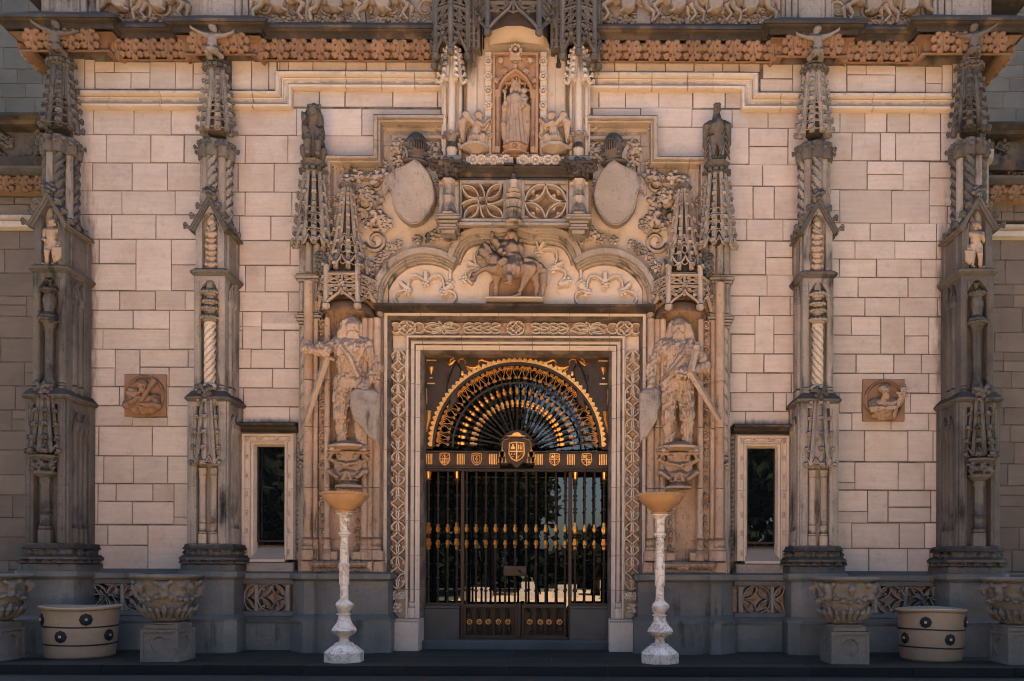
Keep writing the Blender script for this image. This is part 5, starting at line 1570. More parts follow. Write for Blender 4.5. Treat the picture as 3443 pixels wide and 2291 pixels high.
def carve_corbel_pair():
    """two small crouching figures back to back under the wild man's feet"""
    s = Carve((-.33, -.22, -.02), (.33, .16, .42), .0105)
    for q in (-1, 1):
        s.chain([(q * .14, -.02, .12), (q * .13, -.05, .26)], [.07, .062], .03)
        face(s, (q * .105, -.08, .325), .052, (q * -.25, -.95, -.1), hair=1.1)
        s.chain([(q * .19, -.03, .26), (q * .27, -.06, .30), (q * .22, -.06, .38)], [.034, .028, .022], .012)
        s.chain([(q * .12, -.10, .24), (q * .03, -.14, .22), (q * -.04, -.15, .18)], [.03, .025, .02], .01)
        s.chain([(q * .15, -.05, .10), (q * .25, -.09, .12), (q * .14, -.12, .04)], [.055, .042, .03], .015)
        s.chain([(q * .12, -.05, .08), (q * .02, -.10, .10), (q * .06, -.12, .0)], [.05, .036, .024], .015)
    s.cap((0, 0, 0), (0, 0, .36), .10, .13, .03)
    s.chain([(-.28, -.05, .39), (0, -.12, .38), (.28, -.05, .39)], [.025, .03, .025], .01)
    s.rough(.002, 60, 3)
    return s.mesh('figures')
def carve_helmet():
    s = Carve((-.22, -.24, -.24), (.22, .22, .22), .0095)
    s.ell((0, .02, .04), (.135, .16, .15), .02); s.cap((0, -.03, -.05), (0, -.03, -.13), .125, .115, .03); s.ell((0, -.10, -.02), (.10, .09, .12), .02)
    s.cap((0, -.14, .06), (0, .12, .17), .018, .018, .01)
    for i in range(6):
        x = -.075 + .03 * i
        s.box((x, -.20, .0), (.0085, .09, .045 + .01 * (3 - abs(i - 2.5))), cut=True, rr=.004)
    for q in (-1, 1): s.ell((q * .14, .0, .02), (.03, .045, .045), .005); s.ell((q * .165, .0, .02), .02, .004)
    s.cap((-.11, -.12, -.10), (.11, -.12, -.10), .03, .03, .01)
    s.ell((0, .0, -.19), (.18, .15, .045), .015)
    return s.mesh('helmet')
def carve_saint(kind):
    """half-length bearded man in a roundel, relief; 0.56 across"""
    s = Carve((-.30, -.17, -.30), (.30, .05, .30), .0085)
    s.ell((-.01, -.01, -.12), (.17, .08, .16), .04); s.cap((-.15, -.02, -.06), (.15, -.02, -.06), .07, .07, .04)
    s.ell((.0, .0, -.22), (.2, .07, .05), .03)
    if kind == 0:
        face(s, (.0, -.055, .11), .075, (.45, -.85, -.1), beard=.5, hair=1.08)
        s.chain([(-.18, -.04, -.05), (-.21, -.07, -.16), (-.06, -.12, -.10)], [.06, .05, .034], .02); s.chain([(-.06, -.12, -.1), (.0, -.13, -.06)], [.03, .024], .01)
        s.chain([(.18, -.04, -.05), (.22, -.07, -.16), (.06, -.13, -.16)], [.06, .05, .034], .02); s.chain([(.06, -.13, -.16), (-.0, -.14, -.15)], [.03, .024], .01)
        s.box((.09, -.12, .0), (.026, .025, .19), .004, (0, -.0 + .52, 0)); s.box((.18, -.11, .15), (.04, .03, .05), .01, (0, .52, 0))
        s.box((-.12, -.09, .01), (.07, .02, .06), .008, (0, .3, .2))
    else:
        face(s, (-.02, -.055, .12), .075, (-.1, -.98, -.12), beard=1.3, hair=1.05)
        s.chain([(-.18, -.04, -.05), (-.20, -.08, -.14), (.02, -.13, -.14)], [.06, .05, .036], .02); s.chain([(.02, -.13, -.14), (.10, -.14, -.13)], [.032, .026], .01)
        s.chain([(.18, -.04, -.06), (.22, -.06, -.02), (.19, -.11, .04)], [.05, .045, .03], .02)
        s.box((.15, -.10, -.08), (.03, .02, .2), .004, (0, .28, 0)); s.box((.195, -.11, .06), (.085, .024, .02), .004, (0, .28, 0)); s.cap((.21, -.11, .08), (.235, -.11, .18), .02, .024, .004)
        for i in range(4): s.cap((.18, -.14, .08 + .022 * i), (.25, -.13, .085 + .022 * i), .012, .012, .003)
    s.rough(.007, 48, 4 + kind, (1.2, 1, .6), lo=(-.3, -.2, -.3), hi=(.3, .1, .02))
    s.rough(.002, 80, 2)
    return s.mesh('relief')

def statue(name, label, cat, me, mat, loc, rot=(0, 0, 0), scl=1.0, group=None):
    t = thing(name, label, cat, loc, group)
    t.rotation_euler = rot
    t.scale = scl if isinstance(scl, tuple) else (scl,) * 3
    o = link('body', me, mat, None)
    o.parent = t
    return t
def solid(name, label, cat, me, mat, loc, rot=(0, 0, 0), scl=1.0, group=None):
    o = link(name, me, mat, None, loc, rot, scl)
    return tag(o, label, cat, group)

# putti that carry the cornice
pm = carve_putto()
gp = 'putti under the cornice'
for (top, m_, lab, mt, rz) in ((b2top, 1, 'crouching stone putto with raised arms on the buttress left of the left narrow window', M['frieze'], .15), (b2top, -1, 'crouching stone putto with raised arms on the buttress right of the right narrow window', M['frieze'], -.15),
                     (b1top, 1, 'darker putto with spread arms on the far left corner buttress', M['statdk'], .35), (b1top, -1, 'darker putto with spread arms on the far right corner buttress', M['statdk'], -.35)):
    solid('putto', lab, 'statue', pm, mt, (m_ * top[0], top[1] - .15, top[2] - .02), (0, 0, rz), (.86 * m_, .9, .84), gp)
for sx, lab in ((-1, 'small putto turned sideways behind the far left corner buttress'), (1, 'small putto turned sideways behind the far right corner buttress')):
    solid('putto', lab, 'statue', pm, M['statdk'], (sx * 6.5, .48, 8.40), (0, 0, sx * 1.3), .95, gp)
# youths in the gabled niches
for sx, kind, lab in ((-1, 1, 'youth with a shield in the gabled niche of the far left buttress'), (1, -1, 'youth with a shield in the gabled niche of the far right buttress')):
    zz = wz(613, .6)
    t = statue('niche_statue', lab, 'statue', carve_boy(kind), M['stat'], (sx * 6.13, -.545, zz), (0, 0, 0), (1.0 * sx, 1.0, .93), 'niche statues of the corner buttresses')
    sh = MB().slab([(-.055, .0), (.0, -.05), (.055, .0), (.06, .15), (-.06, .15)], -.05, -.02, .008)
    sh.v = [(x - .115, y - .05, z + .08) for x, y, z in sh.v]
    o = sh.build('shield', M['stat'], None, 0); o.parent = t
# ---------------------------------------------------------------- the portal: upper panel, stepped label, trefoil arch
portal = thing('portal_panel', 'pale carved back wall of the portal over the gate, behind shields and arch', 'wall', (0, 0, 0), kind='structure')
TP = .10
U = lambda u, t=0.0: u / S * k(t)              # half-width measured from the door's axis
def sym(pts): return pts + [(-x, z) for x, z in pts[::-1]]
pan = sym([(-U(440, TP), wz(720, TP)), (-U(440, TP), wz(362, TP)), (-U(324, TP), wz(362, TP)), (-U(324, TP), wz(268, TP)), (-U(100, TP), wz(268, TP)), (-U(100, TP), wz(60, TP))])
MB().slab(pan, -TP, -.0).build('slab', M['clean'], portal, 0)
lab = thing('label_mould', 'grey moulding that steps down round the left shield, with rosettes', 'moulding', (0, 0, 0), 'stepped label moulds of the portal')
P0 = [(-U(444, .28), wz(640, .28)), (-U(444, .28), wz(358, .28)), (-U(328, .28), wz(358, .28)), (-U(328, .28), wz(264, .28)), (-U(158, .28), wz(264, .28))]
pf = [(0, 0), (0, .27), (-.02, .29), (-.055, .29), (-.06, .25), (-.075, .25), (-.08, .27), (-.095, .26), (-.10, .22), (-.115, .14), (-.15, .115), (-.225, .13), (-.235, .17), (-.27, .17), (-.285, .12), (-.285, 0)]
# cut into stones where the photograph shows joints
segs = [P0[:2] + [(P0[1][0] + .25, P0[1][1])], [(P0[1][0] + .256, P0[1][1]), P0[2], (P0[2][0], P0[2][1] + .2)], [(P0[2][0], P0[2][1] + .206), P0[3], P0[4]]]
for sg in segs:
    MB().sweep(sg, pf, lambda a, b, c: (a, -c, b)).build('moulding', M['cream'], lab, 28)
for u, py in ((428, 377), (428, 462), (428, 545), (312, 377), (312, 282), (176, 282)):
    link('rosette', G_ROS, M['cream'], lab, (-U(u, .2), -.14, wz(py, .2)), (0, .3, 0), .95)
mirror(lab, 'grey moulding that steps down round the right shield, with rosettes')

# shields hung from their straps
def shield():
    t = thing('shield', 'blank leaf-shaped stone shield with a notch, on the left of the balcony', 'shield', (wx(946, .42), -.42, wz(450, .42)), 'blank stone shields')
    pts = [(1062, 1062), (1098, 1085), (1140, 1130), (1168, 1172), (1187, 1220), (1198, 1290), (1192, 1345), (1172, 1395), (1140, 1440), (1108, 1470), (1072, 1488), (1035, 1490), (1005, 1478), (975, 1456), (948, 1428), (926, 1392), (913, 1352), (908, 1318), (904, 1290), (896, 1270), (885, 1262), (872, 1268), (862, 1284), (848, 1288), (842, 1262), (844, 1232), (856, 1200), (880, 1168), (915, 1140), (960, 1118), (1005, 1100), (1036, 1082)]
    o = org(t)
    P = [(wx(581.7 + a * .34914, .42) - o.x, wz(b * .34914, .42) - o.z) for a, b in pts][::-1]
    n = len(P)
    cx, cz = .03, -.03
    v, f = [], []
    rings = [(0, .07), (0, .0), (.012, -.018), (.024, -.020), (.034, -.006), (.05, -.002)]
    for s_, y in rings:
        v += [(x, y - .10 * (1 - min(1, ((x - cx) / .4) ** 2 + ((z - cz) / .5) ** 2)) * (1 if y < 0 else 0), z) for x, z in (offset(P, s_) if s_ else P)]
    for r_ in range(len(rings) - 1):
        f += [(r_ * n + i, r_ * n + (i + 1) % n, (r_ + 1) * n + (i + 1) % n, (r_ + 1) * n + i) for i in range(n)]
    f += [tuple(range(n - 1, -1, -1)), tuple(range((len(rings) - 1) * n, len(rings) * n))]
    m = MB(); m.add(v, f)
    ob = link('board', m.mesh('board', 40), M['shield'], None); ob.parent = t; ob.rotation_euler = (R(7), 0, 0)
    return t
sh = shield()
mirror(sh, 'blank leaf-shaped stone shield with a notch, on the right of the balcony')
hm = carve_helmet()
solid('helmet', 'dark barred tournament helmet over the left shield', 'helmet', hm, M['statdk'], (wx(955, .36), -.36, wz(341, .36)), (R(8), 0, R(22)), 1.02, 'stone helmets')
solid('helmet', 'dark barred tournament helmet over the right shield', 'helmet', hm, M['statdk'], (-wx(955, .36) , -.36, wz(341, .36)), (R(8), 0, R(-22)), 1.02, 'stone helmets')
mant = thing('leaf_mantling', 'curling leaf mantling carved round the left shield and helmet', 'carving', (0, 0, 0), 'carved mantling of the shields')
q = random.Random(21)
for px, py, s_ in ((908, 345, .75), (912, 372, .7), (925, 395, .7), (1000, 345, .95), (1012, 362, .7), (985, 368, .6), (862, 415, .95), (880, 408, .8), (822, 412, .8), (842, 452, .95), (866, 470, .9), (818, 455, .6),
                   (868, 505, 1.0), (846, 518, .8), (886, 520, .85), (1008, 430, .6), (1012, 470, .6), (915, 330, .6), (800, 438, .5)):
    link('foliage', q.choice(G_FOL), M['cream'], mant, (wx(px, .2), -.20 + q.uniform(-.05, .03), wz(py, .2)), (q.uniform(-.3, .3), q.uniform(0, 6), q.uniform(-.3, .3)), s_)
for cx, cz, r, h_, a0 in ((840, 470, 26, 1, .5), (860, 425, 22, -1, 2.5), (865, 515, 24, 1, 1.0), (828, 500, 20, -1, 3.0), (1004, 350, 15, 1, 0.2), (915, 358, 18, -1, 4.0), (862, 555, 26, 1, 3.4)):
    MB().tube([(x, -.15, z) for x, z in spiral(wx(cx, .15), wz(cz, .15), U(r), U(r) * .25, a0, 1.2 * h_, 16)], [.04 - .0012 * i for i in range(17)], 6).build('scroll', M['cream'], mant)
mirror(mant, 'curling leaf mantling carved round the right shield and helmet')

# trefoil arch
arch = thing('trefoil_arch', 'three-lobed grey arch over the gate with an ogee peak and leaf crockets', 'arch', (0, 0, 0))
TA = .12
A = lambda u, py: (U(u, .33), wz(py, .33))
c1 = (-U(209, .33), wz(692, .33)); r1 = U(124, .33)
lobe = arc(c1[0], c1[1], r1, 181, 52, 15)
mid = [A(-158, 592), A(-153, 574), A(-146, 560), A(-137, 546), A(-124, 535), A(-108, 527), A(-88, 522.5), A(-60, 521.5), A(-40, 522.5), A(-24, 519), A(-12, 511), A(-5, 502), A(0, 490)]
midh = list(mid)
mid = mid + [(-x, z) for x, z in mid[-2::-1]]
pa = [(0, .0), (0, .30), (-U(2), .33), (-U(14), .32), (-U(16), .27), (-U(18.5), .27), (-U(20), .24), (-U(23), .24), (-U(25), .19), (-U(28), .18), (-U(29), .13), (-U(29), .0)]
fa = lambda a, b, c: (a, -c, b)
MB().sweep(lobe, pa, fa).build('arch_moulding', M['shield'], arch, 26)
MB().sweep([(-x, z) for x, z in lobe[::-1]], pa, fa).build('arch_moulding', M['shield'], arch, 26)
pb = [(o, c + .006) for o, c in pa]
MB().sweep(midh, pb, fa).build('arch_moulding', M['shield'], arch, 26)
MB().sweep([(-x, z) for x, z in midh[::-1]], pb, fa).build('arch_moulding', M['shield'], arch, 26)
# what fills the arch: tympanum in a few big stones
ty = []
inner1 = arc(c1[0], c1[1], r1 - U(20), 180, 62, 12)
midin = [(x, z - U(14)) for x, z in mid[1:-1]]
tz = wz(698, .2)
full = [(-U(315), tz)] + inner1 + midin + [(-x, z) for x, z in inner1[::-1]] + [(U(315), tz)]
MB().slab(full, -.118, -.02).build('tympanum', M['clean'], arch, 0)
# foils with leaf drops inside the lobes
tr = MB()
drops = []
def foil(cx, cz, rr, a_list):
    for a0, a1 in zip(a_list[:-1], a_list[1:]):
        p0 = (cx + rr * math.cos(R(a0)), cz + rr * math.sin(R(a0)))
        p1 = (cx + rr * math.cos(R(a1)), cz + rr * math.sin(R(a1)))
        tr.rib(bow(p0, p1, .56, 12), .045, .085, -.118)
        tr.rib([p1, (cx + (p1[0] - cx) * (1 + .42 * U(54) / rr), cz + (p1[1] - cz) * (1 + .42 * U(54) / rr))], .09, .09, -.118)
        mx, mz = (p0[0] + p1[0]) / 2, (p0[1] + p1[1]) / 2
        ex = (cx - mx, cz - mz); l = math.hypot(*ex)
        # inner trefoil of each foil
        for u0, u1 in ((.06, .36), (.36, .64), (.64, .94)):
            B = bow(p0, p1, .44, 20)
            i0, i1 = int(u0 * 20), int(u1 * 20)
            tr.rib(bow(B[i0], B[i1], .36, 6), .026, .05, -.118)
        drops.append(p1)
    drops.pop()
foil(c1[0], c1[1] - .03, U(54), [188, 138, 90, 40, 0])
foil(-c1[0], c1[1] - .03, U(54), [180, 140, 90, 42, -8])
foil(0, wz(662, .2), U(98), [175, 152, 122, 92])
foil(0, wz(662, .2), U(98), [88, 58, 28, 5])
tr.build('cusped_tracery', M['clean'], arch, 30)['kind'] = 'stuff'
drops += [(s_ * U(u_2), wz(p_2, .2)) for u_2, p_2 in ((148, 650), (118, 642)) for s_ in (-1, 1)]
for i, (x, z) in enumerate(drops):
    link('leaf_drop', G_FOL[i % 3], M['clean'], arch, (x, -.18, z - .02), (0, i, 0), .52)
for u in (-148, 148):
    MB().rib([(U(u), wz(600, .2)), (U(u), wz(650, .2))], .05, .08, -.118).build('cusp_stem', M['clean'], arch)
# crockets and creeping leaves on the back of the arch
for u, py, s_ in ((322, 615, .65), (300, 590, .6), (285, 577, .65), (268, 566, .55), (225, 556, .6), (196, 552, .65), (180, 545, .7), (163, 543, .75), (150, 555, .6), (172, 530, .5), (86, 516, .55), (68, 515, .5), (100, 518, .5), (332, 640, .6), (312, 600, .5)):
    for s in (-1, 1):
        link('foliage', G_FOL[(u + s) % 3], M['cream'], arch, (s * U(u, .2), -.22, wz(py, .2)), (0, u * s, 0), s_)

# equestrian group in the arch
rid = statue('equestrian_statue', 'weathered statue of a rider with a hawk on a pacing horse, in the arch', 'statue', carve_rider(), M['rider'], (U(-6), -.33, wz(694, .3)), (0, 0, 0), (.93, 1.0, .87))
MB().box(-.42, .42, -.48, -.12, wz(697, .3), wz(692, .3), .01).build('base', M['clean'], None, 0).parent = rid
for c in rid.children:
    if c.name.startswith('base'): c.location = Vector((0, 0, 0)) - Vector((rid.location.x, rid.location.y, rid.location.z))
bk = MB().slab([(-.36, 0), (.40, 0), (.34, .30), (.2, .46), (-.2, .46), (-.34, .30)], .10, .20, .02)
o = link('backing', bk.mesh('backing', 0), M['ochre'], None); o.parent = rid

# ledge over the gate
led = thing('door_ledge', 'black crusted ledge between the arch and the gate surround', 'ledge', (0, 0, 0))
z = lambda py: wz(py, .4)
for i, (a, b) in enumerate(((-313, -192), (-191.5, -3), (-2.5, 314))):
    m = MB()
    plansweep(m, [(U(a), -.10), (U(b), -.10)], [(-.1, z(697)), (.26, z(697.5)), (.31, z(700)), (.31, z(705)), (.27, z(708)), (.20, z(712)), (.12, z(714)), (-.1, z(714))])
    m.build('ledge_stone', M['crust'], led, 30)

# ---------------------------------------------------------------- piers either side of the gate, with niche, bracket, statue and canopy
def pier():
    t = thing('portal_pier', 'stained carved pier with a statue niche left of the gate', 'pier', (0, 0, 0), 'piers of the portal')
    b = lambda m, n, mt=M['pier'], sm=32: m.build(n, mt, t, sm)
    X = lambda px, tt=.42: wx(px, tt)
    Z = lambda py, tt=.42: wz(py, tt)
    m = MB().box(X(690), X(882), -.20, .02, Z(1322), Z(640))
    b(m, 'back_wall')
    # concave niche behind the statue
    m = MB()
    cx = (X(752) + X(836)) / 2; wd = (X(836) - X(752)) / 2
    path = [(cx + wd * math.cos(R(a)), -.43 + .26 * abs(math.sin(R(a)))) for a in range(180, -1, -15)]
    v = [(x, y, zz) for zz in (Z(1240), Z(690)) for x, y in path]
    n = len(path)
    m.add(v, [(i, i + 1, n + i + 1, n + i) for i in range(n - 1)])
    b(m, 'niche_shell', M['pier'], 60)
    for pxx, r, y in ((707, .062, -.40), (722, .034, -.36), (752, .04, -.42), (838, .04, -.42), (851, .042, -.40), (866, .05, -.42)):
        for za, zb in ((1238, 1125), (1123.5, 985), (983.5, 878), (876.5, 650 if pxx < 715 else 735)):
            m = MB().lathe([(r, Z(za)), (r, Z(zb))], X(pxx), y, 12)
            b(m, 'shaft')
        m = MB().lathe([(r * 1.5, Z(1290)), (r * 1.5, Z(1268)), (r * 1.25, Z(1265)), (r * 1.4, Z(1260)), (r * 1.1, Z(1254)), (r * 1.15, Z(1248)), (r * 1.5, Z(1244)), (r, Z(1239))], X(pxx), y, 8, PI / 8)
        b(m, 'shaft_base')
    # candelabra ornament on the strips
    for pxx, ys in ((737, (742, 758, 775, 800, 815, 850, 868, 885, 905, 928, 950, 975, 1000, 1022, 1040, 1070, 1100, 1138, 1160, 1190, 1205, 1228, 1245, 1262)), (818, (1155, 1175, 1200, 1225, 1240, 1260))):
        m = MB()
        m.box(X(pxx) - .06, X(pxx) + .06, -.30, -.19, Z(1290), Z(735))
        for i, py in enumerate(ys):
            m.lathe([(.012, Z(py + 8)), (.034, Z(py + 3)), (.026, Z(py - 3)), (.012, Z(py - 8))], X(pxx), -.315, 8)
        b(m, 'candelabrum')
        for i, py in enumerate(ys[::3]):
            link('rosette', G_ROS, M['pier'], t, (X(pxx), -.31, Z(py)), (0, i, 0), .68)
        for i, py in enumerate(ys[1::4]):
            link('foliage', G_FOL[i % 3], M['pier'], t, (X(pxx), -.30, Z(py + 4)), (0, i, 0), .48)
    # broken base courses
    m = MB()
    q = random.Random(4)
    for pa_, pb_ in ((693, 720), (722, 742), (744, 775), (777, 806), (808, 842), (844, 858), (860, 880)):
        for (ya, yb), pr in (((1292, 1318), 0), ((1270, 1291), .03)):
            if q.random() < .8: m.box(X(pa_), X(pb_), -.44 - q.uniform(0, .05) + pr, -.18, Z(yb) + .002, Z(ya), q.uniform(.008, .02))
    for i in range(9):
        m.lathe([(.03, Z(1306)), (.065, Z(1301)), (.07, Z(1298)), (.03, Z(1292))], X(728 + i * 14), -.455, 8)
        m.lathe([(.03, Z(1318)), (.07, Z(1314)), (.03, Z(1308))], X(734 + i * 14), -.46, 8)
    b(m, 'base_blocks', M['pier'], 20)
    m = MB().box(X(690), X(882), -.42, -.1, Z(1322), Z(1296))
    b(m, 'base_course')
    # plinth with faceted front
    def facets(w0, tt): return [(X(665, tt) - w0, .02), (X(665, tt) - w0, -tt + .20), (X(682, tt), -tt - w0 * .3 + .08), (X(700, tt), -tt - w0), (X(722, tt), -tt - w0), (X(728, tt), -tt + .05 - w0), (X(752, tt), -tt - .02 - w0), (X(838, tt), -tt - .02 - w0), (X(862, tt), -tt + .07 - w0), (X(889, tt) + w0, -tt + .09 - w0 * .4), (X(889, tt) + w0, .02)]
    ZP = lambda py: wz(py, .6)
    m = MB().prism(facets(.05, .58), -.05, ZP(1434)); b(m, 'plinth', M['plinth'], 15)
    m = MB().prism(facets(0, .56), ZP(1434), ZP(1322)); b(m, 'dado', M['plinth'], 15)
    m = MB()
    fp = facets(0, .56)
    m.sweep(fp, [(-o, z_) for o, z_ in [(0, ZP(1437)), (.055, ZP(1435)), (.06, ZP(1429)), (.02, ZP(1422)), (0, ZP(1416))]], lambda a, c, d: (a, c, d))
    m.sweep(fp, [(-o, z_) for o, z_ in [(0, ZP(1340)), (.02, ZP(1338)), (.05, ZP(1334)), (.05, ZP(1323)), (-.05, ZP(1319)), (-.2, ZP(1319))]], lambda a, c, d: (a, c, d))
    b(m, 'plinth_mouldings', M['plinth'], 25)
    # bracket under the statue
    br = thing('statue_bracket', 'bracket of two crouching figures under the left hairy statue', 'bracket', (X(803), -.36, Z(1125)), 'statue brackets')
    o = link('figures', carve_corbel_pair(), M['pier'], None, None, None, (.95, 1, .96)); o.parent = br; o.location = (0, -.06, Z(1108) - Z(1125))
    m = MB().lathe([(.19, 0), (.19, .03), (.13, .06), (.11, .09), (.14, .11), (.10, .13)], 0, -.06, 10)
    m.lathe([(.22, .50), (.29, .53), (.29, .56), (.18, .60), (.16, .62)], 0, -.04, 12)
    o = link('moulding', m.mesh('moulding', 30), M['pier'], None); o.parent = br
    return t, br
pr, brk = pier()
mirror(pr, 'stained carved pier with a statue niche right of the gate')
brk2 = mirror(brk, 'bracket of two crouching figures under the right hairy statue')

# the two hairy men with sword and shield
zf = wz(1043, .5)
xl = wx(803, .5)
gw = 'hairy men guarding the gate'
for kind, sx, lab_ in ((0, -1, 'long-haired hairy man with outstretched arm, sword and shield, left of the gate'), (1, 1, 'bearded hairy man with sword across his body, right of the gate')):
    t = statue('wild_man_statue', lab_, 'statue', carve_wildman(kind), M['stat'], (sx * abs(xl), -.44, zf), (0, 0, 0), (1.04, 1.0, 1.055), gw)
    if kind == 0:
        m = MB()
        a, e = (-.245, -.22, 1.17), (-.545, -.12, .36)
        d_ = Vector(e) - Vector(a)
        m.tube([a, e], [.05, .034], 4)
        m.tube([(-.20, -.23, 1.30), a], [.022, .026], 6); m.tube([(-.34, -.22, 1.20), (-.15, -.22, 1.13)], [.024, .024], 6); m.ball((-.19, -.23, 1.33), .034)
        shc = (.235, -.22, .735)
    else:
        m = MB()
        m.tube([(.14, -.27, .98), (.52, -.20, .40)], [.048, .036], 4)
        m.tube([(.14, -.27, .98), (.20, -.22, 1.25)], [.05, .045], 6); m.tube([(-.13, -.24, .96), (.06, -.26, 1.16)], [.03, .03], 4); m.ball((.22, -.22, 1.30), .05)
        shc = (-.345, -.2, .76)
    o = link('sword', m.mesh('sword', 20), M['stat'], None); o.parent = t
    pts = [(-.19, .0), (-.10, .05), (.0, .03), (.13, .03), (.19, -.02), (.195, -.35), (.18, -.68), (.15, -.62), (.06, -.58), (-.03, -.46), (-.13, -.36), (-.19, -.18)]
    if kind: pts = [(-x * .62 if x < 0 else -x * .8, zz * .98) for x, zz in pts]
    m = MB()
    n = len(pts)
    P2 = pts if sum(pts[i][0] * pts[(i + 1) % n][1] - pts[(i + 1) % n][0] * pts[i][1] for i in range(n)) > 0 else pts[::-1]
    v = []
    for s_, y in ((1, .05), (1, .0), (.93, -.02), (.5, -.045), (.02, -.055)): v += [(x * s_, y, zz * s_ - .28 * (1 - s_)) for x, zz in P2]
    f = [(r_ * n + i, r_ * n + (i + 1) % n, (r_ + 1) * n + (i + 1) % n, (r_ + 1) * n + i) for r_ in range(4) for i in range(n)] + [tuple(range(n - 1, -1, -1))]
    m.add([(x + shc[0], y + shc[1], zz + shc[2]) for x, y, zz in v], f)
    o = link('shield', m.mesh('shield', 30), M['shield'], None); o.parent = t

# openwork canopies over them
def canopy(cx, cy, r, zb, zt, mat, name, label, group, faces=(-150, -90, -30), tiers=2, spire=True, arch_h=.16, rise=0.0):
    """half-octagonal openwork canopy: pendant posts, ogee arches, tracery panels, gallery, then a crocketed spire"""
    t = thing(name, label, 'canopy', (cx, cy, zb), group)
    n = len(faces)
    st = abs(faces[1] - faces[0]) if n > 1 else 60
    corners = [faces[0] - st / 2] + [a + st / 2 for a in faces]
    P = lambda a, rr, zz: (cx + rr * math.cos(R(a)), cy + rr * math.sin(R(a)), zz)
    rc = r / math.cos(R(st / 2))
    MB().lathe([(r * .80, zb + .12), (r * .80, zt - .02)], cx, cy, 14, cap=False).build('core', M['crust'], t)  # blackened core paints the shade behind the canopy's openings
    MB().lathe([(r * .97, zt - .03), (r * 1.0, zt), (r * .5, zt + .01)], cx, cy, 6).build('cap_slab', mat, t, 20)
    for i, a in enumerate(corners):
        m = MB()
        p = P(a, rc, 0)
        m.lathe([(.028, zb - .09), (.052, zb - .07), (.052, zb - .02), (.036, zb), (.036, zt + .05), (.045, zt + .06), (.008, zt + .17)], p[0], p[1], 6)
        o = m.build('pendant_post', mat, t, 25)
        for j in range(2):
            dx, dy = math.cos(R(a)), math.sin(R(a))
            crocket(o, mat, (p[0] + .02 * dx, p[1] + .02 * dy, zt + .05 - .16 * j), dx, dy, .5)
    for i in range(n):
        a, b_ = P(corners[i], rc, 0), P(corners[i + 1], rc, 0)
        L = lambda u, zz, o=0.0: (a[0] + (b_[0] - a[0]) * u + o * math.cos(R(faces[i])), a[1] + (b_[1] - a[1]) * u + o * math.sin(R(faces[i])), zz)
        m = MB()
        og = [(0, zb - .01), (.12, zb + arch_h * .25), (.28, zb + arch_h * .55), (.40, zb + arch_h * .75), (.5, zb + arch_h * 1.12)]
        og = og + [(1 - u, zz) for u, zz in og[-2::-1]]
        m.tube([L(u, zz, .01) for u, zz in og], .026, 6)
        hh = (zt - zb - arch_h) / tiers
        for j in range(tiers):
            z0 = zb + arch_h * .6 + hh * j + .02 * j
            z1 = z0 + hh
            m.tube([L(0, z1), L(1, z1)], .022, 5)
            for c in (.25, .75):
                for hgt in (.30, .70):
                    zc = z0 + hh * hgt
                    m.tube([L(c + .17 * math.cos(q_ * PI / 5), zc + hh * .19 * math.sin(q_ * PI / 5)) for q_ in range(11)], .013, 4)
                m.tube([L(c - .25, z0 + hh * .1), L(c, z0 + hh * .5), L(c + .25, z0 + hh * .1)], .013, 4)
                m.tube([L(c - .22, z0 + hh * .95), L(c, z0 + hh * .5), L(c + .22, z0 + hh * .95)], .012, 4)
            m.tube([L(.5, z0), L(.5, z1)], .016, 4)
        o = m.build('tracery_panel', mat, t)
        for u, zz in ((.2, zb + arch_h * .55), (.8, zb + arch_h * .55), (.36, zb + arch_h * .95), (.64, zb + arch_h * .95)):
            p = L(u, zz, .03)
            crocket(o, mat, p, math.cos(R(faces[i])), math.sin(R(faces[i])), .5)
        link('foliage', G_FOL[i % 3], mat, o, L(.5, zb + arch_h * 1.5, .02), (0, 0, math.atan2(math.cos(R(faces[i])), -math.sin(R(faces[i])))), .42)
    return t
zc = wz(702, .55)
can = canopy(wx(790, .5), -.26, .36, zc, wz(627, .55), M['cream'], 'statue_canopy', 'openwork stone canopy and spire over the left hairy statue', 'statue canopies', arch_h=.17)
X0 = wx(792, .4)
yC = -.30
m = MB()
zz = [wz(p, .42) for p in (628, 600, 560, 545, 500, 440, 422)]
rr = [.27, .235, .17, .155, .12, .075, .06]
m.lathe([(r * .62, z_) for r, z_ in zip(rr, zz)], X0, yC, 8, PI / 8)
m.build('spire_core', M['crust'], can)  # dark inside, shade of the spire's gaps put into the colour
m = MB()
angs = [-180 + 36 * i for i in range(6)]
for a in angs:
    m.tube([(X0 + r * math.cos(R(a)), yC + r * math.sin(R(a)), z_) for r, z_ in zip(rr, zz)], [.034, .03, .028, .026, .026, .024, .022], 6)
for a in [-162 + 36 * i for i in range(5)]:
    for j, (z0, z1, r) in enumerate(((zz[0], zz[2], .21), (zz[2], zz[3], .15))):
        tx, ty_ = -math.sin(R(a)), math.cos(R(a))
        for c_ in (.35, .75):
            zcn = z0 + (z1 - z0) * c_
            rm_ = r * (1.05 - .2 * c_)
            m.tube([(X0 + rm_ * math.cos(R(a)) + tx * rm_ * .2 * math.cos(q_ * PI / 4), yC + rm_ * math.sin(R(a)) + ty_ * rm_ * .2 * math.cos(q_ * PI / 4), zcn + .055 * math.sin(q_ * PI / 4)) for q_ in range(9)], .013, 4)
    # ogee hoods round the foot of the spire
    tx, ty_ = -math.sin(R(a)), math.cos(R(a))
    m.tube([(X0 + .27 * math.cos(R(a)) + tx * w_, yC + .27 * math.sin(R(a)) + ty_ * w_, zz[0] + h_) for w_, h_ in ((-.085, .0), (-.07, .08), (-.03, .13), (0, .19), (.03, .13), (.07, .08), (.085, 0))], .02, 5)
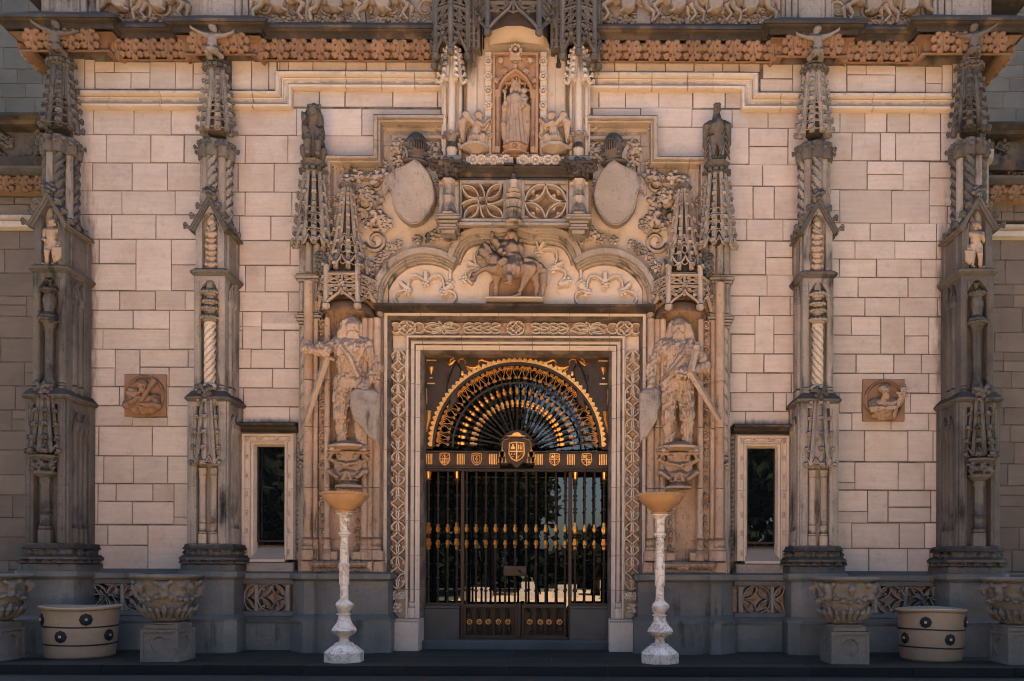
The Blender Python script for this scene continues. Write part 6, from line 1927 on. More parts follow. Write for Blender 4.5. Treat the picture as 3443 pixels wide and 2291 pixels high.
sp = m.build('spire', M['cream'], can)
for a in angs:
    for j, py in enumerate((618, 590, 562, 530, 500, 470, 447)):
        z_ = wz(py, .42)
        r = rr[0]
        for i in range(6):
            if zz[i] <= z_ <= zz[i + 1]: r = rr[i] + (rr[i + 1] - rr[i]) * (z_ - zz[i]) / (zz[i + 1] - zz[i])
        crocket(sp, M['cream'], (X0 + (r + .01) * math.cos(R(a)), yC + (r + .01) * math.sin(R(a)), z_), math.cos(R(a)), math.sin(R(a)), .62 - .02 * j)
m = MB().lathe([(.06, wz(436, .42)), (.085, wz(431, .42)), (.12, wz(425, .42)), (.125, wz(420, .42)), (.07, wz(416, .42))], X0, yC, 6)
m.build('finial_plate', M['greydk'], can, 20)
link('foliage', G_FOL[1], M['cream'], can, (X0, yC, wz(408, .42)), None, .75)
# vault under the canopy
m = MB().lathe([(.36, zc - .08), (.34, zc + .02), (.24, zc + .10), (.08, zc + .13)], wx(790, .5), -.22, 16, cap=False)
m.build('vault', M['ochre'], can, 60)
mirror(can, 'openwork stone canopy and spire over the right hairy statue')

# tall pinnacles that carry the lion and the eagle
def pinnacle():
    X0, y0 = wx(712, .45), -.38
    t = thing('pinnacle', 'crocketed pinnacle carrying the lion, left edge of the portal', 'pinnacle', (X0, y0, wz(1320, .45)), 'pinnacles of the portal')
    Z = lambda py: wz(py, .42)
    b = lambda m, n, mt=M['grey'], sm=28: m.build(n, mt, t, sm)
    m = MB()
    for dx in (-.10, -.035): m.lathe([(.04, Z(1320)), (.04, Z(1085)), (.055, Z(1078))], X0 + dx - .04, y0 + .08, 10)
    m.box(X0 - .20, X0 - .02, y0 + .08, -.02, Z(1320), Z(560))
    m.lathe([(.04, Z(1060)), (.085, Z(1055)), (.085, Z(1050)), (.06, Z(1046))], X0 - .10, y0 + .05, 10)
    b(m, 'lower_shafts')
    link('foliage', G_FOL[0], M['grey'], t, (X0 - .10, y0 + .03, Z(1068)), None, .62)
    m = MB().twist(X0 - .10, y0 + .05, Z(1046), Z(752), .062, 2, .19, 16, 1, .2)
    m.lathe([(.035, Z(1046)), (.035, Z(752))], X0 - .01, y0 + .05, 8)
    b(m, 'twisted_shaft', M['cream'])
    m = MB()
    for w0, za, zb in ((.08, 752, 745), (.095, 744, 738), (.12, 737, 731), (.14, 730, 724), (.11, 723, 718)): m.box(X0 - .10 - w0, X0 - .02 + w0, y0 - w0 * .6 + .08, -.05, Z(za), Z(zb), .01)
    m.box(X0 - .19, X0 + .05, y0 + .04, -.05, Z(718), Z(645), .015)
    for dx in (-.15, -.07, .01): m.lathe([(.022, Z(716)), (.022, Z(650))], X0 + dx, y0 + .03, 8)
    for w0, za, zb in ((.02, 646, 640), (.05, 640, 633), (.03, 632, 628)): m.box(X0 - .19 - w0, X0 + .05 + w0, y0 + .04 - w0, -.05, Z(za), Z(zb), .008)
    b(m, 'capital_block')
    m = MB()
    for dx, dy in ((-.13, 0), (-.04, -.05), (.06, -.03), (.13, .03)): m.lathe([(.045, Z(628)), (.045, Z(562))], X0 + dx, y0 + .03 + dy, 8)
    m.box(X0 - .16, X0 + .16, y0 + .03, -.05, Z(628), Z(560))
    b(m, 'shaft_cluster')
    for i, py in enumerate((628, 612, 595)): link('foliage', G_FOL[i], M['greydk'], t, (X0 + .13, y0 - .06, Z(py)), (0, i, 0), .6)
    za, zm, zb = Z(566), Z(480), Z(398)
    ra, rm_, rb = .215, .17, .125
    yc = y0 + .06
    MB().lathe([(ra * .6, za), (rm_ * .6, zm), (rb * .62, zb)], X0, yc, 8).build('spire_core', M['crust'], t)  # core coloured black to stand for the shade behind the ribs
    m = MB()
    rad = lambda z_: ra + (rm_ - ra) * (z_ - za) / (zm - za) if z_ < zm else rm_ + (rb - rm_) * (z_ - zm) / (zb - zm)
    angs = [-180 + 36 * i for i in range(6)]
    for a in angs: m.tube([(X0 + rad(z_) * math.cos(R(a)), yc + rad(z_) * math.sin(R(a)), z_) for z_ in (za, zm, zb)], [.036, .03, .028], 6)
    for a in [-162 + 36 * i for i in range(5)]:
        tx, ty_ = -math.sin(R(a)), math.cos(R(a))
        for z_, h_ in ((za + .12, .06), (za + .25, .05), (za + .36, .045), (za + .46, .04)):
            r = rad(z_) * .94
            m.tube([(X0 + r * math.cos(R(a)) + tx * r * .2 * math.cos(q_ * PI / 4), yc + r * math.sin(R(a)) + ty_ * r * .2 * math.cos(q_ * PI / 4), z_ + h_ * math.sin(q_ * PI / 4)) for q_ in range(9)], .012, 4)
        r = ra * 1.02
        m.tube([(X0 + r * math.cos(R(a)) + tx * w_, yc + r * math.sin(R(a)) + ty_ * w_, za + h_) for w_, h_ in ((-.07, -.02), (-.04, .03), (0, .10), (.04, .03), (.07, -.02))], .02, 5)
    o = b(m, 'spire')
    for a in angs:
        for j in range(6):
            z_ = za + (zb - za) * (j + .1) / 6
            crocket(o, M['grey'], (X0 + (rad(z_) + .015) * math.cos(R(a)), yc + (rad(z_) + .015) * math.sin(R(a)), z_), math.cos(R(a)), math.sin(R(a)), .78 - .03 * j)
    m = MB().lathe([(rb, zb - .02), (.155, zb + .02), (.14, zb + .05), (.12, zb + .08), (.17, zb + .13), (.18, zb + .16), (.15, zb + .18)], X0, yc, 8, PI / 8)
    b(m, 'capital', M['greydk'])
    for i in range(8):
        a = -PI + PI * i / 7
        link('crocket', G_CROCK, M['greydk'], o, (X0 + .14 * math.cos(a), yc + .14 * math.sin(a), zb + .03), dirrot(math.cos(a), math.sin(a)), .6)
    return t, (X0, yc, zb + .18)
pin, ptop = pinnacle()
mirror(pin, 'crocketed pinnacle carrying the eagle, right edge of the portal')
statue('lion_statue', 'dark seated lion on top of the left pinnacle', 'statue', carve_lion(), M['statdk'], (ptop[0], ptop[1] - .02, ptop[2]), (0, 0, R(14)), (.98, .98, .92))
statue('eagle_statue', 'dark eagle with half-raised wings on top of the right pinnacle', 'statue', carve_eagle(), M['statdk'], (-ptop[0], ptop[1] - .02, ptop[2]), (0, 0, R(-6)), (.76, .98, .93))

# ---------------------------------------------------------------- balcony over the arch
bal = thing('balcony', 'pierced stone balcony with leaf capitals between the two shields', 'balcony', (0, 0, 0))
T = .58
Z = lambda py: wz(py, T)
Uw = lambda u: U(u, T)
MB().box(-Uw(180), Uw(180), -.30, -.02, wz(514, .3), Z(395)).build('back_wall', M['pier'], bal)
m = MB()
for a, b_ in ((-Uw(150), -.004), (.004, Uw(150))):
    plansweep(m, [(a, -T + .08), (b_, -T + .08)], [(-.3, Z(410)), (.02, Z(410)), (.03, Z(407)), (.0, Z(402)), (.01, Z(395)), (.06, Z(391)), (.09, Z(387)), (.09, Z(384)), (-.35, Z(382))])
m.build('hand_rail', M['crust'], bal, 25)
m = MB()
m.box(-Uw(172), Uw(172), -T + .02, -.48, Z(511), Z(501), .01); m.box(-Uw(172), Uw(172), -T - .02, -.50, Z(520), Z(512), .012)
for a, b_ in ((-126, -121), (-25, -16), (16, 25), (121, 126)): m.box(Uw(a), Uw(b_), -T + .04, -.35, Z(501), Z(411), .01)
m.box(-Uw(121), Uw(121), -T + .05, -.3, Z(419), Z(411), .006)
m.build('frame', M['grey'], bal)
# left panel: a whirl of curved daggers; right panel: four petals round a star
x0, x1, z0, z1 = -Uw(121), -Uw(25), Z(501), Z(419)
m = MB()
cx, cz, rx, rz = (x0 + x1) / 2, (z0 + z1) / 2, (x1 - x0) / 2, (z1 - z0) / 2
m.rib(arc(cx, cz, rz * .24, 0, 360, 14)[:-1], .03, .10, -T + .17, True)
for i in range(8):
    a = R(45 * i)
    ex = max(-1, min(1, 1.42 * math.cos(a + .1))); ez = max(-1, min(1, 1.42 * math.sin(a + .1)))
    p0 = (cx + rz * .24 * math.cos(a - .5), cz + rz * .24 * math.sin(a - .5))
    m.rib(bow(p0, (cx + rx * ex, cz + rz * ez), .24 if i % 2 else -.10, 9), .04, .11, -T + .17)
    if i % 2:
        m.rib(bow((cx + rz * .24 * math.cos(a + .3), cz + rz * .24 * math.sin(a + .3)), (cx + rx * ex, cz + rz * ez), -.26, 9), .034, .11, -T + .17)
m.build('whirl_tracery', M['cream'], bal, 30)
x0, x1 = Uw(25), Uw(121)
m = MB()
star_cell(m, x0, x1, z0, z1, .042, .11, -T + .17)
corner_leaf(m, x0, x1, z0, z1, .04, .11, -T + .17)
m.build('petal_tracery', M['cream'], bal, 30)
for sx in (-1, 1):
    xx = sx * Uw(150)
    m = MB().lathe([(.09, Z(499)), (.11, Z(495)), (.09, Z(486)), (.085, Z(478)), (.07, Z(474)), (.07, Z(458)), (.08, Z(455)), (.07, Z(452)), (.065, Z(428)), (.08, Z(424)), (.10, Z(418)), (.07, Z(410))], xx, -T + .0, 12, mod=lambda a, z_: 1 + .06 * math.cos(6 * a))
    for q_ in (-1, 1): m.ball((xx + q_ * .10, -T, Z(422)), .028, 8, 6)
    m.build('baluster', M['cream'], bal)
    m = MB()
    for w0, za, zb in ((.155, 505, 499), (.17, 511, 506), (.13, 518, 512), (.11, 527, 519), (.13, 531, 527), (.09, 540, 531)): m.box(xx - w0, xx + w0, -T - w0 + .05, -.36, Z(za), Z(zb), .01)
    m.box(xx - .13, xx + .13, -T + .04, -.1, Z(499), Z(411), .01)
    m.build('pedestal', M['grey'], bal)
    m = MB()
    m.box(xx - .19, xx + .19, -T - .14, -.05, Z(386), Z(380), .01); m.box(xx - .13, xx + .13, -T - .07, -.05, Z(410), Z(386))
    m.build('capital', M['crust'], bal)
    for i, (dx, py, s_) in enumerate(((-.14, 392, .75), (.0, 388, .95), (.15, 392, .75), (-.08, 404, .6), (.09, 404, .6), (-.2, 385, .5), (.2, 385, .5), (0, 399, .7))):
        link('foliage', G_FOL[i % 3], M['crust'], bal, (xx + dx, -T - .08, Z(py)), (0, i, 0), s_)
m = MB().lathe([(.09, Z(516)), (.11, Z(511)), (.09, Z(505)), (.085, Z(492)), (.11, Z(486)), (.09, Z(481)), (.11, Z(473)), (.115, Z(466)), (.06, Z(458)), (.105, Z(451)), (.06, Z(446)), (.09, Z(440)), (.05, Z(436)), (.045, Z(424)), (.065, Z(418)), (.04, Z(412)), (.02, Z(402))], 0, -T - .0, 10, mod=lambda a, z_: 1 + .05 * math.cos(8 * a))
m.build('baluster', M['cream'], bal)
m = MB().box(-.10, .10, -T + .02, -.2, Z(501), Z(411), .01)
m.build('post', M['grey'], bal)

# ---------------------------------------------------------------- shrine with the crowned mother and child
shr = thing('shrine', 'ochre niche with scalloped arch and crockets over the balcony', 'shrine', (0, 0, 0))
T = .34
Z = lambda py: wz(py, T)
x_ = U(53, T)
hole = [(-U(35, T), Z(352)), (-U(35, T), Z(240)), (-U(35, T), Z(210)), (-U(31, T), Z(195)), (-U(22, T), Z(182)), (-U(11, T), Z(174)), (0, Z(170))]
hole = hole + [(-x, z_) for x, z_ in hole[-2::-1]]
m = MB()
plate_with_hole(m, x_, Z(352), Z(122), hole, -T + .05, -.10)
m.build('frame', M['shrine'], shr, 0)
MB().box(-x_, x_, -T + .02, -.11, Z(362), Z(352), .01).build('sill', M['shrine'], shr)
MB().box(-U(38, T), U(38, T), -.115, -.09, Z(356), Z(165)).build('niche_back', M['statdk'], shr)
m = MB()
oa = [(-U(40, T), Z(352)), (-U(40, T), Z(214)), (-U(36, T), Z(196)), (-U(26, T), Z(180)), (-U(13, T), Z(168)), (0, Z(160))]
oa2 = oa + [(-x, z_) for x, z_ in oa[-2::-1]]
m.sweep(oa2[1:-1], [(.02, 0), (.02, .05), (0, .07), (-.02, .05), (-.03, 0)], lambda a, b_, c: (a, -T + .05 - c, b_))
for sx in (-1, 1):
    m.lathe([(.035, Z(352)), (.04, Z(338)), (.026, Z(334)), (.026, Z(226)), (.045, Z(222)), (.05, Z(208)), (.03, Z(204))], sx * U(41, T), -T + .03, 10)
    m.box(sx * U(46, T), sx * U(53, T), -T - .0, -T + .06, Z(352), Z(122), .008)
m.box(-x_, x_, -T - .01, -T + .06, Z(127), Z(121), .006)
for i in range(5):
    a = R(22 + 34 * i)
    p0 = (U(33, T) * math.cos(R(10 + 32 * i)), Z(208) + U(36, T) * math.sin(R(10 + 32 * i)))
    p1 = (U(33, T) * math.cos(R(42 + 32 * i)), Z(208) + U(36, T) * math.sin(R(42 + 32 * i)))
    m.rib(bow(p1, p0, -.38, 6), .022, .04, -T + .10)
m.build('arch_moulding', M['shrine'], shr)
for i, a in enumerate((25, 58, 122, 155)):
    link('crocket', G_CROCK, M['shrine'], shr, (U(46, T) * math.cos(R(a)), -T + .02, Z(210) + U(48, T) * math.sin(R(a))), (0, R(90 - a), 0), .85)
MB().ball((0, -T - .0, Z(153)), .035).ball((0, -T, Z(145)), .02).ball((-U(34, T), -T, Z(140)), .045).ball((U(34, T), -T, Z(140)), .045).box(-.08, .08, -T - .02, -T + .05, Z(140), Z(128), .01).build('finial', M['stat'], shr)
link('rosette', G_ROS, M['stat'], shr, (0, -T - .0, Z(116)), None, .95)
mad = statue('madonna_statue', 'crowned stone woman with a child on her arm in the ochre niche', 'statue', carve_madonna(), M['stat'], (0, -.23, Z(333)), (0, 0, 0), (1.0, .9, 1.02))
MB().lathe([(.20, Z(354)), (.20, Z(350)), (.165, Z(347)), (.165, Z(338)), (.19, Z(335)), (.18, Z(332))], 0, -.24, 8, PI / 8).build('pedestal', M['shrine'], shr, 25)
link('rosette', G_ROS, M['shrine'], shr, (0, -.40, Z(343)), None, .42)
# rosette strips and pilasters either side
def shrine_side():
    t = thing('shrine_pilaster', 'pale pilaster with rosettes and colonnette left of the shrine', 'pilaster', (0, 0, 0), 'pilasters of the shrine')
    m = MB()
    m.box(-U(54), -U(70), -.26, -.02, Z(378), Z(110), .01); m.box(-U(70), -U(88), -.16, -.02, Z(378), Z(110)); m.box(-U(88), -U(112), -.20, -.02, Z(378), Z(110), .015)
    m.box(-U(122), -U(168), -.22, -.02, Z(378), Z(110), .01)
    m.build('strips', M['clean'], t)
    for i in range(6): link('rosette', G_ROS, M['clean'], t, (-U(63, .26), -.265, wz(143 + i * 34, .26)), (0, i, 0), .62)
    for u in (20, 48, 76, 95): link('rosette', G_ROS, M['clean'], t, (-U(u, .4), -.42, wz(371, .4)), (0, u, 0), .75)
    m = MB().box(-U(112, .4), -U(4, .4), -.42, -.1, wz(378, .4), wz(363, .4), .01)
    m.build('base_strip', M['clean'], t)
    xc = -U(146, .35)
    m = MB().lathe([(.07, Z(376)), (.07, Z(348)), (.085, Z(344)), (.05, Z(340)), (.05, Z(190))], xc, -.33, 12)
    for q_ in (-1, 1): m.lathe([(.022, Z(376)), (.022, Z(195))], xc + q_ * .105, -.27, 8)
    m.build('colonnette', M['clean'], t)
    m = MB().box(xc - .14, xc + .14, -.40, -.1, Z(380), Z(362), .01)
    m.build('pedestal', M['grey'], t)
    o = m = MB().lathe([(.05, Z(350)), (.09, Z(344)), (.06, Z(330)), (.09, Z(318)), (.10, Z(312)), (.06, Z(309))], xc, -.33, 10)
    m.build('capital', M['grey'], t)
    for i in range(5):
        a = -PI + PI * i / 4
        link('crocket', G_CROCK, M['grey'], t, (xc + .08 * math.cos(a), -.33 + .08 * math.sin(a), Z(316)), dirrot(math.cos(a), math.sin(a)), .6)
    # the crocketed hood half way up the colonnette
    m = MB()
    for i in range(4):
        a = R(-165 + 50 * i)
        m.tube([(xc + .16 * math.cos(a), -.33 + .15 * math.sin(a), Z(196)), (xc + .12 * math.cos(a), -.33 + .11 * math.sin(a), Z(180)), (xc + .10 * math.cos(a), -.33 + .09 * math.sin(a), Z(145)), (xc + .07 * math.cos(a), -.33 + .06 * math.sin(a), Z(112))], [.034, .03, .026, .02], 6)
    m.lathe([(.07, Z(190)), (.085, Z(170)), (.06, Z(112))], xc, -.31, 8)
    h_ = m.build('hood', M['clean'], t)
    for i in range(4):
        a = R(-165 + 50 * i)
        for j, py in enumerate((194, 178, 163, 148, 133, 120)):
            r = .165 - .016 * j
            crocket(h_, M['clean'], (xc + r * math.cos(a), -.33 + r * math.sin(a), Z(py)), math.cos(a), math.sin(a), .62 - .03 * j)
    return t
sp_ = shrine_side()
mirror(sp_, 'pale pilaster with rosettes and colonnette right of the shrine')
am = carve_angel()
for sx, lab_ in ((-1, 'kneeling angel with raised hands left of the shrine'), (1, 'kneeling angel with raised hands right of the shrine')):
    t = statue('angel_statue', lab_, 'statue', am, M['stat'], (sx * U(91, .4), -.36, wz(338, .4)), (0, 0, 0), (-sx * 1.0, 1.0, 1.0), 'kneeling angels')
    m = MB().lathe([(.03, -.16), (.06, -.12), (.05, -.10), (.14, -.05), (.19, -.03), (.19, 0.005), (.1, .01)], 0, 0, 8, PI / 8)
    o = link('bracket', m.mesh('bracket', 25), M['cream'], None); o.parent = t
# cove under the middle canopy, lit from the court below
m = MB()
n = 12
v = []
for j in range(6):
    for i in range(n + 1):
        a = R(180 + 180 * i / n)
        r = U(64) * (1.0 + .22 * math.sin(R(90 * j / 5)))
        v.append((r * math.cos(a), -.10 + r * 1.05 * math.sin(a) * (.25 + .75 * j / 5), wz(120) + (wz(46) - wz(120)) * (math.sin(R(90 * j / 5)) * .5 + .5 * j / 5)))
f = [(j * (n + 1) + i, j * (n + 1) + i + 1, (j + 1) * (n + 1) + i + 1, (j + 1) * (n + 1) + i) for j in range(5) for i in range(n)]
m.add(v, f)
tag(m.build('shell_cove', M['clean'], None, 60), 'smooth shell cove under the middle canopy over the shrine', 'cove')
g_ = 'dark canopies over the shrine'
canopy(0, -.16, .58, wz(72, .7), wz(72, .7) + .62, M['greydk'], 'shrine_canopy', 'large dark openwork canopy with an ogee arch above the shrine', g_, faces=(-150, -90, -30), tiers=2, arch_h=.34)
c2 = canopy(-U(146, .4), -.22, .25, wz(112, .5), wz(112, .5) + .86, M['greydk'], 'shrine_canopy', 'narrow dark openwork canopy left of the middle one', g_, faces=(-165, -115, -65, -15), tiers=3, arch_h=.2)
mirror(c2, 'narrow dark openwork canopy right of the middle one')
m = MB()
tmid = thing('tracery_screen', 'dark traceried screen between the middle and left canopies', 'screen', (0, 0, 0), 'screens between the canopies')
for i in range(3):
    xx = -U(84 + 11 * i, .4)
    m.tube([(xx, -.40, wz(112, .4)), (xx, -.40, wz(-20, .4))], .018, 6)
for i in range(2):
    xx = -U(89.5 + 11 * i, .4)
    for py in (100, 84, 68, 52, 36): m.tube([(xx + .026 * math.cos(q_ * PI / 4), -.39, wz(py, .4) + .045 * math.sin(q_ * PI / 4)) for q_ in range(9)], .01, 4)
m.box(-U(82, .4), -U(108, .4), -.34, -.05, wz(106, .4), wz(-30, .4))
m.build('tracery', M['greydk'], tmid)
mirror(tmid, 'dark traceried screen between the middle and right canopies')
# ---------------------------------------------------------------- gate surround with its band of pierced petals
sur = thing('gate_surround', 'pale moulded stone surround of the gate with a band of carved petals', 'door surround', (0, 0, 0))
T0 = .10
w2 = lambda a: U(a)
xo, zo = U(302, .2), wz(721, .2)
pg = [(0, 0), (0, .22), (.012, .24), (.05, .24), (.06, .20), (.075, .17), (.08, .03), (.28, .02), (.285, .13), (.30, .15), (.32, .15), (.335, .11), (.35, .09), (.37, .10), (.39, .085), (.405, .055), (.43, .05), (.45, .03), (.46, .025), (.472, .0), (.485, -.02), (.495, -.05), (.495, -.30)]
pgR = [(-o, c) for o, c in pg]
ff = lambda a, b, c: (a, -c, b)
ys = [1425, 1358, 1279, 1199.6, 1120.6, 1039, 961, 884, 806]
g_ = .0035
for s in (-1, 1):
    for i in range(len(ys) - 1):
        za, zb = wz(ys[i], .1) + g_, wz(ys[i + 1], .1) - g_
        MB().sweep([(-xo, za), (-xo, zb)] if s < 0 else [(xo, zb), (xo, za)], pgR, ff).build('jamb_stone', M['clean'], sur, 28)
cut = [-1e3, 973, 1063, 1148, 1225, 1310, 1399, 1e3]
cx_ = [U(c - 1186) for c in (973, 1063, 1148, 1224, 1309, 1399)]
zj = wz(806, .1)
MB().sweep([(-xo, zj + g_), (-xo, zo), (cx_[0] - g_, zo)], pgR, ff).build('corner_stone', M['clean'], sur, 28)
MB().sweep([(cx_[5] + g_, zo), (xo, zo), (xo, zj + g_)], pgR, ff).build('corner_stone', M['clean'], sur, 28)
for a, b in zip(cx_[:-1], cx_[1:]):
    MB().sweep([(a + g_, zo), (b - g_, zo)], pgR, ff).build('lintel_stone', M['clean'], sur, 28)
# dark backing seen in the joints
m = MB()
m.sweep([(-xo + .01, wz(1425, .1)), (-xo + .01, zo - .01), (xo - .01, zo - .01), (xo - .01, wz(1425, .1))], [(o, c - .012) for o, c in pgR], ff)
m.build('joints', M['mortar'], sur, 28)
xa, xb = xo - .275, xo - .085
yb_ = -.032
for s in (-1, 1):
    for i in range(1, len(ys) - 1):
        za, zb = wz(ys[i], .1) + .006, wz(ys[i + 1], .1) - .006
        m = MB()
        x0, x1 = (-xb, -xa) if s < 0 else (xa, xb)
        star_cell(m, x0, x1, za, zb, .030, .10, yb_)
        m.build('petal_tracery', M['clean'], sur, 30)
    MB().box(s * (xa - .004), s * (xb + .004), -.034, -.02, wz(1358, .1), wz(806, .1)).build('band_back', M['pier'], sur, 0)
    # leafy foot of the band
    for dx, py, q_ in ((.04, 1370, .5), (.15, 1370, .5), (.095, 1398, .62)):
        link('foliage', G_FOL[int(py) % 3], M['clean'], sur, (s * (xa + dx), -.12, wz(py)), (0, dx * 20, 0), q_)
    m = MB()
    m.box(s * (xo - .50), s * (xo + .0), -.30, .36, -.02, wz(1428), .015)
    m.box(s * (xo - .50), s * (xo - .0), -.26, .36, wz(1428), wz(1423), .01)
    m.lathe([(.055, wz(1422)), (.055, wz(1400)), (.04, wz(1396)), (.05, wz(1388)), (.03, wz(1384))], s * (xo - .37), -.1, 8)
    m.build('foot_block', M['clean'], sur, 20)
# the band over the gate: stars, whirling flowers and flowing cells by turns
zt_, zb_ = zo - .085, zo - .275
MB().box(-xo + .09, xo - .09, -.034, -.02, zb_ + .004, zt_ - .004).build('band_back', M['pier'], sur, 0)
edges = [-xo + .09, cx_[0], cx_[1], cx_[2], cx_[3], cx_[4], cx_[5], xo - .09]
kinds = ['star', 'flower', 'flow', 'star', 'flow', 'flower', 'star']
for i, kd in enumerate(kinds):
    m = MB()
    a, b = edges[i] + .004, edges[i + 1] - .004
    cx, cz, rx, rz = (a + b) / 2, (zt_ + zb_) / 2, (b - a) / 2, (zt_ - zb_) / 2
    if kd == 'star':
        star_cell(m, cx - rz * 1.25, cx + rz * 1.25, zb_, zt_, .026, .085, yb_)
        if i in (0, 6):
            for s in (-1, 1): m.rib(arc(cx + s * rz * 1.7, cz, rz * .75, 0, 360, 12)[:-1], .026, .08, yb_, True)
    elif kd == 'flower':
        for j in range(8):
            an = R(45 * j + 10)
            e = (cx + rx * .98 * math.cos(an), cz + rz * .95 * math.sin(an))
            for h in (.2, -.2): m.rib(bow((cx, cz), e, h, 7), .022, .08, yb_)
        m.rib(arc(cx, cz, rz * .16, 0, 360, 8)[:-1], .02, .085, yb_, True)
    else:
        dr = 1 if i == 2 else -1
        for j in range(4):
            x_ = cx + dr * rx * (-.95 + .48 * j)
            for s in (-1, 1):
                m.rib(bez((x_, cz), (x_ + dr * rx * .1, cz + s * rz * .9), (x_ + dr * rx * .45, cz + s * rz * .95), (x_ + dr * rx * .62, cz + s * rz * .35), 9), .024, .08, yb_)
                m.rib(bez((x_, cz), (x_ + dr * rx * .25, cz + s * rz * .05), (x_ + dr * rx * .4, cz + s * rz * .35), (x_ + dr * rx * .62, cz + s * rz * .35), 7), .022, .08, yb_)
        for j in range(0):
            for s in (-1, 1):
                u = a + (b - a) * (j + .15) / 3.2
                m.rib(bow((u, cz + s * rz * .05), (u + (b - a) * .36, cz + s * rz * .9), .22 * s, 8), .024, .08, yb_)
                m.rib(bow((u, cz + s * rz * .9), (u + (b - a) * .36, cz + s * rz * .12), .22 * s, 8), .024, .08, yb_)
                m.rib(bow((u + .02, cz + s * rz * .5), (u + (b - a) * .3, cz + s * rz * .5), .3 * s, 8), .022, .08, yb_)
    m.build('petal_tracery', M['clean'], sur, 30)

# threshold step
MB().box(-U(238), U(238), -.02, .5, -.02, .115, .012).build('threshold', M['step'], None, 15)
tag(bpy.data.objects['threshold'], 'worn grey stone step in front of the gate', 'step')

# ---------------------------------------------------------------- the gate
TG = -.27
Gx = lambda px: wx(px, TG) - (wx(1186, TG) - 0.0)
Gz = lambda py: wz(py, TG)
Gl = lambda d: ln(d, TG)
YG = .27
gate = thing('iron_gate', 'dark iron gate with gilded fan light, crests and spindle bars', 'gate', (0, YG, .1))
gb = lambda m, n, mt='iron', p=None, sm=30: m.build(n, M[mt], p or gate, sm)
cz0 = Gz(1030)
C = (0.0, cz0)
def pol(r, a): return (Gl(r) * math.cos(R(a)), cz0 + Gl(r) * math.sin(R(a)))
# glass behind
for x0, x1, z0, z1, in ((-1.36, 1.36, Gz(1040), Gz(818)), ):
    MB().box(x0, x1, YG + .36, YG + .38, z0, z1).build('glass_pane', M['glass'], gate, 0)
for a, b in ((968, 1062), (1062, 1184), (1188, 1302), (1302, 1402)):
    MB().box(Gx(a), Gx(b), YG + .36, YG + .38, Gz(1472), Gz(1080)).build('glass_pane', M['glass'], gate, 0)
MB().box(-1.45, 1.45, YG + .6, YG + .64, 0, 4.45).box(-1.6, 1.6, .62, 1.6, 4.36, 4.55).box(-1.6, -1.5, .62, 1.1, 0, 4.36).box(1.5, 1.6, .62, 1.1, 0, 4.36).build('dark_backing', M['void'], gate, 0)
# spandrel plates
for s in (-1, 1):
    pts = [(s * Gl(214), cz0 - .03)] + [(s * Gl(214), Gz(819)), (0, Gz(819))] + [(s * x, z_) for x, z_ in [pol(194, a) for a in range(90, -1, -6)]] + [(s * Gl(194), cz0 - .03)]
    MB().slab(pts, YG - .02, YG + .03, 0).build('spandrel_plate', M['bronze'], gate, 0)
# arch rings
def ring(r0, r1, y0, y1, name, mt):
    n = 48
    a = [pol(r1, 180 - 180 * i / n) for i in range(n + 1)]
    b = [pol(r0, 180 * i / n) for i in range(n + 1)]
    v, f = [], []
    for i in range(n + 1):
        xa, za = pol(r0, 180 * i / n); xb_, zb__ = pol(r1, 180 * i / n)
        v += [(xa, y0, za), (xb_, y0, zb__), (xb_, y1, zb__), (xa, y1, za)]
    for i in range(n):
        for j in range(4): f.append((4 * i + j, 4 * i + (j + 1) % 4, 4 * i + 4 + (j + 1) % 4, 4 * i + 4 + j))
    m = MB(); m.add(v, f)
    return m.build(name, M[mt], gate, 30)
ring(188, 195, YG - .05, YG + .04, 'outer_ring', 'iron')
ring(146, 150, YG - .015, YG + .025, 'inner_ring', 'iron')
ring(194, 198, YG - .065, YG - .02, 'crest_band', 'gold')
m = MB()
nt_ = 52
for i in range(nt_):
    a0, a1 = 180 * (i + .08) / nt_, 180 * (i + .92) / nt_
    am = (a0 + a1) / 2
    q_ = [pol(197, a0), pol(200.5, a0), pol(205, am), pol(200.5, a1), pol(197, a1)]
    m.slab(q_, YG - .06, YG - .035)
crest = gb(m, 'crest_teeth', 'gold', None, 0); crest['kind'] = 'stuff'
# spokes and their gilded buds
def bud(s=1.0, big=False):
    pr = [(.012, -.075), (.030, -.06), (.026, -.045), (.034, -.02), (.036, .0), (.026, .022), (.018, .034), (.024, .05), (.020, .068), (.010, .078)]
    return MB().lathe([(r * s * .92, z_ * s) for r, z_ in pr], 0, 0, 10, mod=lambda a, z_: 1 + .10 * math.cos(5 * a)).mesh('bud', 40)
G_BUD = bud(1.0); G_BUD2 = bud(1.35)
G_COLLAR = MB().lathe([(.014, -.014), (.026, -.008), (.028, 0), (.026, .008), (.014, .014)], 0, 0, 10).mesh('collar', 40)
for i in range(27):
    a = 90 + (i - 13) * 6.62
    lng = (i % 2 == 1)
    r_in = 38 if lng else 66
    p0, p1 = pol(r_in, a), pol(192, a)
    m = MB().tube([(p0[0], YG, p0[1]), ((p0[0] * 3 + p1[0]) / 4, YG, (p0[1] * 3 + p1[1]) / 4), (p1[0], YG, p1[1])], [.014 if lng else .004, .015, .013], 7)
    o = gb(m, 'spoke')
    for r, up in ((101, 1), (129, -1)):
        p = pol(r, a)
        link('bud', G_BUD, M['gold'], o, (p[0], YG, p[1]), (0, R(90 - a) + (0 if up < 0 else PI), 0), (.9, .9, .74))
    for r in (114, 118, 143, 160, 86) + ((60,) if lng else ()):
        p = pol(r, a)
        link('collar', G_COLLAR, M['iron'], o, (p[0], YG, p[1]), (0, R(90 - a), 0), .85)
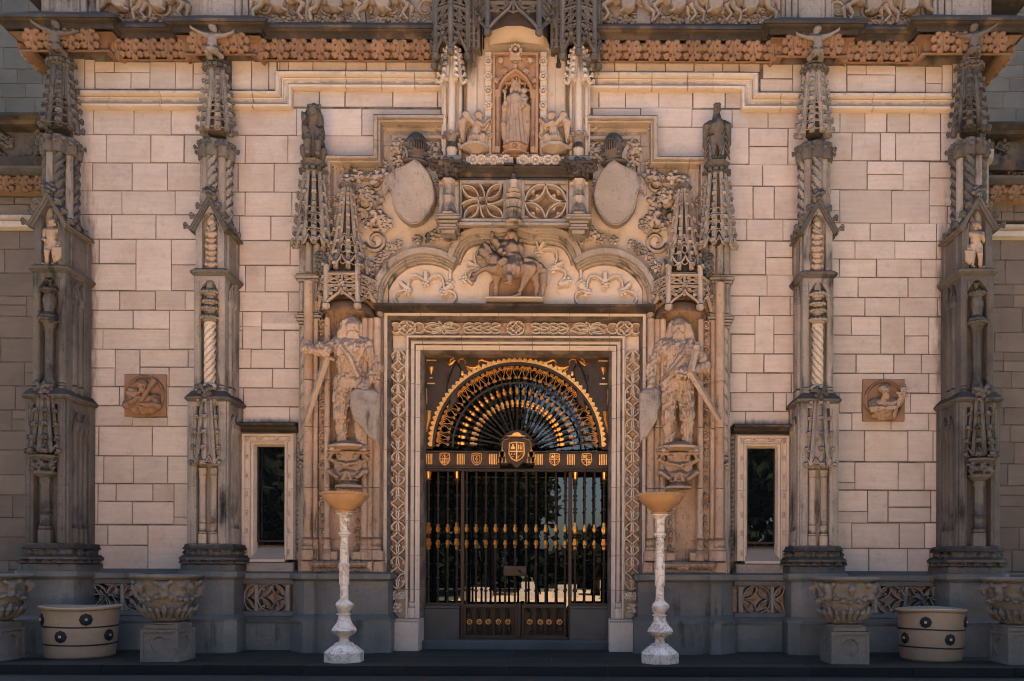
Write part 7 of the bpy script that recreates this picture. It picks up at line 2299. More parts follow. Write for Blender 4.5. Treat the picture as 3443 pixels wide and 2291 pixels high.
# gilded scrolls between the outer rings
def scroll_pair():
    m = MB()
    for s in (-1, 1):
        m.tube([(s * x, 0, z_) for x, z_ in bez((.005, .0), (.02, -.05), (.05, -.06), (.075, -.035), 8)] + [(s * x, 0, z_) for x, z_ in spiral(.062, -.022, .018, .006, -.8, -1.2, 10)], [.0062] * 20, 5)
        m.tube([(s * x, 0, z_) for x, z_ in bez((.003, .0), (.012, -.08), (.02, -.12), (.045, -.15), 8)] + [(s * x, 0, z_) for x, z_ in spiral(.032, -.155, .016, .005, .3, -1.2, 10)], [.0066] * 20, 5)
        m.tube([(s * .004, 0, 0), (s * .03, 0, -.045), (s * .035, 0, -.075)], [.006, .009, .003], 5)
    return m.mesh('scroll', 40)
G_SCR = scroll_pair()
for i in range(14):
    a = 90 + (i - 6.5) * 13.24 * .965
    for d in (-2.6, 2.6):
        p = pol(187, a + d)
        link('scroll', G_SCR, M['gold'], gate, (p[0], YG - .025, p[1]), (0, R(90 - a - d * .5), 0), 1.1)
# hub
m = MB()
m.slab([pol(40, a) for a in range(0, 181, 12)], YG - .03, YG + .03, .01)
gb(m, 'hub', 'bronze')
# the frieze of crests
for a, b in ((970, 1148), (1224, 1402)):
    m = MB()
    x0, x1 = Gx(a), Gx(b)
    m.box(x0, x1, YG - .05, YG + .04, Gz(1077), Gz(1043), .004)
    for y0, y1, d in ((1044, 1040, .08), (1081, 1076, .085)): m.box(x0, x1, YG - d, YG + .04, Gz(y1) if y1 > y0 else Gz(y0), Gz(y0) if y1 > y0 else Gz(y1), .006)
    gb(m, 'frieze_board', 'bronze')
MB().box(Gx(970), Gx(1402), YG - .06, YG + .04, Gz(1086), Gz(1081), .004).build('top_rail', M['iron'], gate)
for i, px in enumerate((984, 1058, 1131.5, 1236.5, 1310, 1383.5)):
    o = gb(MB().box(Gx(px) - .062, Gx(px) + .062, YG - .056, YG - .045, Gz(1073), Gz(1045)), 'tablet', 'bronze', None, 0)
    for j in range(5):
        gb(MB().box(Gx(px) - .05 + .024 * j - .006, Gx(px) - .05 + .024 * j + .006, YG - .066, YG - .055, Gz(1071), Gz(1047)), 'gilt_stripe', 'gold', o, 0)
def shield_mesh(kind, s=1.0):
    m = MB()
    out = [(-.065, .075), (0, .085), (.065, .075), (.07, -.02), (.045, -.065), (0, -.09), (-.045, -.065), (-.07, -.02)]
    out = [(x * s, z_ * s) for x, z_ in out]
    m.rib(out[::-1], .016 * s, .016, 0, True)
    if kind != 1:
        m.box(-.006 * s, .006 * s, -.014, 0, -.085 * s, .08 * s); m.box(-.065 * s, .065 * s, -.0135, 0, -.006 * s, .006 * s)
    else:
        m.rib([(x * .68, z_ * .68) for x, z_ in out[::-1]], .014 * s, .014, 0, True)
        for x, z_ in ((0, .03), (-.012, 0), (.012, -.005), (0, -.03)): m.ball((x, -.006, z_), .014, 6, 4)
    q_ = random.Random(kind)
    cells = ((-.033, .04), (.033, .04), (-.033, -.036), (.033, -.036))
    if kind != 1:
        for ci, (x, z_) in enumerate(cells):
            w_ = (ci + kind) % 4
            if w_ == 0:
                for dx, dz in ((-.012, .012), (.012, .012), (0, -.012)): m.ball(((x + dx) * s, -.005, (z_ + dz) * s), .0085 * s, 6, 4)
            elif w_ == 1:
                m.tube([((x - .022) * s, -.006, (z_ - .022) * s), ((x + .022) * s, -.006, (z_ + .022) * s)], .007 * s, 5)
            elif w_ == 2:
                m.box((x - .02) * s, (x + .02) * s, -.011, 0, (z_ - .02) * s, (z_ + .004) * s); m.box((x - .008) * s, (x + .008) * s, -.0105, 0, (z_ + .004) * s, (z_ + .024) * s)
            else:
                for dx in (-.015, 0, .015): m.box((x + dx - .004) * s, (x + dx + .004) * s, -.010, 0, (z_ - .022) * s, (z_ + .022) * s)
    return m.mesh('crest', 30)
for i, px in enumerate((1021, 1094, 1272.5, 1346)):
    link('crest', shield_mesh(i), M['gold'], gate, (Gx(px), YG - .05, Gz(1058.5)), None, (1.0, 1.0, 1.0))
# the large crest in the middle with its hat, cords and tassels
m = MB()
pts = [(1150, 1025), (1156, 1012), (1168, 1008), (1186, 1010), (1204, 1008), (1216, 1012), (1222, 1025), (1216, 1045), (1220, 1062), (1226, 1070), (1214, 1073), (1200, 1068), (1190, 1079), (1186, 1080), (1182, 1079), (1172, 1068), (1158, 1073), (1146, 1070), (1152, 1062), (1156, 1045)]
m.slab([(Gx(a), Gz(b)) for a, b in pts], YG - .10, YG - .03, .012)
o = gb(m, 'crest_plate', 'bronze')
link('crest', shield_mesh(2, 1.55), M['gold'], o, (0, YG - .10, Gz(1042)))
m = MB()
m.slab([(Gx(a), Gz(b)) for a, b in ((1162, 1006), (1174, 1004), (1178, 999), (1186, 997), (1194, 999), (1198, 1004), (1210, 1006), (1204, 1009), (1168, 1009))], YG - .11, YG - .05, .008)
gb(m, 'hat', 'gold', o)
for s in (-1, 1):
    m = MB()
    F = lambda u, py: (Gl(u) * s, YG - .115, Gz(py))
    m.tube([F(14, 1010), F(24, 1016), F(34, 1013), F(30, 1019), F(26, 1014), F(33, 1024), F(33, 1032)], .006, 5)
    for u, py in ((33, 1034), (27, 1046), (39, 1046), (25, 1060), (33, 1060), (41, 1060)):
        m.lathe([(.004, Gz(py - 2)), (.014, Gz(py)), (.008, Gz(py + 2)), (.02, Gz(py + 8)), (.004, Gz(py + 9))][::-1], Gl(u) * s, YG - .115, 7)
    for a, b in (((33, 1036), (27, 1045)), ((33, 1036), (39, 1045)), ((27, 1050), (25, 1059)), ((27, 1050), (33, 1059)), ((39, 1050), (33, 1059)), ((39, 1050), (41, 1059))):
        m.tube([F(*a), F(*b)], .004, 4)
    t_ = gb(m, 'tasselled_cord', 'gold', o)
# gilded figures and ornaments of the spandrels
for s in (-1, 1):
    m = MB()
    F = lambda px, py, d=.03: (s * (Gl(px - 1186)) * -1 if False else Gl(px - 1186) * s * -1, YG - d, Gz(py))
    # px given on the left half: 975..1100
    F = lambda px, py, d=.03: (Gl(1186 - px) * (-1 if s < 0 else 1), YG - d, Gz(py))
    def put():
        global m
        gb(m, 'gilt_ornament', 'gold'); m = MB()
    def fl(path, r): m.tube([F(a, b) for a, b in path], r, 6); put()
    fl([(1022, 836), (1030, 842), (1036, 838), (1042, 832), (1038, 828)], [.004, .018, .02, .016, .005])
    fl([(1030, 842), (1033, 830), (1040, 826)], [.014, .012, .004])
    fl([(1050, 838), (1053, 829), (1062, 828), (1067, 834), (1066, 840)], [.010, .011, .011, .011, .008])
    fl([(1068, 844), (1078, 848), (1090, 848), (1098, 842), (1097, 834), (1104, 830), (1114, 834), (1124, 836), (1132, 833)], [.014, .024, .022, .018, .013, .018, .016, .012, .004])
    fl([(1070, 850), (1078, 856), (1082, 868)], [.012, .02, .006]); fl([(1074, 848), (1084, 852), (1090, 862)], [.012, .018, .006])
    for px in (1048, 1060): m.ball(F(px, 861), .034, 8, 6, (.8, .5, 1.15)); put()
    m.ball(F(1037, 908), .03, 8, 6, (1.6, .4, .8)); put()
    for py, w_ in ((832, 12), (885, 9), (872, 3)): m.box(F(988 - w_, 0)[0], F(988 + w_, 0)[0], YG - .035, YG - .018, Gz(py) - .008, Gz(py) + .008); put()
    m.lathe([(.006, Gz(864)), (.02, Gz(858)), (.045, Gz(850)), (.045, Gz(847))], F(988, 0)[0], YG - .025, 8)
    fl([(977, 897), (976, 910), (978, 922), (979, 932)], [.018, .022, .014, .006])
    put(); fl([(982, 948), (982, 966), (979, 984), (978, 996)], [.05, .036, .016, .01])
    body = Carve((-.32, -.05, -.62), (.32, .06, .30), .016)
    # low-relief winged figure, dark on dark
    body.ell((-.02, .02, .10), (.05, .04, .06), .02); body.cap((-.02, .02, .02), (-.08, .02, -.25), .075, .09, .04); body.chain([(-.02, .02, -.02), (.10, .02, -.10), (.16, .02, -.02)], [.04, .03, .02], .02)
    body.chain([(-.06, .02, 0), (-.15, .02, -.10), (-.18, .02, .02)], [.04, .03, .02], .02); body.chain([(-.08, .02, -.2), (-.06, .02, -.4), (-.14, .02, -.55)], [.08, .06, .03], .03)
    o = link('winged_figure', body.mesh('winged_figure'), M['bronze'], gate, (F(1050, 0)[0], YG - .02, Gz(858)), None, (1 if s < 0 else -1, 1, 1))
# spindle bars
BX = [180, 247, 315, 380, 448, 515, 583, 651, 720, 788, 866, 936, 1004, 1075, 1140, 1210, 1277, 1345, 1413]
for i, c in enumerate(BX):
    px = c * .3273 + 923.8
    big = i in (0, 3, 15, 18)
    x = Gx(px)
    r = .019 if big else .0155
    zz_ = [Gz(c_ * .3273 + 1026.5) for c_ in (1112, 700, 580, 165)]
    o = gb(MB().lathe([(r * 1.25, zz_[0]), (r, zz_[0] + .06), (r, zz_[1]), (r * .8, zz_[2]), (r, zz_[3] - .03), (r * 1.3, zz_[3])], x, YG, 8), 'spindle_bar')
    for c_, up in ((582, 1), (692, -1)):
        link('bud', G_BUD2 if big else G_BUD, M['gold'], o, (x, YG, Gz(c_ * .3273 + 1026.5)), (0 if up > 0 else PI, 0, 0), (.95, .95, .85) if big else (.92, .92, .8))
    for c_ in (260, 352, 445, 637, 832, 930, 1020):
        link('collar', G_COLLAR, M['iron'], o, (x, YG, Gz(c_ * .3273 + 1026.5)), None, 1.25 if big else 1.05)
    if big:
        gb(MB().lathe([(.022, Gz(1107)), (.04, Gz(1105)), (.024, Gz(1102)), (.034, Gz(1091)), (.036, Gz(1087))], x, YG, 10, mod=lambda a, z_: 1 + .12 * math.cos(6 * a)), 'bar_cap', 'gold', o)
for c in (420, 1175):
    px = c * .3273 + 923.8
    gb(MB().box(Gx(px) - .026, Gx(px) + .026, YG - .03, YG + .05, Gz(1470), Gz(1086), .006), 'gate_post')
gb(MB().box(Gx(970), Gx(1058), YG - .04, YG + .04, Gz(1396), Gz(1388), .004), 'side_rail'); gb(MB().box(Gx(1307), Gx(1402), YG - .04, YG + .04, Gz(1396), Gz(1388), .004), 'side_rail')
# the two leaves
for a, b, st, fl_ in ((430, 806, 1, (472, 540, 604, 675, 741)), (836, 1148, -1, (894, 968, 1029, 1103))):
    x0, x1 = Gx(a * .3273 + 923.8), Gx(b * .3273 + 923.8)
    Y = lambda c_: Gz(c_ * .3273 + 1026.5)
    leaf = gb(MB().box(x0, x1, YG - .035, YG + .035, Y(1140), Y(1112), .005).box(x0, x1, YG - .034, YG + .035, Y(1345), Y(1330), .005).box(x0, x0 + .035, YG - .033, YG + .03, Y(1330), Y(1140), .004).box(x1 - .035, x1, YG - .033, YG + .03, Y(1330), Y(1140), .004), 'gate_leaf')
    gb(MB().box(x0, x1, YG + .06, YG + .07, Y(1335), Y(1140)), 'kick_plate', 'iron', leaf, 0)
    for c in fl_:
        x = Gx(c * .3273 + 923.8)
        m = MB()
        d = .065
        m.tube([(x + u, YG - .0, z_) for u, z_ in spiral(-.02, Y(1160), .028, .006, 2.6, -1.3, 12)][::-1] + [(x + u, YG - .0, z_) for u, z_ in bez((-.03, Y(1150)), (.07, Y(1170)), (-.03, Y(1220)), (.0, Y(1240)), 8)] + [(x + u, YG, z_) for u, z_ in bez((0, Y(1240)), (.06, Y(1270)), (.05, Y(1300)), (.03, Y(1318)), 6)], .008, 5)
        m.tube([(x + u, YG, z_) for u, z_ in spiral(.012, Y(1308), .03, .006, .3, -1.4, 12)], .008, 5)
        o = gb(m, 'wrought_scroll', 'iron', leaf)
        link('gilt_flower', G_ROS, M['gold'], leaf, (x, YG - .02, Y(1238)), None, .42)
        for dx in (.11,):
            gb(MB().lathe([(.012, Y(1328)), (.02, Y(1300)), (.012, Y(1280)), (.022, Y(1245)), (.026, Y(1240)), (.022, Y(1235)), (.012, Y(1190)), (.018, Y(1160)), (.012, Y(1142))], x + dx, YG, 8), 'baluster', 'iron', leaf)
gb(MB().box(Gx(1187.5), Gx(1196.5), YG - .055, YG + .03, Gz(1468), Gz(1388), .006), 'meeting_stile')
gb(MB().box(Gx(1156), Gx(1209), YG - .075, YG - .02, Gz(1326), Gz(1303), .006).ball((Gx(1193), YG - .10, Gz(1314)), .02).tube([(Gx(1193), YG - .10, Gz(1314)), (Gx(1206), YG - .12, Gz(1323))], .008, 5), 'lock_box')
gb(MB().tube([(Gx(1228), YG - .06, Gz(1303)), (Gx(1228), YG - .06, Gz(1340)), (Gx(1236), YG - .06, Gz(1372))], .014, 6), 'handle')
gb(MB().box(Gx(970), Gx(1402), YG - .05, YG + .06, Gz(1476), Gz(1466), .005), 'bottom_rail')
for a, b, lab_ in ((966, 1057, 'dark veined marble block under the left side of the gate'), (1308, 1404, 'dark veined marble block under the right side of the gate')):
    o = MB().box(Gx(a), Gx(b), YG - .12, YG + .05, .10, Gz(1400), .008).box(Gx(a) - .004, Gx(b) + .004, YG - .13, YG + .05, Gz(1400), Gz(1394), .006).build('marble_block', M['dkmarble'], None, 15)
    tag(o, lab_, 'stone block', 'marble blocks beside the gate leaves')

# ---------------------------------------------------------------- narrow windows
def window():
    t = thing('narrow_window', 'tall narrow dark window with rosette frame left of the portal', 'window', (-3.4, 0, wz(1290)), 'narrow windows')
    b = lambda m, n, mt='clean', sm=28, p=None: m.build(n, M[mt], p or t, sm)
    fx0, fx1, ft = wx(558), wx(681), wz(1000)
    pr = [(0, -.02), (0, .06), (-.02, .08), (-.05, .08), (-.06, .05), (-.10, .045), (-.11, .075), (-.125, .075), (-.13, .03), (-.155, .02), (-.165, -.01), (-.172, -.03), (-.178, -.05), (-.18, -.10)]
    for sg in ([(fx0, wz(1290)), (fx0, wz(1128.7))], [(fx0, wz(1128)), (fx0, ft), ((fx0 + fx1) / 2 - .02, ft)], [((fx0 + fx1) / 2 - .017, ft), (fx1, ft), (fx1, wz(1128))], [(fx1, wz(1128.7)), (fx1, wz(1290))]):
        b(MB().sweep(sg, pr, lambda a, c, d: (a, -d, c)), 'frame_stone')
    for py in (1015, 1055, 1098, 1141, 1184, 1226, 1272):
        for x in (fx0 + .082, fx1 - .082): link('rosette', G_ROS, M['clean'], t, (x, -.055, wz(py)), (0, py, 0), .40)
    for px in (600, 640): link('rosette', G_ROS, M['clean'], t, (wx(px), -.055, ft - .085), (0, px, 0), .48)
    x0, x1 = fx0 + .178, fx1 - .178
    b(MB().box(x0 - .02, x1 + .02, .085, .10, wz(1256), wz(1020)), 'glass_pane', 'glass', 0)
    m = MB()
    for xx in (x0, x1 - .018): m.box(xx, xx + .018, .06, .09, wz(1250), wz(1024), .004)
    m.box(x0 + .018, x1 - .018, .06, .09, wz(1030), wz(1024), .004); m.box(x0 + .018, x1 - .018, .06, .09, wz(1250), wz(1245), .004)
    b(m, 'window_frame', 'iron')
    m = MB()
    m.add([(x0 - .04, -.10, wz(1290)), (x1 + .06, -.10, wz(1290)), (x1 + .0, .20, wz(1251)), (x0 + .0, .20, wz(1251)), (x0 - .04, -.10, wz(1300)), (x1 + .06, -.10, wz(1300)), (x1 + .06, .2, wz(1300)), (x0 - .04, .2, wz(1300))], [(0, 1, 2, 3), (4, 5, 1, 0), (5, 6, 2, 1), (7, 4, 0, 3)])
    b(m, 'sill')
    m = MB().box(fx0 - .01, fx1 + .01, -.14, .02, wz(1320), wz(1296), .012)
    b(m, 'sill_course', 'grey')
    m = MB()
    plansweep(m, [(wx(543), -.0), (wx(690), -.0)], [(-.02, wz(978)), (.20, wz(980)), (.24, wz(983)), (.24, wz(987)), (.18, wz(990)), (.16, wz(995)), (.10, wz(999)), (-.02, wz(1000))])
    b(m, 'hood', 'crust')
    for px, nm in ((549, 'beaded_strip'), (686, 'beaded_strip')):
        m = MB().box(wx(px) - .06, wx(px) + .05, -.05, .02, wz(1290), wz(1000))
        for i in range(26): m.ball((wx(px) + .02, -.055, wz(1004 + 11 * i)), .026, 6, 4, (1, 1, 1.2))
        m.lathe([(.03, wz(1290)), (.03, wz(1002))], wx(px) - .035, -.05, 8)
        b(m, nm, 'grey')
    return t
win = window()
mirror(win, 'tall narrow dark window with rosette frame right of the portal')

# ---------------------------------------------------------------- roundels
for (pc, lab_, kind) in ((( 336, 914.5), 'square roundel of a bearded man playing a stringed instrument, on the left bay', 0), ((2030, 920), 'square roundel of a bearded man with a sword, on the right bay', 1)):
    X_, Z_ = wx(pc[0]), wz(pc[1])
    t = thing('roundel', lab_, 'relief', (X_, -.01, Z_), 'carved roundels on the outer bays')
    hs_ = U(48)
    m = MB().box(X_ - hs_, X_ + hs_, -.035, .02, Z_ - hs_, Z_ + hs_, .006)
    m.build('square_slab', M['ochre'], t)
    m = MB()
    ci = arc(X_, Z_, hs_ * .97, 0, 360, 36)[:-1]
    m.sweep(ci, [(.0, .035), (.01, .07), (.03, .075), (.045, .05), (.06, .0)], lambda a, c, d: (a, -d, c), True)
    m.build('ring', M['ochre'], t)
    o = link('relief', carve_saint(kind), M['ochre'] if kind == 0 else M['statdk'], t, (X_, -.06, Z_), None, .98)
    if kind: o.material_slots[0].link = 'OBJECT'; o.material_slots[0].material = M['pier']

# ---------------------------------------------------------------- tubs, urns, marble stands
def tub(X_, Y_, r, h, label, spots):
    t = thing('planter_tub', label, 'planter', (X_, Y_, 0), 'glazed planter tubs')
    k_ = r / .44
    rb = r * .86
    m = MB().lathe([(rb * .96, .0), (rb, .015), (rb * 1.01, .03), (r * .955, h - .05), (r * .97, h - .045), (r * 1.02, h - .03), (r * 1.03, h - .012), (r * 1.0, h), (r * .93, h), (r * .91, h - .03), (r * .84, .25), (.02, .24)], X_, Y_, 48, cap=False)
    m.v = [(x + .006 * math.sin(9 * z_ + 3 * x), y, z_ + (.010 * math.sin(2.1 * math.atan2(y - Y_, x - X_) + X_) if z_ > h * .5 else 0)) for x, y, z_ in m.v]
    m.build('body', M['glaze'], t, 40)
    rad = lambda z_: rb * 1.01 + (r * .955 - rb * 1.01) * (z_ - .03) / (h - .08)
    for z_ in (h * .265, h * .61):
        m = MB()
        q_ = rad(z_)
        m.lathe([(q_ - .01, z_ - .011), (q_ + .004, z_ - .008), (q_ + .005, z_), (q_ + .004, z_ + .008), (q_ - .01, z_ + .011)], X_, Y_, 48, cap=False)
        m.v = [(x, y, z2 + .006 * math.sin(2 * math.atan2(y - Y_, x - X_))) for x, y, z2 in m.v]
        m.build('blue_band', M['blue'], t, 60)
    for a, zz2 in spots:
        zc_ = h * zz2
        q_ = rad(zc_) + .004
        m = MB()
        n = 20
        rr_ = .070 * k_
        v = []
        for j, (s_, o_) in enumerate(((1.0, -.008), (1.0, .004), (.9, .009), (.01, .010))):
            for i in range(n):
                b_ = 2 * PI * i / n
                w_ = rr_ * s_ * (1 + .06 * math.cos(8 * b_))
                an = R(a) + w_ * math.cos(b_) / q_
                v.append((X_ + (q_ + o_) * math.cos(an), Y_ + (q_ + o_) * math.sin(an), zc_ + w_ * math.sin(b_)))
        m.add(v, [(j * n + i, j * n + (i + 1) % n, (j + 1) * n + (i + 1) % n, (j + 1) * n + i) for j in range(3) for i in range(n)])
        o = m.build('blue_disc', M['blue'], t, 60)
        p = (X_ + (q_ + .010) * math.cos(R(a)), Y_ + (q_ + .010) * math.sin(R(a)), zc_)
        m = MB()
        s_ = .014
        m.box(-s_, s_, -.012, 0, -s_, s_, .004)
        c_, sn = math.cos(R(a + 90)), math.sin(R(a + 90))
        m.v = [(p[0] + x * c_ - y * sn, p[1] + x * sn + y * c_, p[2] + z2) for x, y, z2 in m.v]
        m.build('yellow_eye', M['yellow'], o, 0)
tub(-5.40, -1.10, .455, .64, 'cream glazed tub with blue bands and discs at the left', ((-134, .755), (-52, .755), (-90, .435), (-12, .435), (-172, .435), (60, .755)))
tub(5.31, -1.12, .425, .645, 'cream glazed tub with blue bands and discs at the right', ((-122, .755), (-36, .755), (-80, .435), (-164, .435), (10, .435), (80, .755)))

def carve_urn():
    s = Carve((-.46, -.46, -.02), (.46, .46, .58), .0125)
    for i in range(11):
        u = i / 10
        z_ = .04 + .44 * u
        r_ = (.20 + .10 * min(1, u * 1.8)) if u < .62 else .30 + .045 * (u - .62) / .38
        s.ell((0, 0, z_), (r_, r_, .06), .04)
    s.ell((0, 0, .02), (.2, .2, .03), .01)
    for i in range(8):
        a = 2 * PI * i / 8 + .2
        c, sn = math.cos(a), math.sin(a)
        # winged heads joined by swags of fruit
        if i % 2 == 0:
            s.ell((.345 * c, .345 * sn, .40), (.055, .055, .065), .015); s.ell((.40 * c, .40 * sn, .40), .018, .01); s.ell((.35 * c, .35 * sn, .45), (.06, .06, .04), .01)
            s.ell((.335 * c, .335 * sn, .32), (.05, .05, .05), .02)
        else:
            s.chain([(.33 * c, .33 * sn, .47), (.385 * c, .385 * sn, .42), (.36 * c, .36 * sn, .36)], [.05, .04, .025], .02)
            s.ell((.40 * c, .40 * sn, .41), (.026, .026, .02), .008)
        for j in range(7):
            b_ = a + (2 * PI / 8) * (j - 3) / 3.0 * (1 if i % 2 else 0)
            if i % 2: s.ell((.325 * math.cos(b_), .325 * math.sin(b_), .265 + .075 * ((j - 3) / 3) ** 2), .034, .01)
        for q_ in (-1, 1):
            b_ = a + q_ * .22
            if i % 2 == 0: s.chain([(.335 * math.cos(a), .335 * math.sin(a), .42), (.37 * math.cos(b_), .37 * math.sin(b_), .47)], [.03, .035], .015)
        for j in (-1, 0, 1):
            b_ = a + j * .26
            s.chain([(.24 * math.cos(b_), .24 * math.sin(b_), .05), (.30 * math.cos(b_), .30 * math.sin(b_), .14), (.325 * math.cos(b_), .325 * math.sin(b_), .20 - .03 * abs(j))], [.02, .03, .014], .01)
    s.rough(.004, 50, 3)
    return s.mesh('urn_body')
G_URN = carve_urn()
def urn(X_, Y_, lab1, lab2, rot, hp=.478):
    p = thing('pedestal', lab1, 'pedestal', (X_, Y_, 0), 'square pedestals of the urns')
    h = .225
    m = MB()
    z1 = hp - .09
    # recessed panels with a sunk disc on each face
    m.box(X_ - h + .06, X_ + h - .06, Y_ - h + .06, Y_ + h - .06, .0, z1)
    for c, s_ in ((0, -1), (0, 1), (1, 0), (-1, 0)):
        def P(u, z_, d): return (X_ + (u if c == 0 else c * (h - d)), Y_ + (u if s_ == 0 else s_ * (h - d)), z_)
        out = [(-h, 0), (h, 0), (h, z1), (-h, z1)]
        n = 24
        sq = []
        for i in range(n):
            a = 2 * PI * i / n + PI / 4
            k_ = 1 / max(abs(math.cos(a)), abs(math.sin(a)))
            sq.append((math.cos(a) * k_, math.sin(a) * k_))
        cz_ = z1 * .5
        ringsP = [[(x * h, cz_ + z_ * z1 / 2) for x, z_ in sq], [(x * (h - .035), cz_ + z_ * (z1 / 2 - .035)) for x, z_ in sq]]
        ci = [(.105 * math.cos(2 * PI * i / n + PI / 4), cz_ + .105 * math.sin(2 * PI * i / n + PI / 4)) for i in range(n)]
        v = [P(x, z_, 0) for x, z_ in ringsP[0]] + [P(x, z_, 0) for x, z_ in ringsP[1]] + [P(x, z_, .014) for x, z_ in ringsP[1]] + [P(x, z_, .014) for x, z_ in ci] + [P(x * .93, cz_ + (z_ - cz_) * .93, .030) for x, z_ in ci]
        f = [(j * n + i, j * n + (i + 1) % n, (j + 1) * n + (i + 1) % n, (j + 1) * n + i) for j in range(4) for i in range(n)] + [tuple(range(4 * n, 5 * n))]
        m.add(v, f)
    m.build('block', M['urn'], p, 20)
    m = MB()
    m.box(X_ - h + .03, X_ + h - .03, Y_ - h + .03, Y_ + h - .03, z1 - .002, hp - .03, .01)
    m.lathe([(.21, hp - .03), (.21, hp - .015), (.17, hp)], X_, Y_, 20)
    m.build('cap', M['urn'], p, 20)
    t = thing('urn', lab2, 'urn', (X_, Y_, hp), 'carved urns')
    o = link('urn_body', G_URN, M['urn'], None, (0, 0, 0), (0, 0, rot)); o.parent = t; o.location = (0, 0, 0)
    m = MB().lathe([(.33, .49), (.36, .515), (.405, .525), (.415, .54), (.41, .556), (.37, .562), (.33, .555), (.31, .50), (.05, .48)], 0, 0, 40, cap=False)
    o = link('rim', m.mesh('rim', 40), M['urn'], None); o.parent = t
for X_, a, b_, r_ in ((-4.11, 'square pedestal with sunk discs under the urn by the left inner buttress', 'carved urn with winged heads and swags by the left inner buttress', 0.1),
                     (4.10, 'square pedestal with sunk discs under the urn by the right inner buttress', 'carved urn with winged heads and swags by the right inner buttress', .5),
                     (-6.22, 'shadowed square pedestal at the far left edge', 'shadowed carved urn at the far left edge', .9), (6.2, 'shadowed square pedestal at the far right edge', 'shadowed carved urn at the far right edge', .3)):
    urn(X_, -1.48, a, b_, r_)

def stand(X_, lab1, lab2, kind):
    Y_ = -1.57
    t = thing('marble_stand', lab1, 'stand', (X_, Y_, 0), 'white marble stands')
    z = lambda py: wz(py, 1.57)
    b = lambda m, n, sm=35: m.build(n, M['marble'], t, sm)
    o8 = PI / 8
    m = MB().lathe([(.235, .0), (.235, .11), (.225, .125), (.18, .165), (.155, .185), (.125, .20), (.115, .21)], X_, Y_, 8, o8)
    b(m, 'foot', 20)
    m = MB().lathe([(.115, .21), (.11, .222), (.065, .24), (.055, .27), (.06, .30), (.085, .305), (.085, .315)], X_, Y_, 16)
    lob = (lambda a, z_: 1 + .055 * abs(math.cos(5 * a))) if kind == 0 else (lambda a, z_: 1 + .11 * abs(math.cos(2.5 * a + 9 * z_)))
    m.lathe([(.085, .315), (.13, .345), (.145, .375), (.13, .41), (.095, .455), (.072, .51), (.066, .56)], X_, Y_, 40, mod=lob)
    b(m, 'vase')
    m = MB().lathe([(.066, .56), (.085, .565), (.085, .572), (.06, .585), (.085, .62), (.102, .66), (.105, .685), (.09, .71), (.06, .735), (.055, .745)], X_, Y_, 40, mod=lambda a, z_: 1 + .10 * math.sin(3 * a + 30 * z_))
    b(m, 'acanthus_knob')
    z0 = .745
    m = MB().lathe([(.055, z0), (.05, z0 + .03), (.049, .92), (.058, .925), (.058, .93)], X_, Y_, 20)
    m.lathe([(.058, .93), (.058, 1.13)], X_, Y_, 36, mod=lambda a, z_: 1 + .05 * math.cos(10 * a))
    m.lathe([(.055, 1.13), (.06, 1.15), (.058, 1.18), (.052, 1.19)], X_, Y_, 30, mod=lambda a, z_: 1 + .10 * abs(math.cos(3 * a + z_ * 40)))
    m.lathe([(.052, 1.19), (.052, 1.38)], X_, Y_, 36, mod=lambda a, z_: 1 + .05 * math.cos(10 * a))
    m.lathe([(.048, 1.38), (.046, 1.50), (.06, 1.505), (.06, 1.515), (.075, 1.53), (.075, 1.55), (.05, 1.565), (.05, 1.575)], X_, Y_, 20)
    m.v = [(x + (.004 * math.sin(6 * z_ + X_) if kind == 0 else -.0012 * z_), y, z_) for x, y, z_ in m.v]
    b(m, 'shaft')
    zt_ = z(1183)
    m = MB().lathe([(.05, 1.575), (.055, 1.62), (.058, zt_ - .06), (.08, zt_ - .035), (.085, zt_ - .025), (.108, zt_ - .012), (.108, zt_)], X_, Y_, 24, mod=lambda a, z_: 1 + .05 * math.cos(8 * a))
    b(m, 'capital')
    zb = zt_
    zr = z(1136)
    bo = thing('bowl', lab2, 'bowl', (X_, Y_, zb), 'ochre bowls on the marble stands')
    m = MB().lathe([(.10, zb), (.115, zb + .012), (.115, zb + .025), (.10, zb + .035), (.13, zb + .06), (.20, zb + .11), (.25, zb + .165), (.27, zr - .035), (.285, zr - .03), (.29, zr - .02), (.285, zr - .008), (.27, zr), (.25, zr - .01), (.2, zb + .13), (.02, zb + .08)], X_, Y_, 44, cap=False, mod=lambda a, z_: 1 + .010 * math.cos(22 * a))
    m.build('basin', M['bowl'], bo, 35)
    m = MB()
    for i in range(36):
        a = 2 * PI * i / 36
        m.ball((X_ + .287 * math.cos(a), Y_ + .287 * math.sin(a), zr - .026), .010, 5, 4)
    o = m.build('beading', M['bowl'], bo); o['kind'] = 'stuff'
stand(-1.95, 'white veined marble stand left of the gate', 'ochre marble bowl on the left white stand', 0)
stand(1.85, 'white veined marble stand right of the gate', 'ochre marble bowl on the right white stand', 1)

# small floodlight on the balcony rail
fl = MB().box(-.13, -.0, -.62, -.55, wz(383, .58), wz(378, .58), .006).tube([(0, -.58, wz(380, .58)), (.06, -.58, wz(382, .58)), (.12, -.58, wz(381, .58))], .008, 5).build('floodlight', M['iron'], None)
tag(fl, 'small black floodlight with cable on the balcony rail under the shrine', 'floodlight')
fl2 = MB().tube([(U(100, .5), -.5, wz(381, .5)), (U(112, .5), -.54, wz(374, .5)), (U(122, .5), -.5, wz(376, .5))], .008, 5).build('cable', M['iron'], None)
tag(fl2, 'loop of black cable at the right end of the balcony rail', 'cable')

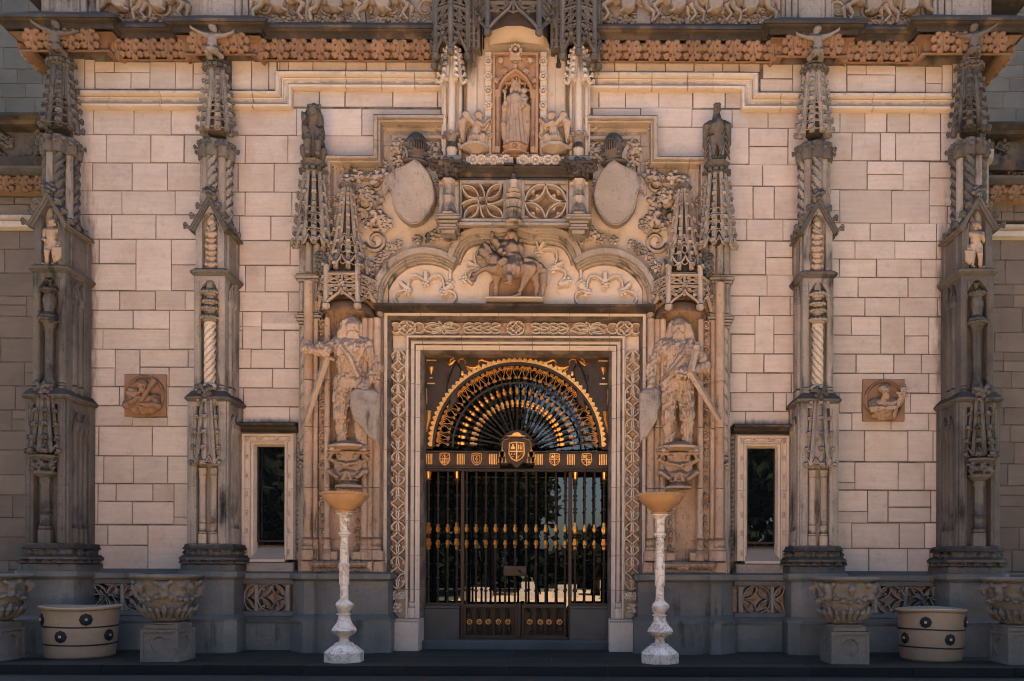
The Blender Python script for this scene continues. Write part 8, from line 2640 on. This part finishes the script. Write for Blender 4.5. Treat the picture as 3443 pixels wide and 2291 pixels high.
# ---------------------------------------------------------------- what the court in front holds (seen in the gate's panes)
def tree(X_, Y_, h, r, label, seed, low=False):
    t = thing('garden_tree', label, 'tree', (X_, Y_, -.13), 'trees round the court')
    q_ = random.Random(seed)
    m = MB().tube([(X_, Y_, -.13), (X_ + .1, Y_, h * .3), (X_ + .2, Y_ + .1, h * .62)], [.28, .2, .1], 8)
    for i in range(7):
        a = q_.uniform(0, 6.28)
        m.tube([(X_ + .12, Y_, h * q_.uniform(.28, .5)), (X_ + r * .7 * math.cos(a), Y_ + r * .7 * math.sin(a), h * q_.uniform(.55, .8))], [.09, .03], 5)
    m.build('trunk', M['bark'], t)
    rg = np.random.default_rng(seed)
    n = 12000 if low else 9000
    cl = rg.normal(size=(42, 3)); cl /= np.linalg.norm(cl, axis=1)[:, None]
    cl = cl * (rg.uniform(.45, 1, (42, 1))) * np.array([r, r, h * (.5 if low else .34)]) + np.array([X_, Y_, h * (.48 if low else .64)])
    p = cl[rg.integers(0, 42, n)] + rg.normal(size=(n, 3)) * r * .17
    u = rg.normal(size=(n, 3)); u /= np.linalg.norm(u, axis=1)[:, None]
    v_ = np.cross(u, rg.normal(size=(n, 3))); v_ /= np.linalg.norm(v_, axis=1)[:, None]
    s_ = rg.uniform(.16, .36, (n, 1))
    V = np.stack([p - u * s_, p + v_ * s_ * .6, p + u * s_, p - v_ * s_ * .6], 1).reshape(-1, 3)
    m = MB(); m.v = [tuple(x) for x in V.tolist()]; m.f = [(4 * i, 4 * i + 1, 4 * i + 2, 4 * i + 3) for i in range(n)]
    m.build('crown', M['leafg'], t, 0)['kind'] = 'stuff'
for i, (x, y, h, r, l) in enumerate(((-6.0, -24, 11.5, 4.2, 'broad leafy tree across the court, left of the gate axis'), (-3.6, -31, 9.6, 3.4, 'leafy tree in the middle behind the court'), (-13, -27, 12, 4.4, 'tall leafy tree at the left end of the court'),
                                    (17, -30, 12, 4.6, 'lower leafy tree at the right end of the court'), (1.9, -27, 2.8, 1.2, 'small round tree across the court near its axis'), (11, -27, 11, 3.6, 'leafy tree far to the right of the court'))):
    tree(x, y, h, r, l, 50 + i)
for i, (x, y, h, r, l) in enumerate(((-13.0, -10, 15, 5.2, 'added dark evergreen screening the sky, left of the court'), (13.4, -10, 15, 5.2, 'added dark evergreen screening the sky, right of the court'), (-11.5, -21, 11, 4.2, 'dense dark evergreen farther back, left of the court'), (11.5, -21, 11, 4.2, 'dense dark evergreen farther back, right of the court'))):  # the close pair is added out of view to shade the outer bays
    tree(x, y, h, r, l, 80 + i, True)
hd = MB()
rg = random.Random(9)
for i in range(17000):
    x = rg.uniform(-48, 48)
    y, z_ = -41 + rg.uniform(-1.2, 1.2), -.1 + rg.uniform(0, 2.6 if -1.5 < x < 5.5 else 7.5) * rg.uniform(.7, 1)
    a, b_ = Vector((rg.gauss(0, 1), rg.gauss(0, 1), rg.gauss(0, 1))).normalized() * .42, Vector((rg.gauss(0, 1), rg.gauss(0, 1), rg.gauss(0, 1))).normalized() * .34
    p = Vector((x, y, z_))
    hd.add([p - a, p + b_, p + a, p - b_], [(0, 1, 2, 3)])
o = hd.build('hedge', M['leafg'], None, 0); o['kind'] = 'stuff'; tag(o, 'long clipped hedge closing the garden beyond the court', 'hedge')
for i, (x, y, w_, h) in enumerate(((-3.2, -22, 1.2, .35), (-1.0, -21, .7, .6), (.5, -23, 1.1, .45), (2.2, -22, .5, 1.3))):
    m = MB().box(x - w_ / 2, x + w_ / 2, y - .5, y + .5, -.13, h * .5, .03).box(x - w_ / 2 + .08, x + w_ / 2 - .08, y - .4, y + .4, h * .5, h, .03)
    tag(m.build('garden_bench', M['clean'], None, 15), ('low pale stone bench across the court', 'pale stone trough across the court', 'stepped stone block across the court', 'tall pale stone block across the court')[i], 'stone bench', 'stone furniture of the court')
